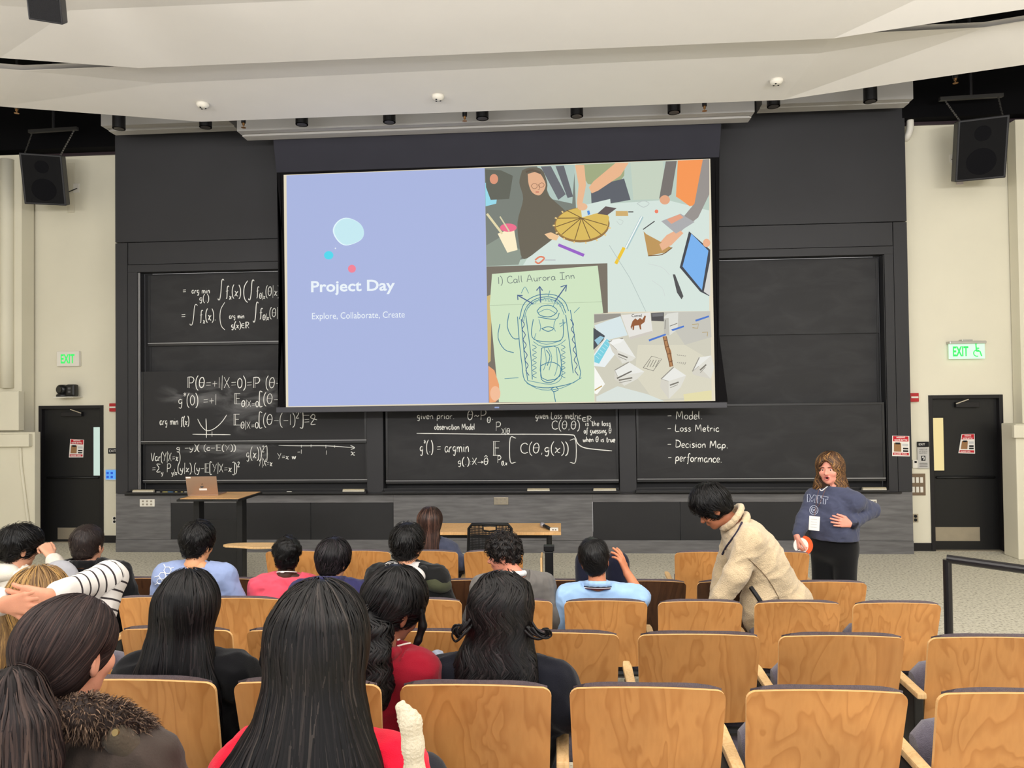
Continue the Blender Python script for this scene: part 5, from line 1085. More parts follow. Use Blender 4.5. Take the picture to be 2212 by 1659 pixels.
def head_sdf(C, R, s=1.0, mouth=0.0, fem=False, jaw=1.0):
    """skull, face, ears; local +y is where the face looks"""
    S_ = Sdf(.018); f = lambda *p: C+R @ (np.array(p)*s)
    e = lambda c, r, k=None: S_.ell(f(*c), np.array(r)*s, R, k)
    e((0, -.012, .032), (.074, .093, .086)); e((0, .026, -.030), (.060*jaw, .066, .084), .03); e((0, .040, -.078), (.042*jaw, .042, .034), .025); e((0, .066, -.100), (.020, .018, .016), .02)
    S_.cap(f(0, .088, .004), f(0, .109, -.030), .007*s, .0125*s, .010*s); e((0, .102, -.034), (.017, .010, .009), .008)
    for g in (-1, 1):
        e((g*.030, .078, .020), (.024, .014, .007), .012); e((g*.038, .066, -.028), (.026*jaw, .024, .026), .02)
        RE = R @ rotm(g*.35, .15, 0); S_.ell(f(g*.076, -.006, -.012), np.array((.009, .021, .033))*s, RE, .006); S_.carve(f(g*.086, -.002, -.008), np.array((.007, .011, .018))*s, RE, .004)
        S_.carve(f(g*.031, .096, -.001), np.array((.016, .0105, .0065))*s, R, .006)
    e((0, .090, -.058), (.023, .010, .006), .006); e((0, .088, -.068), (.020, .010, .007), .006)
    if mouth: S_.carve(f(0, .100, -.066), np.array((.018, .018, .004+.012*mouth))*s, R, .004)
    return S_, f
def hand_caps(S_, w, d, n, side, curl=(.25, .35, .3), spread=.12, thumb=.5, sc=1.0, k=.010):
    """hand as capsules: w wrist, d towards fingers, n where the palm faces, side +1 when the thumb lies along d x n"""
    d = d/np.linalg.norm(d); n = n-d*(n @ d); n /= np.linalg.norm(n); l = np.cross(d, n)*side; X = lambda a, b, c=0: w+(d*a+l*b+n*c)*sc
    kn = [(.088, .030), (.094, .010), (.089, -.011), (.080, -.030)]
    for (a, b) in kn: S_.cap(X(.0, b*.45), X(a, b), .0145*sc, .0115*sc, .014)
    for i, ((a, b), L) in enumerate(zip(kn, (.074, .083, .077, .060))):
        p = X(a, b); ang = 0.0; sp_ = spread*(1.2-.8*i); dd = d*math.cos(sp_)+l*math.sin(sp_); r = .0098*sc if i < 3 else .0085*sc
        for j, fr in enumerate((.46, .30, .24)):
            ang += curl[j] if not isinstance(curl[j], (tuple, list)) else curl[j][i]; v = dd*math.cos(ang)+n*math.sin(ang); q = p+v*L*fr*sc; S_.cap(p, q, r, r*.92, .004); p = q; r *= .92
    p0 = X(.018, .020, .004); p1 = X(.048, .046, .010); v = d*math.cos(thumb)+l*math.sin(thumb)*.8+n*.35; v /= np.linalg.norm(v); p2 = p1+v*.036*sc; v2 = d*.9+l*math.sin(thumb)*.4+n*.3; v2 /= np.linalg.norm(v2); p3 = p2+v2*.030*sc
    S_.chain([p0, p1, p2, p3], [.016*sc, .0125*sc, .0105*sc, .009*sc], .008)
    return X
def skin_mat(name, rgb):
    M = mat(name, rgb, .5, .35, var=.05, vscale=18, bump=.06, bscale=260); b_ = M.node_tree.nodes['Principled BSDF']; b_.inputs['Subsurface Weight'].default_value = .12; b_.inputs['Subsurface Radius'].default_value = (.012, .005, .003); b_.inputs['Subsurface Scale'].default_value = .6; return M
def hair_material(name, rough=.34):
    M = attr_mat(name, rough, False, 1, .26); b_ = M.node_tree.nodes['Principled BSDF']; b_.inputs['Anisotropic'].default_value = .4; return M
HAIRM = hair_material('hair', .42); HAIRR = hair_material('matt_hair', .58)
def fabric(name, rgb, bump=.25, bs=420, rough=.9, var=.07, sheen=.15): return mat(name, rgb, rough, .15, var=var, vscale=14, bump=bump, bscale=bs, sheen=sheen)

def strands(sdf, roots, crown, n_steps, step, zend, width, pal, seed, lift=(.001, .007), flow=None, spread=.55, wave=0.0, wl=.12, taper=.5, flare=0.0, grav=(0, 0, -1)):
    """ribbons that slide down the surface of a hair volume"""
    r = np.random.RandomState(seed); N = len(roots); P = roots.copy(); lf = r.uniform(*lift, N); eps = .004; G_ = np.array(grav, float)
    def grad(P):
        g = 0
        for q in ((1, -1, -1), (-1, -1, 1), (-1, 1, -1), (1, 1, 1)): q = np.array(q, float); g = g+q*sdf(P+q*eps)[:, None]
        return g/(np.linalg.norm(g, axis=1)[:, None]+1e-9)
    ph = r.uniform(0, 6.28, N); ze = r.uniform(zend[0], zend[1], N); alive = np.ones(N, bool); out = []; nor = []
    jit = r.normal(0, .12, (N, 3))
    for k in range(n_steps):
        g = grad(P); P = P-g*(sdf(P)-lf*(1+flare*k))[:, None]
        out.append(P.copy()); nor.append(g)
        away = P-crown; away[:, 2] = 0; la = np.linalg.norm(away, axis=1)[:, None]+1e-6; fall = np.exp(-k*step/.10)
        D = G_+spread*fall*away/la*1.6+jit*(.5+.5*fall)
        if flow is not None: D = D+flow(P)
        side = np.cross(g, G_); side /= np.linalg.norm(side, axis=1)[:, None]+1e-9
        if wave: D = D+side*(wave*np.sin(ph*.35+P[:, 2]*6.28/wl))[:, None]
        D = D-g*np.sum(D*g, 1)[:, None]; D /= np.linalg.norm(D, axis=1)[:, None]+1e-9
        st = np.where(P[:, 2] > ze, step, step*.02); P = P+D*st[:, None]
    O = np.stack(out, 1); Nn = np.stack(nor, 1); T = np.gradient(O, axis=1); T /= np.linalg.norm(T, axis=2)[:, :, None]+1e-9
    Sd = np.cross(T, Nn); Sd /= np.linalg.norm(Sd, axis=2)[:, :, None]+1e-9
    u = np.linspace(0, 1, n_steps); wd = width*r.uniform(.6, 1.5, N)[:, None]*np.minimum(1, .35+u*5)*np.clip((1-u)/taper, .08, 1)
    Lf = O-Sd*wd[:, :, None]/2; Rt_ = O+Sd*wd[:, :, None]/2; Cn = O+Nn*(wd*.28)[:, :, None]
    V = np.stack([Lf, Cn, Rt_], 2).reshape(-1, 3); base = (np.arange(N)*n_steps*3)[:, None]+np.arange(n_steps-1)*3; base = base.reshape(-1, 1)
    Q = np.concatenate([base+np.array([0, 1, 4, 3]), base+np.array([1, 2, 5, 4])])
    pal = np.array([lin(c)[:3] for c in pal]); t = r.uniform(0, 1, N)**1.5*(len(pal)-1); i0 = np.minimum(t.astype(int), len(pal)-2) if len(pal) > 1 else np.zeros(N, int); fr = (t-i0)[:, None]; c = pal[i0]*(1-fr)+pal[np.minimum(i0+1, len(pal)-1)]*fr
    Cc = np.repeat(np.concatenate([c, np.ones((N, 1))], 1), n_steps*3, 0)
    return V, Q, Cc
def cap_roots(C, R, n, seed, s=1.0, zmin=-.02, ymax=.07, rad=(.088, .106, .104)):
    r = np.random.RandomState(seed); P = []
    while len(P) < n:
        v = r.normal(size=3); v /= np.linalg.norm(v); q = v*np.array(rad)+V3(0, -.012, .030)
        if q[2] < zmin or (q[1] > ymax and q[2] < .07): continue
        P.append(C+R @ (q*s))
    return np.array(P)
def hair_obj(parts, parent, pal0, material=None, name='hair'):
    """hair volume and strands as one part"""
    V = []; Q = []; Cc = []; n = 0
    for v, q, c in parts:
        if c is None: c = np.tile(np.array(list(lin(pal0)[:3])+[1.0]), (len(v), 1))
        V.append(v); Q.append(q+n); Cc.append(c); n += len(v)
    return np_mesh(name, np.concatenate(V), np.concatenate(Q), material or HAIRM, parent, True, np.concatenate(Cc))
BLACKH = [(9, 8, 9), (14, 12, 13), (28, 25, 25)]
def short_hair(C, R, parent, pal=BLACKH, top=.026, side=.012, nape=-.075, front=.0, curl=False, n=900, seed=1, messy=.35, s=1.0, ln=5, wid=.0045, part=None, strand_len=.010, fringe=.0):
    f = lambda *p: C+R @ (np.array(p)*s); S_ = Sdf(.02); ex = (top-side)
    S_.ell(f(0, -.014, .034), (np.array((.076, .095, .088))+np.array((side, side*1.05, side)))*s, R); S_.ell(f(0, -.004, .046+ex*.6), (np.array((.070, .088, .078))+top)*s, R, .03)
    S_.ell(f(0, -.055, -.035), (np.array((.058, .042, .048))+side*.4)*s, R, .03)
    if fringe: S_.ell(f(0, .072, .058), np.array((.062, .030, .030+fringe))*s, R, .02)
    for g in (-1, 1): S_.carve(f(g*.095, .012, -.030), np.array((.030, .040, .042))*s, R, .008)
    S_.carve(f(0, .112+front, -.045), np.array((.082, .074, .098))*s, R, .012)
    nz = f(0, 0, nape)
    up = R @ V3(0, 0, 1)
    S_.fn.append(lambda P, d: smax(d, -((P-nz) @ up), .006))
    amp = .0045 if not curl else .010
    S_.fn.append(lambda P, d: d-amp*wrinkle((P-C) @ R, 95 if not curl else 120, seed+3))
    v, q = S_.mesh(.006*s, .02); S2 = Sdf(); 
    r = np.random.RandomState(seed); ids = r.choice(len(v), min(n, len(v)), replace=False); roots = v[ids]
    crown = f(0.01, -.045, .12)
    fl = None
    if curl:
        sd = R @ V3(1, 0, 0); fl = lambda P: np.stack([1.6*np.sin(P[:, 2]*160+P[:, 0]*90), 1.6*np.sin(P[:, 0]*150+P[:, 1]*60), 1.5*np.sin(P[:, 1]*140+2)], 1)
    SV, SQ, SC = strands(S_, roots, crown, ln, strand_len*s, (-9, -8), wid*s, pal, seed, lift=(.002, .004+.012*messy), flow=fl, spread=1.6, taper=.8, flare=.25*messy, grav=tuple(-up*.8+(R @ V3(0, .5, 0))*.3))
    return hair_obj([(v, q, None), (SV, SQ, SC)], parent, pal[0], HAIRM)

def torso_prims(S_, NB, hip, RT, sw, g=0.0, belly=0.0, dep=1.0, drop=.055):
    """trunk from neck base NB to hip; RT = torso orientation; g inflates"""
    X = RT @ V3(1, 0, 0); Y_ = RT @ V3(0, 1, 0); ax = NB-hip; L = np.linalg.norm(ax); up = ax/L
    sh = [NB-up*drop+X*s_*sw for s_ in (-1, 1)]
    RR = np.stack([X, np.cross(up, X), up], 1)
    S_.ell(NB-up*.20, np.array((sw*.93+g, (.118+g)*dep, .20+g)), RR); S_.cap(sh[0]+X*.012, sh[1]-X*.012, .050+g*.8, .050+g*.8, .05)
    for s_ in sh: S_.cap(NB+up*.015, s_-up*.005, .048+g*.6, .048+g, .04)
    S_.ell(hip+up*L*.32+Y_*belly*.4, np.array((sw*.86+g+belly*.5, .112+g+belly*.6, .19)), RR, .05); S_.ell(hip+up*.03, np.array((.165+g+belly*.4, .125+g+belly*.4, .12+g)), RR, .05)
    return sh, X, Y_, up
PEOPLE = []
def person(label, base, head, yaw=0, pitch=0, roll=0, hs=1.0, tyaw=None, sw=.175, skin=(206, 150, 118), top=None, topcol=(90, 90, 100), sleeves='long', hipo=(0, .27, .52), neckoff=(0, -.028, -.165), arms=None, hands=None, pants=(28, 30, 38), belly=0.0, mouth=0.0, fem=False, legs='sit', vox=.008, hvox=.0055, inflate=.014, wr=.007, wf=26, kneel=None, eyes=True, clothname='shirt', hem=None, handk=.0042, jaw=1.0, collar_cut=.0, seed=1, knees=None, brow=(30, 24, 22), drop=.055):
    """one seated or standing person; all points world, stored relative to base"""
    base = np.array(base, float); t = thing('person', base, label, 'person')
    C = np.array(head, float)-base; RH = rotm(yaw, pitch, roll); RT = rotm(yaw*.25 if tyaw is None else tyaw)
    NB = C+rotm(yaw*.5, pitch*.4, roll*.6) @ (np.array(neckoff)*hs); hip = np.array(hipo, float)
    SK = skin_mat('skin_%d_%d_%d' % skin, skin)
    HS, f = head_sdf(C, RH, hs, mouth, fem, jaw)
    HS.cap(f(0, -.022, -.06), NB+V3(0, 0, .02), .050*hs, .054, .03); HS.cap(NB+V3(0, 0, .02), NB-V3(0, 0, .07), .054, .058, .02)
    body = [HS.mesh(hvox)]
    B = Sdf(.05); sh, X, Y_, up = torso_prims(B, NB, hip, RT, sw, -.012, belly*.2, drop=drop)
    CL = Sdf(.045); torso_prims(CL, NB, hip, RT, sw, inflate, belly, drop=drop)
    HD = [Sdf(.02), Sdf(.02)]
    dflt = {}
    for i, s_ in enumerate((-1, 1)):
        el = sh[i]+X*s_*.075+Y_*.06-V3(0, 0, .275); wrp = V3(*(hip+X*s_*.10+Y_*.19+V3(0, 0, .10))); dflt[i] = (el, wrp)
    arms = arms or {}
    for i, s_ in enumerate((-1, 1)):
        if i in arms: el, wrp = [np.array(q, float)-base for q in arms[i][:2]]
        else: el, wrp = dflt[i]
        so = sh[i]-X*s_*.012
        B.chain([so, el], [.046, .036]); HD[i].chain([so*.25+el*.75, el, wrp], [.036, .036, .026], .02)
        if sleeves == 'long': CL.chain([so, el, wrp-(wrp-el)/np.linalg.norm(wrp-el)*.035], [.047+inflate*.9, .041+inflate, .030+inflate*.9], .03)
        elif sleeves == 'short': CL.chain([so, so*.28+el*.72], [.056+inflate, .056+inflate*1.3], .03)
        hd = (hands or {}).get(i)
        fw = wrp-el; fw /= np.linalg.norm(fw)
        if hd is None: hd = dict(d=fw+V3(0, 0, -.15), n=V3(0, 0, -1), curl=(.3, .5, .4))
        side = hd.get('side', -1 if i == 1 else 1)
        hand_caps(HD[i], wrp+fw*.01, np.array(hd['d'], float), np.array(hd['n'], float), side, hd.get('curl', (.3, .4, .3)), hd.get('spread', .10), hd.get('thumb', .5), hd.get('sc', 1.0))
    for h_ in HD: body.append(h_.mesh(handk))
    body.append(B.mesh(.016))
    bv, bq = cat_mesh(body); np_mesh('body', bv, bq, SK, t)
    # eyes and brows
    if eyes:
        b_ = MB(); b2 = MB(); b3 = MB()
        for g in (-1, 1):
            c = f(g*.031, .0755, -.001); b_.lathe(c-RH[:, 1]*.0, [(.002*hs, -.0115*hs), (.0085*hs, -.008*hs), (.0118*hs, 0), (.0085*hs, .008*hs), (.002*hs, .0115*hs)], 12, RH[:, 1]); b2.lathe(c+RH[:, 1]*.0085*hs, [(.0066*hs, 0), (.0052*hs, .0035*hs)], 10, RH[:, 1])
            b3.tube([f(g*.014, .0955, .0185), f(g*.030, .0965, .0225), f(g*.047, .085, .018)], .0032*hs, 5, rad=[.003*hs, .0035*hs, .0018*hs])
        e = b_.build('eyes', mat('eye_white', (226, 220, 214), .3, .5), t, smooth=True); e['kind'] = 'stuff'; e2 = b2.build('irises', mat('iris', (30, 20, 16), .2, .6), e); e2['kind'] = 'stuff'; e3 = b3.build('eyebrows', mat('brow_%d' % brow[0], brow, .8), t); e3['kind'] = 'stuff'
    # clothing
    if wr: CL.fn.append(lambda P, d: d-wr*1.1*wrinkle(P, wf*1.5, seed)+wr*1.6*np.abs(wrinkle(P*V3(1, 1, .5), wf*2.2, seed+9, 4))+wr*.8*np.abs(wrinkle(P*V3(.6, 1, 1), wf*3.6, seed+19, 4))-wr*.6)
    cz = NB[2]+.012+collar_cut
    nrm = up*.9-Y_*.15; nrm /= np.linalg.norm(nrm); cp = NB+up*(.030+collar_cut)
    CL.fn.append(lambda P, d: smax(d, -np.maximum(-((P-cp) @ nrm), np.linalg.norm(P-NB, axis=1)-.105), .008))
    CL.fn.append(lambda P, d: smax(d, -s_cap(P, NB-up*.08, NB+up*.12, .050, .058), .006))
    if hem is not None: CL.fn.append(lambda P, d: smax(d, (hem-base[2])-P[:, 2], .01))
    cv, cq = CL.mesh(vox, .03)
    cl = np_mesh(clothname, cv, cq, top or fabric('cloth_%d_%d_%d' % topcol, topcol), t)
    # trousers and shoes
    PT = fabric('trousers_%d_%d_%d' % pants, pants, .15, 300)
    L_ = Sdf(.05); SHO = []
    if legs == 'sit':
        for s_ in (-1, 1):
            hj = hip+X*s_*.09+V3(0, .02, -.02); kn = (np.array(knees[(s_+1)//2], float)-base) if knees else hip+X*s_*.12+Y_*.42+V3(0, 0, .0); ft = V3(kn[0], kn[1]+.02, .09)
            if knees: ft = V3(kn[0], min(kn[1]+.06, kn[1]+.06), .35)
            L_.chain([hj, kn, ft], [.088, .066, .050]); SHO.append((ft, Y_))
        L_.ell(hip, (.17, .14, .10))
    else:
        for s_ in (-1, 1):
            hj = hip+X*s_*.09; kn = (np.array(knees[(s_+1)//2], float)-base) if knees else hip*V3(1, 1, .53)+X*s_*.10+Y_*.02; ft = V3(kn[0], kn[1]-.02, .10) if legs == 'stand' else V3(kn[0], kn[1]-.06, .10)
            L_.chain([hj, kn, ft], [.100+belly*.2, .074+belly*.1, .062]); SHO.append((ft, Y_))
        L_.ell(hip+V3(0, 0, -.02), (.175+belly*.3, .14+belly*.3, .13)); L_.ell(hip+V3(0, 0, .08), (.165+belly*.4, .125+belly*.5, .10))
    L_.fn.append(lambda P, d: d-.003*wrinkle(P, 24, seed+4))
    lv, lq = L_.mesh(.014 if legs == 'sit' else .011); np_mesh('trousers', lv, lq, PT, t)
    for ft, yy in SHO:
        s2 = Sdf(.03); fz = ft-V3(0, 0, .055); s2.ell(fz+yy*.03, (.045, .05, .045)); s2.ell(fz+yy*.10-V3(0, 0, .008), (.046, .10, .032)); zf = min(0.0, fz[2]-.04) if legs != 'sit' or not knees else -9
        s2.fn.append(lambda P, d: smax(d, 0.004-P[:, 2], .004)); sv, sq = s2.mesh(.011); np_mesh('shoe', sv, sq, mat('shoe_black', (24, 24, 26), .5, .4), t)
    PEOPLE.append(t)
    return dict(t=t, C=C, R=RH, f=f, NB=NB, sh=sh, X=X, Y=Y_, up=up, hip=hip, base=base, RT=RT, skin=SK, cl=cl)
def child_sdf(p, S_, name, m_, h=.007, pad=.02):
    v, q = S_.mesh(h, pad); return np_mesh(name, v, q, m_, p['t'])
def ring(p, r, minor, m_, name='collar', dz=.02, zs=1.6, tilt=.25, dy=.0):
    """soft neck ring"""
    S_ = Sdf(.02); c = p['NB']+p['up']*dz+p['Y']*dy; n = 14
    for k in range(n):
        a0, a1 = 2*math.pi*k/n, 2*math.pi*(k+1)/n
        q = [c+p['X']*r*math.cos(a)+p['Y']*r*1.05*math.sin(a)+p['up']*(-tilt*r*math.sin(a)) for a in (a0, a1)]
        S_.cap(q[0], q[1], minor, minor)
        S_.cap(q[0]+p['up']*minor*zs*.6, q[1]+p['up']*minor*zs*.6, minor*.8, minor*.8)
    return child_sdf(p, S_, name, m_, .005)
from mathutils.bvhtree import BVHTree
def column(P, O, R, prof, k=.03):
    """hair curtain: prof rows (z, x, y, half width, half depth), top to bottom, in frame O,R"""
    q = (P-O) @ R; z = q[:, 2]; pr = np.array(prof)[::-1]; cx = np.interp(z, pr[:, 0], pr[:, 1]); cy = np.interp(z, pr[:, 0], pr[:, 2]); w = np.interp(z, pr[:, 0], pr[:, 3]); d = np.interp(z, pr[:, 0], pr[:, 4])
    e = np.sqrt(((q[:, 0]-cx)/w)**2+((q[:, 1]-cy)/d)**2)+1e-6; a = (e-1)*np.minimum(w, d)*.9
    return smax(smax(a, z-pr[-1, 0], .03), pr[0, 0]-z, .02)
def long_hair(p, prof, pal, n=700, steps=24, step=.022, zend=(-.4, -.3), width=.005, seed=1, top=.022, side=.018, Rcol=None, s=1.0, wave=0.0, wl=.12, spread=.55, h=.008, flow=None, extra=None, material=None, facecut=(0, .112, -.045), lift=(.001, .008), nz=-.10, zmin=-.02, face_r=(.080, .074, .100), taper=.5, amp=.003):
    C, R = p['C'], p['R']; f = lambda *q: C+R @ (np.array(q)*s); S_ = Sdf(.02)
    S_.ell(f(0, -.014, .034), (np.array((.076, .095, .088))+np.array((side, side*1.05, side)))*s, R); S_.ell(f(0, -.008, .046), (np.array((.068, .086, .076))+top)*s, R, .03)
    RC = R if Rcol is None else Rcol
    S_.fn.append(lambda P, d: smin(d, column(P, C, RC, prof), .045))
    if extra: S_.fn.append(lambda P, d: extra(P, d))
    S_.fn.append(lambda P, d: smax(d, -s_ell(P, f(*facecut), np.array(face_r)*s, R), .012))
    if amp: S_.fn.append(lambda P, d: d-amp*wrinkle((P-C)*V3(1, 1, .12), 90, seed))
    lo = C+V3(-.45, -.45, min(q[0] for q in prof)-.03); hi = C+V3(.45, .35, .17); S_.pr.append(('e', C, V3(.001, .001, .001), None, None, 0.0))
    S_.bounds = lambda pad: (lo, hi)
    v, q = S_.mesh(h)
    roots = cap_roots(C, R, n, seed, s, zmin=zmin); crown = f(0, .01, .12)
    st = strands(S_, roots, crown, steps, step, (C[2]+zend[0], C[2]+zend[1]), width, pal, seed, lift=lift, spread=spread, wave=wave, wl=wl, flow=flow, taper=taper)
    return hair_obj([(v, q, None), st], p['t'], pal[0], material)
def decal(p, strokes, w, m_, name, target=None, smooth=True, off=.003):
    """thin strokes laid on a garment: pixels are cast onto its surface"""
    me = (target or p['cl']).data; bv = BVHTree.FromPolygons([v.co[:] for v in me.vertices], [q.vertices[:] for q in me.polygons]); b = MB(); o = Vector((0, 0, CAMZ))-Vector(p['base'])
    for q in strokes:
        pts = cat_rom(q, 4) if smooth else [np.array(a, float) for a in q]; hits = []
        for a in pts:
            d = Vector(_F+_R*(a[0]-CX)/FPX-_U*(a[1]-CY)/FPX).normalized(); h, nn, i, ds = bv.ray_cast(o, d)
            if h is not None: hits.append(np.array(h-d*off))
        if len(hits) > 1: b.tube(hits, w/2, 5)
    if b.v: return b.build(name, m_, p['t'])
def occupied(r, x):
    k = min((kk for kk in SEATS if kk[0] == r), key=lambda kk: abs(kk[1]-x)); return k
OCC = set()
def sit(r, px, py, dy=.22, xb=.6):
    """head point and seat base for a sitter in row r"""
    H = at(px, py, ROWY[r]+dy); k = occupied(r, H[0]); OCC.add(k); bx = k[1]*(1-xb)+H[0]*xb
    return H, (bx, ROWY[r], ROWZ[r])
D = math.radians
BROWNH = [(38, 26, 24), (52, 38, 34), (84, 60, 50)]
HIP = (0, .31, .52)

# --- third row from the front
H, B0 = sit(3, 42, 1186, .24)
p = person('dark-haired person in a white hoodie resting a fist by the nose', B0, H, D(-30), D(-8), 0, .98, tyaw=D(-20), skin=(216, 160, 130), top=fabric('white_fleece', (222, 214, 200)), hipo=HIP, clothname='hoodie', inflate=.024, neckoff=(0, -.03, -.145),
    arms={1: (at(158, 1268, 4.36), at(112, 1204, 4.44)), 0: (at(20, 1290, 4.6), at(60, 1330, 4.8))}, hands={1: dict(d=(-.6, .15, .75), n=(-.7, .3, -.5), curl=(1.2, 1.3, .8), spread=.02)}, seed=3)
short_hair(p['C'], p['R'], p['t'], top=.036, side=.020, seed=2, n=1200, fringe=.02, messy=.5, ln=7)
S_ = Sdf(.03); S_.ell(p['NB']-p['Y']*.06+p['up']*.01, (.10, .06, .06)); child_sdf(p, S_, 'hood', MATS['white_fleece'])
H, B0 = sit(3, 190, 1181)
p = person('short brown-haired person with a grey hood over a black coat', B0, H, D(8), D(-4), D(-4), 1.0, skin=(210, 152, 124), top=fabric('black_wool', (15, 15, 17)), hipo=HIP, clothname='coat', inflate=.030, sw=.215, seed=5, neckoff=(0, -.035, -.125))
short_hair(p['C'], p['R'], p['t'], [(36, 28, 27), (46, 36, 33), (66, 52, 46)], top=.014, side=.010, seed=4, n=1300, messy=.15, ln=4, wid=.003)
S_ = Sdf(.03); c = p['NB']; S_.ell(c-p['X']*.09-p['Y']*.125-p['up']*.05, (.125, .06, .12), p['RT']); S_.cap(c-p['X']*.08-p['Y']*.03, c-p['X']*.2-p['Y']*.05-p['up']*.12, .05, .07); S_.fn.append(lambda P, d: d-.004*wrinkle(P, 30, 2)); child_sdf(p, S_, 'hood', fabric('grey_marl', (164, 164, 170)))
ring(p, .070, .012, MATS['black_wool'], 'collar', dz=.015, zs=2.6)
H, B0 = sit(3, 427, 1178)
p = person('person in a powder blue t-shirt with a white molecule print', B0, H, D(-6), D(-6), 0, .96, skin=(222, 160, 118), topcol=(142, 158, 198), sleeves='short', hipo=HIP, sw=.205, clothname='t_shirt', inflate=.016, seed=7, neckoff=(0, -.03, -.14))
short_hair(p['C'], p['R'], p['t'], top=.030, side=.010, seed=6, n=1300, messy=.4, ln=6, s=.96)
hx = []
for (cx, cy, r) in ((362, 1232, 8), (351, 1244, 8), (362, 1252, 7), (345, 1256, 6)): hx.append([(cx+r*math.cos(a), cy+r*math.sin(a)) for a in np.linspace(0, 2*math.pi, 7)])
for a, b in (((368, 1228), (376, 1226)), ((343, 1244), (334, 1247)), ((341, 1259), (335, 1263)), ((357, 1225), (354, 1219)), ((368, 1256), (374, 1259))): hx.append([a, b])
decal(p, hx, .006, mat('print_pale', (226, 230, 238), .8), 'molecule_print', smooth=False)
H, B0 = sit(3, 620, 1203, .34)
p = person('person in a coral pink t-shirt with a white lanyard', B0, H, D(17), D(-2), 0, .90, skin=(74, 44, 32), topcol=(232, 84, 104), sleeves='short', hipo=HIP, sw=.165, clothname='t_shirt', inflate=.014, seed=9, neckoff=(0, -.03, -.145))
short_hair(p['C'], p['R'], p['t'], [(12, 11, 11), (18, 16, 16), (28, 25, 24)], top=.022, side=.010, seed=8, n=1500, curl=True, messy=.2, s=.9, ln=5, wid=.003)
b = MB(); b.tube([p['NB']+p['up']*(.038-.020*math.sin(a))+p['X']*.062*math.cos(a)+p['Y']*(.060*math.sin(a)-.004) for a in np.linspace(0, 2*math.pi, 25)], .004, 6, caps=False); b.build('lanyard', mat('lanyard_white', (232, 230, 226), .7), p['t'], smooth=True)
S_ = Sdf(.004); S_.ell(p['NB']-p['Y']*.066+p['up']*.056-p['X']*.012, (.016, .005, .008)); child_sdf(p, S_, 'lanyard_clip', MATS['lanyard_white'], .004)
H, B0 = sit(3, 720, 1214)
p = person('person with glasses and a navy blue collared shirt', B0, H, D(-12), D(-10), 0, .98, skin=(216, 156, 124), topcol=(50, 48, 88), hipo=HIP, sw=.215, clothname='shirt', inflate=.020, seed=11, neckoff=(0, -.03, -.138))
short_hair(p['C'], p['R'], p['t'], [(14, 12, 15), (22, 19, 22), (52, 42, 48)], top=.026, side=.022, nape=-.078, seed=10, n=1300, messy=.15, ln=9, strand_len=.013, fringe=.015)
ring(p, .066, .013, MATS['cloth_50_48_88'], 'collar', dz=.030, zs=2.2)
b = MB(); f = p['f']
for g in (-1, 1):
    b.tube([f(g*.052+.022*math.cos(a)-g*.018, .098, .0+.017*math.sin(a)) for a in np.linspace(0, 6.28, 13)], .0018, 5); b.tube([f(g*.058, .094, .004), f(g*.082, .04, .006), f(g*.086, -.01, .0)], .002, 5)
b.tube([f(-.012, .1, .004), f(.012, .1, .004)], .0018, 5); o = b.build('glasses', mat('glasses_dark', (20, 18, 20), .3, .5), p['t']); o['kind'] = 'stuff'
H, B0 = sit(3, 880, 1184)
p = person('tousled black-haired person in an olive and black jacket with pale hood', B0, H, D(-12), D(-4), 0, .95, skin=(212, 152, 118), top=fabric('olive_black', (22, 22, 22)), hipo=HIP, sw=.19, clothname='jacket', inflate=.03, seed=13, neckoff=(0, -.032, -.135))
short_hair(p['C'], p['R'], p['t'], top=.032, side=.012, seed=12, n=1500, messy=.6, ln=6, strand_len=.010, s=.95)
c = p['NB']; S_ = Sdf(.03); S_.ell(c-p['Y']*.10+p['X']*.02-p['up']*.02, (.125, .07, .075), p['RT'] @ rotm(0, .5, 0)); S_.cap(c+p['X']*.08, c-p['X']*.09-p['Y']*.02, .05, .055); S_.fn.append(lambda P, d: d-.004*wrinkle(P, 32, 5)); child_sdf(p, S_, 'hood', fabric('pale_marl', (210, 206, 204)))
S_ = Sdf(.03); S_.ell(p['sh'][1]-p['up']*.02-p['X']*.01-p['Y']*.02, (.105, .09, .06), p['RT'] @ rotm(0, 0, .35)); S_.fn.append(lambda P, d: d-.006*wrinkle(P, 45, 6)); child_sdf(p, S_, 'shoulder_yoke', fabric('olive', (62, 64, 46)))
S_ = Sdf(.02); S_.ell(c+p['X']*.12-p['Y']*.04+p['up']*.01, (.035, .035, .03)); child_sdf(p, S_, 'collar', MATS['olive_black'])
H, B0 = sit(3, 1088, 1199, .25)
p = person('curly-haired person in a grey sweater turned in profile to the left', B0, H, D(84), D(-10), 0, .92, tyaw=D(14), skin=(206, 136, 112), topcol=(110, 106, 102), hipo=HIP, sw=.195, clothname='sweater', inflate=.026, seed=15, neckoff=(0, -.10, -.145),
    arms={1: (at(1196, 1335, 4.42), at(1180, 1400, 4.75))})
short_hair(p['C'], p['R'], p['t'], [(18, 15, 15), (28, 23, 22), (52, 42, 38)], top=.026, side=.012, nape=-.07, seed=14, n=1900, curl=True, messy=.6, ln=6, strand_len=.007, wid=.005, front=-.016, s=.92)
ring(p, .062, .008, mat('white_cotton', (226, 226, 226), .9), 'undershirt', dz=.030, zs=1.6)
H, B0 = sit(3, 1285, 1212)
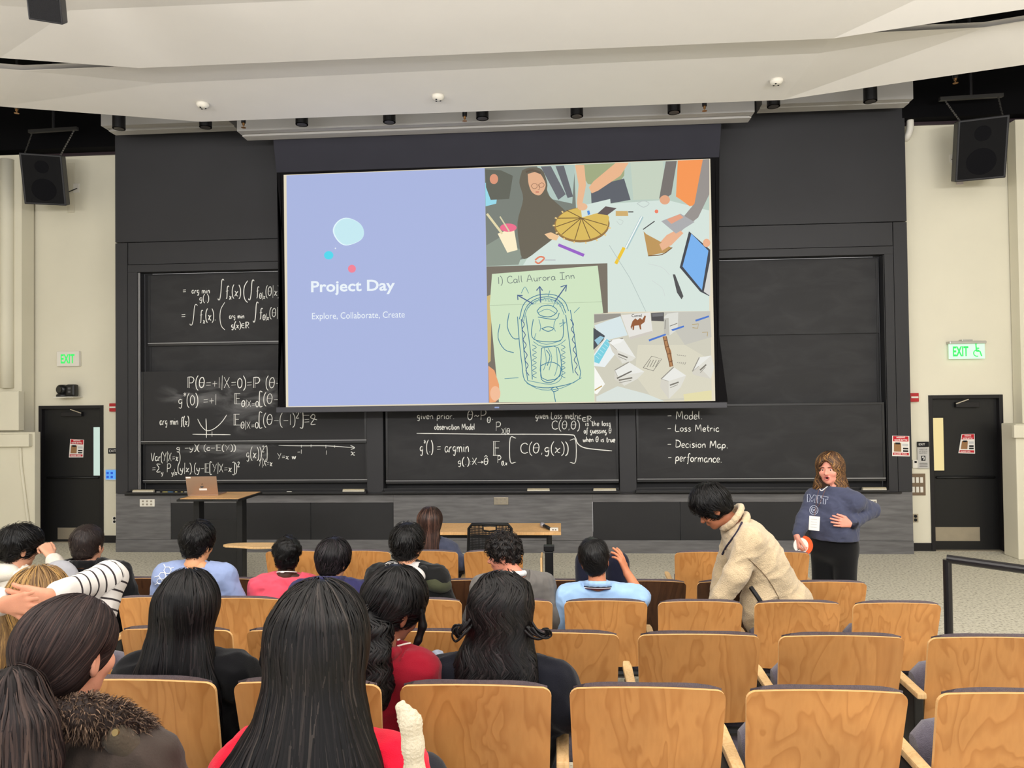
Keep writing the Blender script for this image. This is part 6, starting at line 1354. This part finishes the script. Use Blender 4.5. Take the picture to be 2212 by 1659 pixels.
p = person('person in a pale blue polo shirt shading the brow with a hand', B0, H, D(-6), D(-6), D(-9), .98, skin=(206, 132, 96), topcol=(158, 192, 232), sleeves='short', hipo=HIP, sw=.19, clothname='polo_shirt', inflate=.016, seed=17, pants=(24, 26, 44),
    arms={1: (at(1388, 1292, 4.42), at(1356, 1240, 4.55))}, hands={1: dict(d=(-.35, .12, .9), n=(-.8, .4, -.3), curl=((.1, .2, .3, .35), (.25, .3, .4, .5), (.2, .2, .3, .3)), spread=.14, thumb=.9, side=-1)}, knees=[at(1268, 1212, 4.78), at(1335, 1216, 4.80)])
short_hair(p['C'], p['R'], p['t'], [(16, 15, 16), (22, 20, 21), (38, 34, 34)], top=.016, side=.011, seed=16, n=1500, messy=.15, ln=4, wid=.003, nape=-.09)
ring(p, .066, .012, MATS['cloth_158_192_232'], 'collar', dz=.022, zs=2.4)
for dz_, c_ in ((.012, (22, 22, 44)), (.006, (238, 238, 242)), (.0, (88, 40, 54))):
    b = MB(); b.tube([p['NB']+p['up']*(dz_+.004-.020*math.sin(a_))+p['X']*.0835*math.cos(a_)+p['Y']*.087*math.sin(a_) for a_ in np.linspace(0, 2*math.pi, 25)], .0036, 6, caps=False); b.build('collar_stripe', mat('stripe_%d' % c_[0], c_, .8), p['t'], smooth=True)
# --- front row
H, B0 = sit(1, 930, 1131, .24)
p = person('brown long-haired person in a denim jacket before the front table', B0, H, D(-18), D(-2), 0, .96, skin=(220, 168, 140), topcol=(66, 70, 88), hipo=HIP, sw=.18, clothname='jacket', inflate=.024, fem=True, seed=19, arms={1: (at(996, 1215, 6.1), at(990, 1240, 6.35))})
long_hair(p, [(.05, 0, -.03, .07, .06), (-.08, 0, -.055, .092, .062), (-.2, .0, -.085, .088, .045), (-.30, .0, -.10, .07, .03), (-.36, .01, -.10, .045, .02)], [(44, 30, 26), (62, 44, 38), (104, 74, 62)], n=700, steps=22, step=.023, zend=(-.36, -.26), width=.006, seed=20, Rcol=rotm(D(-10)))

# --- nearest row
H, B0 = sit(5, 82, 1312, .27)
def stripe_mat():
    """thin dark stripes across the sleeves; red channel = distance along the limb, green = distance from the cuff"""
    M = bpy.data.materials.new('striped_knit'); M.use_nodes = True; nt = M.node_tree; N = nt.nodes; L = nt.links; b = N['Principled BSDF']
    at_ = N.new('ShaderNodeAttribute'); at_.attribute_name = 'Col'; sep = N.new('ShaderNodeSeparateColor'); L.new(at_.outputs['Color'], sep.inputs[0])
    def op(o, x, y): n = N.new('ShaderNodeMath'); n.operation = o; (L.new(x, n.inputs[0]) if not isinstance(x, float) else None); (L.new(y, n.inputs[1]) if not isinstance(y, float) else setattr(n.inputs[1], 'default_value', y)); return n.outputs[0]
    fr = op('FRACT', op('DIVIDE', sep.outputs[0], .034), 0.0); m1 = op('LESS_THAN', fr, .2); m2 = op('GREATER_THAN', sep.outputs[1], .075); mm = op('MULTIPLY', m1, m2)
    mx = N.new('ShaderNodeMix'); mx.data_type = 'RGBA'; mx.inputs[6].default_value = lin((224, 219, 214)); mx.inputs[7].default_value = lin((62, 56, 58)); L.new(mm, mx.inputs[0]); L.new(mx.outputs[2], b.inputs['Base Color']); b.inputs['Roughness'].default_value = .95; b.inputs['Specular IOR Level'].default_value = .1
    return M
M_STR = stripe_mat()
eR, wR = at(236, 1248, 2.60), at(110, 1289, 2.345); eL, wL = at(-150, 1250, 2.62), at(10, 1305, 2.335)
p = person('blonde person with hands clasped behind the head in a striped top', B0, H, D(28), D(-4), 0, .98, tyaw=0.0, skin=(214, 148, 118), top=M_STR, hipo=HIP, sw=.18, clothname='striped_top', inflate=.018, fem=True, seed=21, handk=.0032, vox=.006, wr=.003,
    arms={1: (eR, wR), 0: (eL, wL)}, hands={1: dict(d=(-1, -.02, .03), n=(.05, 1, .05), curl=(.12, .22, .2), spread=.10, thumb=.55, side=1), 0: dict(d=(1, -.08, .10), n=(.0, 1, 0), curl=(.1, .2, .2), spread=.1, thumb=.5, side=-1)})
bb = p['base']; segs = []
for e_, w_, s_ in ((eR, wR, p['sh'][1]), (eL, wL, p['sh'][0])): segs += [(s_, e_-bb), (e_-bb, w_-bb)]
me = p['cl'].data; n = len(me.vertices); co = np.zeros(n*3); me.vertices.foreach_get('co', co); co = co.reshape(-1, 3); best = np.full(n, 9.0); val = np.zeros(n); cf = np.zeros(n)
for a, b in segs+[(p['hip'], p['NB'])]:
    ab = b-a; L = np.linalg.norm(ab); t = np.clip((co-a) @ ab/L/L, 0, 1); d = np.linalg.norm(co-a-t[:, None]*ab, axis=1)-(.0 if L < .45 else .08); m_ = d < best; best[m_] = d[m_]; val[m_] = (t*L)[m_]; cf[m_] = ((1-t)*L)[m_] if np.allclose(b, wR-bb) or np.allclose(b, wL-bb) else 1
cc = np.stack([val, cf, val*0, val*0+1], 1)
a_ = me.color_attributes.new('Col', 'FLOAT_COLOR', 'POINT'); a_.data.foreach_set('color', cc.astype(np.float32).ravel())
long_hair(p, [(.05, 0, -.02, .07, .06), (-.08, -.01, -.03, .088, .062), (-.2, -.03, -.05, .085, .05), (-.32, -.05, -.06, .07, .035), (-.42, -.06, -.06, .04, .02)], [(112, 84, 54), (138, 106, 66), (164, 128, 78), (190, 146, 80)], n=1100, steps=30, step=.019, zend=(-.40, -.28), width=.005, seed=22, Rcol=rotm(0), h=.007)
H, B0 = sit(5, 406, 1321, .25)
p = person('person with long straight black hair in a black top', B0, H, D(18), D(-2), 0, .98, tyaw=D(4), skin=(214, 164, 136), topcol=(15, 15, 18), hipo=HIP, sw=.185, clothname='top', inflate=.018, fem=True, seed=23)
long_hair(p, [(.06, 0, -.03, .075, .065), (-.05, 0, -.045, .098, .075), (-.15, .0, -.07, .120, .072), (-.28, .0, -.105, .160, .060), (-.38, .0, -.12, .17, .045), (-.44, .01, -.12, .155, .022)], [(8, 7, 9), (13, 12, 13), (20, 17, 19), (44, 38, 38)], n=1500, steps=30, step=.021, zend=(-.45, -.33), width=.006, seed=24, Rcol=rotm(D(-4)), h=.008)
H, B0 = sit(5, 848, 1316, .25, .8)
p = person('person with a wavy low ponytail in a crimson sweater', B0, H, D(-36), D(-22), D(6), .98, tyaw=D(-12), skin=(150, 96, 74), topcol=(146, 18, 38), hipo=HIP, sw=.152, clothname='sweater', inflate=.02, fem=True, seed=25, neckoff=(0, -.055, -.150))
C, R, f = p['C'], p['R'], p['f']
short_hair(C, R, p['t'], [(9, 8, 9), (14, 12, 14), (34, 29, 30)], top=.022, side=.018, seed=26, n=1500, messy=.15, ln=12, strand_len=.012, nape=-.085, wid=.005)
S_ = Sdf(.03); q = [f(-.0, -.10, -.02), at(806, 1368, 2.33)-p['base'], at(800, 1420, 2.31)-p['base'], at(812, 1475, 2.30)-p['base'], at(826, 1520, 2.31)-p['base']]; S_.chain(q, [.03, .048, .055, .045, .012]); S_.fn.append(lambda P, d: d-.010*wrinkle(P, 75, 8)); v, qd = S_.mesh(.006)
r_ = np.random.RandomState(3); ids = r_.choice(len(v), 700); st = strands(S_, v[ids], f(0, -.1, 0), 14, .012, (-9, -8), .006, [(9, 8, 9), (15, 13, 14), (38, 32, 32)], 31, lift=(.002, .012), wave=1.2, wl=.07, spread=.2)
hair_obj([(v, qd, None), st], p['t'], (12, 11, 13), None, 'ponytail')
S_ = Sdf(.01); S_.chain([f(.085, .05, .03), f(.095, .075, -.02), f(.092, .08, -.07), f(.09, .07, -.12), f(.1, .08, -.15)], [.012, .014, .012, .008, .003]); v, qd = S_.mesh(.004); hair_obj([(v, qd, None)], p['t'], (16, 14, 15), None, 'loose_lock')
ring(p, .066, .012, MATS['cloth_146_18_38'], 'collar', dz=.012, zs=2.0)
for dy in (0, 13): decal(p, [[(858+i*5.2, 1383+dy-i*.9-2*math.sin(math.pi*i/9)) for i in range(10)]], .007, mat('cream_stripe', (228, 218, 206), .8), 'collar_stripe', None)
H, B0 = sit(5, 1085, 1330, .25, .8)
p = person('person with wavy black hair in a dark navy sweater', B0, H, D(-28), D(-8), 0, .98, tyaw=D(-4), skin=(222, 166, 138), topcol=(22, 23, 32), hipo=HIP, sw=.19, clothname='sweater', inflate=.026, fem=True, seed=27, wr=.006, arms={1: (at(1222, 1530, 2.40), at(1190, 1560, 2.62))})
long_hair(p, [(.06, 0, -.03, .075, .065), (-.05, 0, -.04, .102, .078), (-.12, -.005, -.06, .122, .078), (-.18, -.005, -.085, .130, .066), (-.24, -.005, -.10, .118, .05), (-.29, 0, -.105, .08, .03)], [(10, 8, 9), (16, 13, 14), (24, 20, 20), (48, 40, 40)], n=1500, steps=26, step=.018, zend=(-.30, -.17), width=.007, seed=28, Rcol=rotm(D(-10)), wave=1.0, wl=.13, h=.007, amp=.007)
bb = p['base']; b = MB(); rr = random.Random(4)
for k in range(16):
    o_ = V3(rr.uniform(-.02, .02), rr.uniform(-.02, .02), rr.uniform(-.022, .022)); Lk = [at(1018, 1350, 2.36), at(1003, 1368, 2.35), at(990, 1378, 2.35), at(981, 1368, 2.34), at(984, 1354, 2.34), at(994, 1352, 2.34)] if k % 2 else [at(1140, 1355, 2.37), at(1155, 1372, 2.36), at(1174, 1380, 2.35), at(1189, 1374, 2.35), at(1188, 1362, 2.34), at(1176, 1360, 2.34)]
    sc_ = rr.uniform(.8, 1.0); q_ = [Lk[0]+(a_-Lk[0])*sc_+o_*(1-i/6)-bb for i, a_ in enumerate(Lk)]; q_ = cat_rom(q_, 4); b.tube(q_, .006, 6, rad=[.0055*(1-.75*i/len(q_)) for i in range(len(q_))])
o = b.build('loose_curls', mat('curl_black', (20, 17, 18), .42, .3), p['t'], smooth=True); o['kind'] = 'stuff'

# --- row below the picture
H, B0 = sit(6, 146, 1414, .24, .85)
p = person('brown ponytail person in an olive-brown parka with fur collar', B0, H, D(-7), D(-8), 0, 1.0, tyaw=D(-4), skin=(226, 160, 132), top=fabric('parka', (72, 62, 56), .2, 200), hipo=HIP, sw=.19, clothname='parka', inflate=.035, fem=True, seed=29, wr=.008, vox=.0075, hvox=.0042, neckoff=(0, -.045, -.175), arms={i: (np.array(B0)+V3(s_*.30, .22, .68), np.array(B0)+V3(s_*.16, .42, .58)) for i, s_ in ((0, -1), (1, 1))})
C, R, f = p['C'], p['R'], p['f']; bb = p['base']
PALP = [(34, 25, 25), (42, 31, 30), (54, 40, 38), (72, 54, 49)]
S_ = Sdf(.02); S_.ell(f(0, -.014, .030), (.088, .108, .093), R); S_.ell(f(0, -.004, .036), (.082, .100, .086), R, .03); S_.ell(f(0, -.05, -.035), (.07, .055, .06), R, .03)
for g in (-1, 1): S_.carve(f(g*.098, .010, -.026), (.034, .040, .048), R, .008)
S_.carve(f(0, .120, -.05), (.088, .082, .105), R, .012); nz = f(0, 0, -.085); up_ = R @ V3(0, 0, 1); S_.fn.append(lambda P, d: smax(d, -((P-nz) @ up_), .01)); S_.fn.append(lambda P, d: d-.002*wrinkle(P, 60, 3))
v, qd = S_.mesh(.005); tie = f(-.01, -.135, -.055); r_ = np.random.RandomState(5); ids = r_.choice(len(v), 2600)
def toward(P): d_ = tie-P; return 3.0*d_/(np.linalg.norm(d_, axis=1)[:, None]+.02)
st = strands(S_, v[ids], f(0, .05, .1), 14, .014, (-9, -8), .0034, PALP, 33, lift=(.0005, .004), flow=toward, spread=.0, taper=.7)
hair_obj([(v, qd, None), st], p['t'], PALP[0], HAIRR, 'hair')
S_ = Sdf(.03); q = [tie, at(28, 1500, 1.36)-bb, at(40, 1580, 1.34)-bb, at(50, 1660, 1.33)-bb, at(55, 1740, 1.33)-bb]; S_.chain(q, [.022, .046, .058, .056, .03]); S_.fn.append(lambda P, d: d-.003*wrinkle(P*V3(1, 1, .2), 90, 8)); v, qd = S_.mesh(.006); ids = r_.choice(len(v), 1300)
st = strands(S_, v[ids], tie, 20, .012, (-9, -8), .005, [(26, 20, 21), (40, 31, 30), (56, 43, 40), (78, 62, 56)], 34, lift=(.001, .007), spread=.1, taper=.6); hair_obj([(v, qd, None), st], p['t'], (26, 20, 20), HAIRR, 'ponytail')
S_ = Sdf(.01); S_.chain([f(-.012, -.128, -.05), f(.008, -.134, -.06)], [.026, .026]); child_sdf(p, S_, 'hair_tie', mat('tie_black', (14, 13, 14), .8), .005)
# fur collar
cpts = [at(128, 1545, 1.40)-bb, at(180, 1545, 1.42)-bb, at(240, 1560, 1.46)-bb, at(292, 1584, 1.50)-bb, at(335, 1606, 1.54)-bb]; S_ = Sdf(.02); S_.chain(cpts, [.028, .036, .038, .034, .022]); v, qd = S_.mesh(.007); v0 = v
ids = r_.choice(len(v), 4200); r2 = r_; N_ = len(ids); rt = v[ids]; eps = .004
gr = np.stack([S_(rt+eps*np.eye(3)[i])-S_(rt-eps*np.eye(3)[i]) for i in range(3)], 1); gr /= np.linalg.norm(gr, axis=1)[:, None]; dr_ = gr+r_.normal(0, .45, (N_, 3))+V3(.25, 0, -.35); dr_ /= np.linalg.norm(dr_, axis=1)[:, None]; Lh = r_.uniform(.008, .019, N_)[:, None]; sd_ = np.cross(dr_, r_.normal(size=(N_, 3))); sd_ /= np.linalg.norm(sd_, axis=1)[:, None]
e0 = rt-sd_*.0013; e1 = rt+sd_*.0013; m0 = rt+dr_*Lh*.6+sd_*.0009; m1 = rt+dr_*Lh*.6-sd_*.0009; V_ = np.stack([e0, e1, m0, m1, rt+dr_*Lh+V3(0, 0, -.004), rt+dr_*Lh+V3(0, 0, -.0045)], 1).reshape(-1, 3); bq = (np.arange(N_)*6)[:, None]; Q_ = np.concatenate([bq+np.array([0, 1, 2, 3]), bq+np.array([3, 2, 4, 5])])
tone = r_.uniform(0, 1, N_)[:, None]**2; cfur = np.array(lin((46, 34, 30))[:3])*(1-tone)+np.array(lin((150, 122, 100))[:3])*tone; cfur = np.repeat(np.concatenate([cfur, np.ones((N_, 1))], 1), 6, 0); o = hair_obj([(v0, qd, None), (V_, Q_, cfur)], p['t'], (44, 33, 30), HAIRR, 'fur_collar')
S_ = Sdf(.01); S_.chain([at(250, 1590, 1.44)-bb, at(300, 1640, 1.47)-bb], [.028, .030]); child_sdf(p, S_, 'shoulder_tab', fabric('parka_tab', (84, 74, 62), .3, 120)); b = MB(); q_ = at(250, 1582, 1.405)-bb; b.lathe(q_, [(.007, -.003), (.007, .003)], 12, (0, -1, .3)); b.build('snap_button', mat('snap_brass', (150, 128, 84), .35, .5, metal=.7), p['t'])

H, B0 = sit(6, 690, 1404, .22, .9)
p = person('person with very long straight black hair in a bright red jacket', B0, H, D(14), D(-2), 0, 1.0, tyaw=0.0, skin=(210, 160, 134), topcol=(222, 20, 52), hipo=HIP, sw=.158, clothname='jacket', inflate=.022, fem=True, seed=35, wr=.010, neckoff=(0, -.028, -.20), arms={i: (np.array(B0)+V3(s_*.28, .22, .66), np.array(B0)+V3(s_*.15, .42, .57)) for i, s_ in ((0, -1), (1, 1))})
bb = p['base']
def longfan(P):
    dx = P[:, 0]-p['C'][0]; return np.stack([np.clip(dx*1.25-.02, -.40, .40), np.zeros(len(P)), np.zeros(len(P))], 1)
long_hair(p, [(.06, 0, -.03, .072, .065), (-.03, .004, -.045, .089, .078), (-.12, .005, -.07, .108, .078), (-.22, -.010, -.10, .158, .075), (-.32, -.028, -.13, .205, .07), (-.45, -.03, -.145, .222, .055), (-.60, -.03, -.15, .19, .02)], [(8, 7, 8), (13, 11, 12), (20, 17, 18), (34, 29, 29), (62, 55, 51)], n=2600, steps=40, step=.019, zend=(-.62, -.5), width=.0055, seed=36, Rcol=rotm(0), h=.008, flow=longfan, amp=.004)
S_ = Sdf(.02); S_.chain([at(868, 1528, 1.36)-bb, at(886, 1560, 1.36)-bb, at(893, 1610, 1.36)-bb, at(896, 1670, 1.36)-bb, at(898, 1750, 1.36)-bb], [.012, .018, .018, .018, .018]); S_.fn.append(lambda P, d: d-.0022*np.sin(P[:, 2]*420+260*P[:, 0])*np.sin(P[:, 2]*420-260*P[:, 0])); child_sdf(p, S_, 'knit_scarf', mat('cream_knit', (216, 204, 180), .95, .1, bump=.6, bscale=180), .004)
# --- standing people
Yb = 4.66; hipw = at(1692, 1300, Yb); nbw = at(1592, 1136, Yb-.02); H = at(1541, 1098, Yb-.02)
FLE = mat('beige_fleece', (206, 184, 150), 1.0, .05, var=.08, vscale=30, bump=.7, bscale=150, sheen=.4); base = np.array((hipw[0], Yb, 0.0))
def bent_person():
    base = np.array((hipw[0], Yb, 0.0)); t = thing('person', base, 'person in a beige fleece jacket bending over the seats', 'person'); C = H-base; R = rotm(D(84), D(-36), 0); NB = nbw-base; hip = hipw-base
    SK = skin_mat('skin_170_108_78', (170, 108, 78)); HS, f = head_sdf(C, R, .98); HS.cap(f(0, -.022, -.05), NB, .05, .056, .03); parts = [HS.mesh(.0055)]
    up = (NB-hip)/np.linalg.norm(NB-hip); X = V3(0, -1, 0); Fw = np.cross(up, X)*-1   # X: near shoulder side
    RR = np.stack([np.cross(np.cross(up, V3(0, 1, 0)), up)*0+V3(0, 1, 0), np.cross(up, V3(0, 1, 0)), up], 1)
    TB_ = Sdf(.05); TB_.ell((NB*.65+hip*.35), (.16, .11, .24), RR); parts.append(TB_.mesh(.016))
    J = Sdf(.05); L = np.linalg.norm(NB-hip)
    J.ell(NB-up*.19, (.225, .155, .22), RR); J.ell(hip+up*.24, (.205, .165, .24), RR); J.ell(hip-up*.02, (.20, .175, .17), RR); J.ell(at(1640, 1305, Yb-.12)-base, (.11, .12, .23)); J.cap(NB-up*.05+V3(0, -.17, 0), NB-up*.05+V3(0, .17, 0), .075)
    arms = [((NB-up*.07+V3(0, -.18, -.0)), at(1588, 1245, Yb-.22)-base, at(1540, 1318, Yb-.20)-base), ((NB-up*.07+V3(0, .18, 0)), at(1565, 1240, Yb+.22)-base, at(1545, 1320, Yb+.16)-base)]
    for a, e, w in arms:
        J.chain([a, e, w], [.082, .070, .056], .04); Hh = Sdf(.02); Hh.chain([e*.5+w*.5, w], [.03, .026]); dd = (w-e)/np.linalg.norm(w-e); hand_caps(Hh, w+dd*.01, dd+V3(0, 0, -.1), V3(1, 0, 0), 1 if a[1] < 0 else -1, (.35, .5, .4)); parts.append(Hh.mesh(.0042))
    J.fn.append(lambda P, d: d-.008*wrinkle(P, 26, 5)+.014*np.abs(wrinkle(P*V3(1, .6, 1), 42, 8, 4))-.004-.0025*wrinkle(P, 240, 6)); J.fn.append(lambda P, d: smax(d, -s_cap(P, NB-up*.02, NB+up*.15, .055, .07), .01))
    hem = hip-up*.10; J.fn.append(lambda P, d: np.where(P[:, 2] > hip[2]-.22, d, 9.0)); v, q = cat_mesh(parts); np_mesh('body', v, q, SK, t)
    v, q = J.mesh(.0075, .04); cl = np_mesh('fleece_jacket', v, q, FLE, t)
    pp = dict(t=t, C=C, R=R, f=f, NB=NB, up=up, base=base, cl=cl, X=V3(0, 1, 0), Y=np.cross(up, V3(0, 1, 0))*1.0)
    # stand-up collar
    S_ = Sdf(.02); n = 16; c = NB+up*.02
    for k in range(n):
        q0, q1 = [c+V3(0, 1, 0)*.085*math.cos(a)+np.cross(up, V3(0, 1, 0))*.085*math.sin(a)+up*(-.030*math.sin(a)) for a in (2*math.pi*k/n, 2*math.pi*(k+1)/n)]
        S_.cap(q0-up*.02, q1-up*.02, .020); S_.cap(q0+up*.045, q1+up*.045, .016)
    S_.fn.append(lambda P, d: d-.002*wrinkle(P, 200, 6)); child_sdf(pp, S_, 'collar', FLE, .006)
    short_hair(C, R, t, top=.038, side=.02, seed=44, n=1400, messy=.4, ln=7, fringe=.02, s=.98, nape=-.06)
    T_ = Sdf(.05)
    for s_ in (-1, 1):
        T_.chain([hip+V3(0, s_*.09, -.05), V3(hip[0]-.04, s_*.11, .52), V3(hip[0]+.02, s_*.11, .10)], [.11, .078, .062])
    v, q = T_.mesh(.012); np_mesh('trousers', v, q, fabric('trousers_14', (14, 14, 16), .15, 300), t)
    for s_ in (-1, 1):
        S2 = Sdf(.03); c = V3(hip[0]+.0, s_*.11, .05); S2.ell(c, (.05, .045, .05)); S2.ell(c+V3(-.08, 0, -.012), (.10, .045, .034)); S2.fn.append(lambda P, d: smax(d, .003-P[:, 2], .004)); v, q = S2.mesh(.01); np_mesh('shoe', v, q, mat('shoe_black', (24, 24, 26), .5, .4), t)
    decal(pp, [[(1618, 1208), (1650, 1240), (1672, 1272), (1690, 1310)]], .005, mat('seam_dark', (120, 100, 76), .9), 'seam'); decal(pp, [[(1622, 1268), (1634, 1285), (1645, 1302)]], .03, mat('pocket_black', (20, 20, 24), .6), 'pocket_zip'); decal(pp, [[(1606, 1122), (1592, 1150), (1570, 1180), (1560, 1198)]], .014, mat('trim_navy', (44, 40, 60), .8), 'collar_trim')
    PEOPLE.append(t)
bent_person()

Yw = 6.42; H = at(1793, 1014, Yw-.02); base = np.array((at(1803, 1200, Yw)[0], Yw, 0.0))
hipw = V3(base[0]+.0, Yw+.01, at(1800, 1178, Yw)[2])
WC = (72, 76, 98)
p = person('woman in a navy university sweatshirt with hand on hip, talking', base, H, D(142), D(2), D(3), 1.06, tyaw=D(140), sw=.185, drop=.085, skin=(226, 152, 132), topcol=WC, hipo=tuple(hipw-base), neckoff=(0, -.03, -.165), clothname='sweatshirt', inflate=.024, belly=.055, mouth=1.0, fem=True, legs='stand', pants=(13, 13, 15), seed=51, wr=.006, wf=30, vox=.007, hvox=.0042, hem=at(1800, 1163, Yw)[2], jaw=1.10, brow=(70, 50, 40),
    arms={0: (at(1884, 1102, Yw-.02), at(1838, 1131, Yw-.20)), 1: (at(1738, 1122, Yw+.02), at(1722, 1157, Yw-.10))},
    hands={0: dict(d=(-1, -.25, .22), n=(.1, 1, -.1), curl=(.15, .25, .2), spread=.13, thumb=.3, side=-1), 1: dict(d=(.05, -.12, -1), n=(.95, .2, .0), curl=(.9, .8, .5), spread=.03, side=1)})
bb = p['base']; C, R, f = p['C'], p['R'], p['f']
long_hair(p, [(.06, 0, -.03, .08, .07), (-.05, 0, -.03, .106, .082), (-.12, 0, -.03, .126, .085), (-.18, 0, -.03, .140, .085), (-.215, 0, -.02, .138, .07), (-.25, 0, -.02, .11, .04)], [(58, 40, 30), (84, 59, 41), (120, 86, 54), (168, 124, 74)], n=1000, steps=20, step=.017, zend=(-.26, -.15), width=.007, seed=52, Rcol=rotm(D(150)), s=1.06, wave=1.1, wl=.10, h=.0055, facecut=(0, .130, -.032), face_r=(.068, .100, .118), amp=.004)
S_ = Sdf(.004); S_.ell(f(0, .080, -.066), (.015, .016, .011), R); child_sdf(p, S_, 'mouth_interior', mat('mouth_dark', (70, 22, 26), .5), .004)
b = MB(); b.tube([f(-.021, .094, -.062), f(-.01, .1005, -.0525), f(0, .1015, -.054), f(.01, .1005, -.0525), f(.021, .094, -.062), f(.012, .0985, -.080), f(0, .100, -.083), f(-.012, .0985, -.080), f(-.021, .094, -.062)], .0034, 6, caps=False); o = b.build('lips', mat('lips', (186, 92, 92), .45), p['t'], smooth=True)
decal(p, [[(1766, 1042), (1769, 1052), (1774, 1060), (1782, 1055), (1794, 1046)]], .009, mat('white_cotton', (226, 226, 226), .9), 'neck_trim')
LT = mat('sweat_print', (176, 182, 200), .8)
# lettering M I T with outlined block letters, emblem, lanyard, badge
def box_letter(pts): return pts+[pts[0]]
letters = [[(1744, 1084), (1744, 1068), (1749, 1068), (1753, 1077), (1758, 1069), (1763, 1070), (1763, 1086), (1759, 1086), (1759, 1077), (1754, 1084), (1749, 1076), (1749, 1084), (1744, 1084)], [(1766, 1070), (1773, 1071), (1773, 1088), (1766, 1087), (1766, 1070)], [(1774, 1071), (1789, 1074), (1788, 1079), (1784, 1078), (1783, 1089), (1778, 1089), (1779, 1077), (1774, 1076), (1774, 1071)]]
decal(p, letters, .006, LT, 'sweatshirt_lettering', smooth=False)
em = [[(1758+r*math.cos(a), 1102+r*1.1*math.sin(a)) for a in np.linspace(0, 6.28, 15)] for r in (9, 5.5)]+[[(1755, 1100), (1761, 1104)], [(1761, 1099), (1755, 1105)]]
decal(p, em, .006, LT, 'sweatshirt_emblem', smooth=False)
decal(p, [[(1786, 1050), (1780, 1064), (1772, 1085), (1764, 1100), (1759, 1116)], [(1771, 1050), (1766, 1070), (1762, 1095), (1759, 1116)]], .006, mat('lanyard_brown', (110, 84, 84), .7), 'lanyard')
q = at(1759, 1130, Yw-.27)-bb; b = MB(); b.box(-.042, .042, -.003, .003, -.062, .058, Matrix.Translation(Vector(q)) @ Matrix.Rotation(D(-12), 4, 'Z') @ Matrix.Rotation(D(4), 4, 'Y')); bd = b.build('name_badge', PAPER, p['t'], bevel=.002)
for k in range(4): b = MB(); b.box(-.028, .02, -.0045, -.0035, .03-k*.022, .035-k*.022, Matrix.Translation(Vector(q)) @ Matrix.Rotation(D(-12), 4, 'Z') @ Matrix.Rotation(D(4), 4, 'Y')); b.build('badge_text', MATS['print_grey'], bd)
S_ = Sdf(.01); wq = at(1838, 1131, Yw-.20)-bb; S_.cap(wq+V3(.018, .0, -.012), wq+V3(.030, 0, .004), .036); child_sdf(p, S_, 'watch_strap', mat('watch_navy', (20, 22, 40), .4), .005)
# round white and orange paddle in her hand
hc = at(1736, 1178, Yw-.11); t = thing('hand_paddle', (hc[0], hc[1], hc[2]-.1), 'white and orange round card held in the woman hand', 'card')
b = MB(); b.lathe((0, 0, .1), [(.082, -.004), (.082, .004)], 28, (.15, -1, .1)); b.build('orange_rim', mat('paddle_orange', (238, 92, 40), .6), t); b = MB(); b.lathe((-.026, -.006, .100), [(.066, -.004), (.066, .004)], 28, (.15, -1, .1)); b.build('white_face', PAPER, t)
for k in range(5): b = MB(); b.tube([(-.062, -.017, .062+k*.016), (-.046+.006*(k % 2), -.016, .068+k*.016)], .0035, 5); b.build('printed_mark', INKB, t)

# --- lower the seats people sit on
def lowered(w):
    P = []; sw_ = w/2-.03
    for i in range(11):
        u = -1+2*i/10; row = []
        for k in range(20):
            a = 2*math.pi*k/20; cz, cy = .045*np.sign(math.cos(a))*abs(math.cos(a))**.6, .215*np.sign(math.sin(a))*abs(math.sin(a))**.5; f_ = (1-abs(u)**8*.25); row.append((u*sw_, .36+cy*f_, .405+cz*f_))
        row.append(row[0]); P.append(row)
    b = MB(); b.quadgrid(P); b.poly(P[0][:-1]); b.poly(P[-1][:-1][::-1]); o = b.build('seat_low', FAB, None, smooth=True); me = o.data; bpy.data.objects.remove(o); return me
lows = {}
for k in OCC:
    t, _, w = SEATS[k]
    if w not in lows: lows[w] = lowered(w)
    for c in t.children:
        if c.name.startswith('seat_cushion'): c.data = lows[w]
# --- things left on seats
bs = np.array((-.80, ROWY[5], ROWZ[5])); S_ = Sdf(.04); S_.ell(at(606, 1395, 2.34)-bs, (.055, .07, .10)); S_.cap(at(612, 1420, 2.36)-bs, at(650, 1480, 2.4)-bs, .07, .12); S_.ell((.0, .16, .66), (.18, .07, .2)); S_.fn.append(lambda P, d: d-.012*wrinkle(P, 36, 3)+.01*np.abs(wrinkle(P*V3(.4, 1, 1.6), 60, 4))); v, q = S_.mesh(.01)
t = thing('coat', bs, 'black padded coat heaped over the seat beside the long-haired students', 'coat'); np_mesh('shell', v, q, mat('black_nylon', (17, 16, 20), .4, .4, bump=.2, bscale=60), t); b = MB(); b.tube([at(585, 1400, 2.28)-bs, at(592, 1375, 2.27)-bs, at(600, 1350, 2.28)-bs], .005, 6); b.build('zip', MATS['chain_steel'], t)
S_ = Sdf(.03); bp = at(942, 1452, 2.52); bs = np.array((bp[0], bp[1], bp[2]-.12)); S_.ell((0, 0, .10), (.045, .07, .10)); S_.ell((.02, .02, .05), (.055, .08, .06)); S_.fn.append(lambda P, d: d-.012*wrinkle(P, 70, 7)+.008*np.abs(wrinkle(P, 110, 9))); v, q = S_.mesh(.006)
t = thing('cloth_bundle', bs, 'crumpled pale blue cloth between the crimson and navy sweaters', 'cloth'); np_mesh('cloth', v, q, mat('pale_blue_print', (178, 186, 204), .9, .1, var=.25, vscale=60), t)
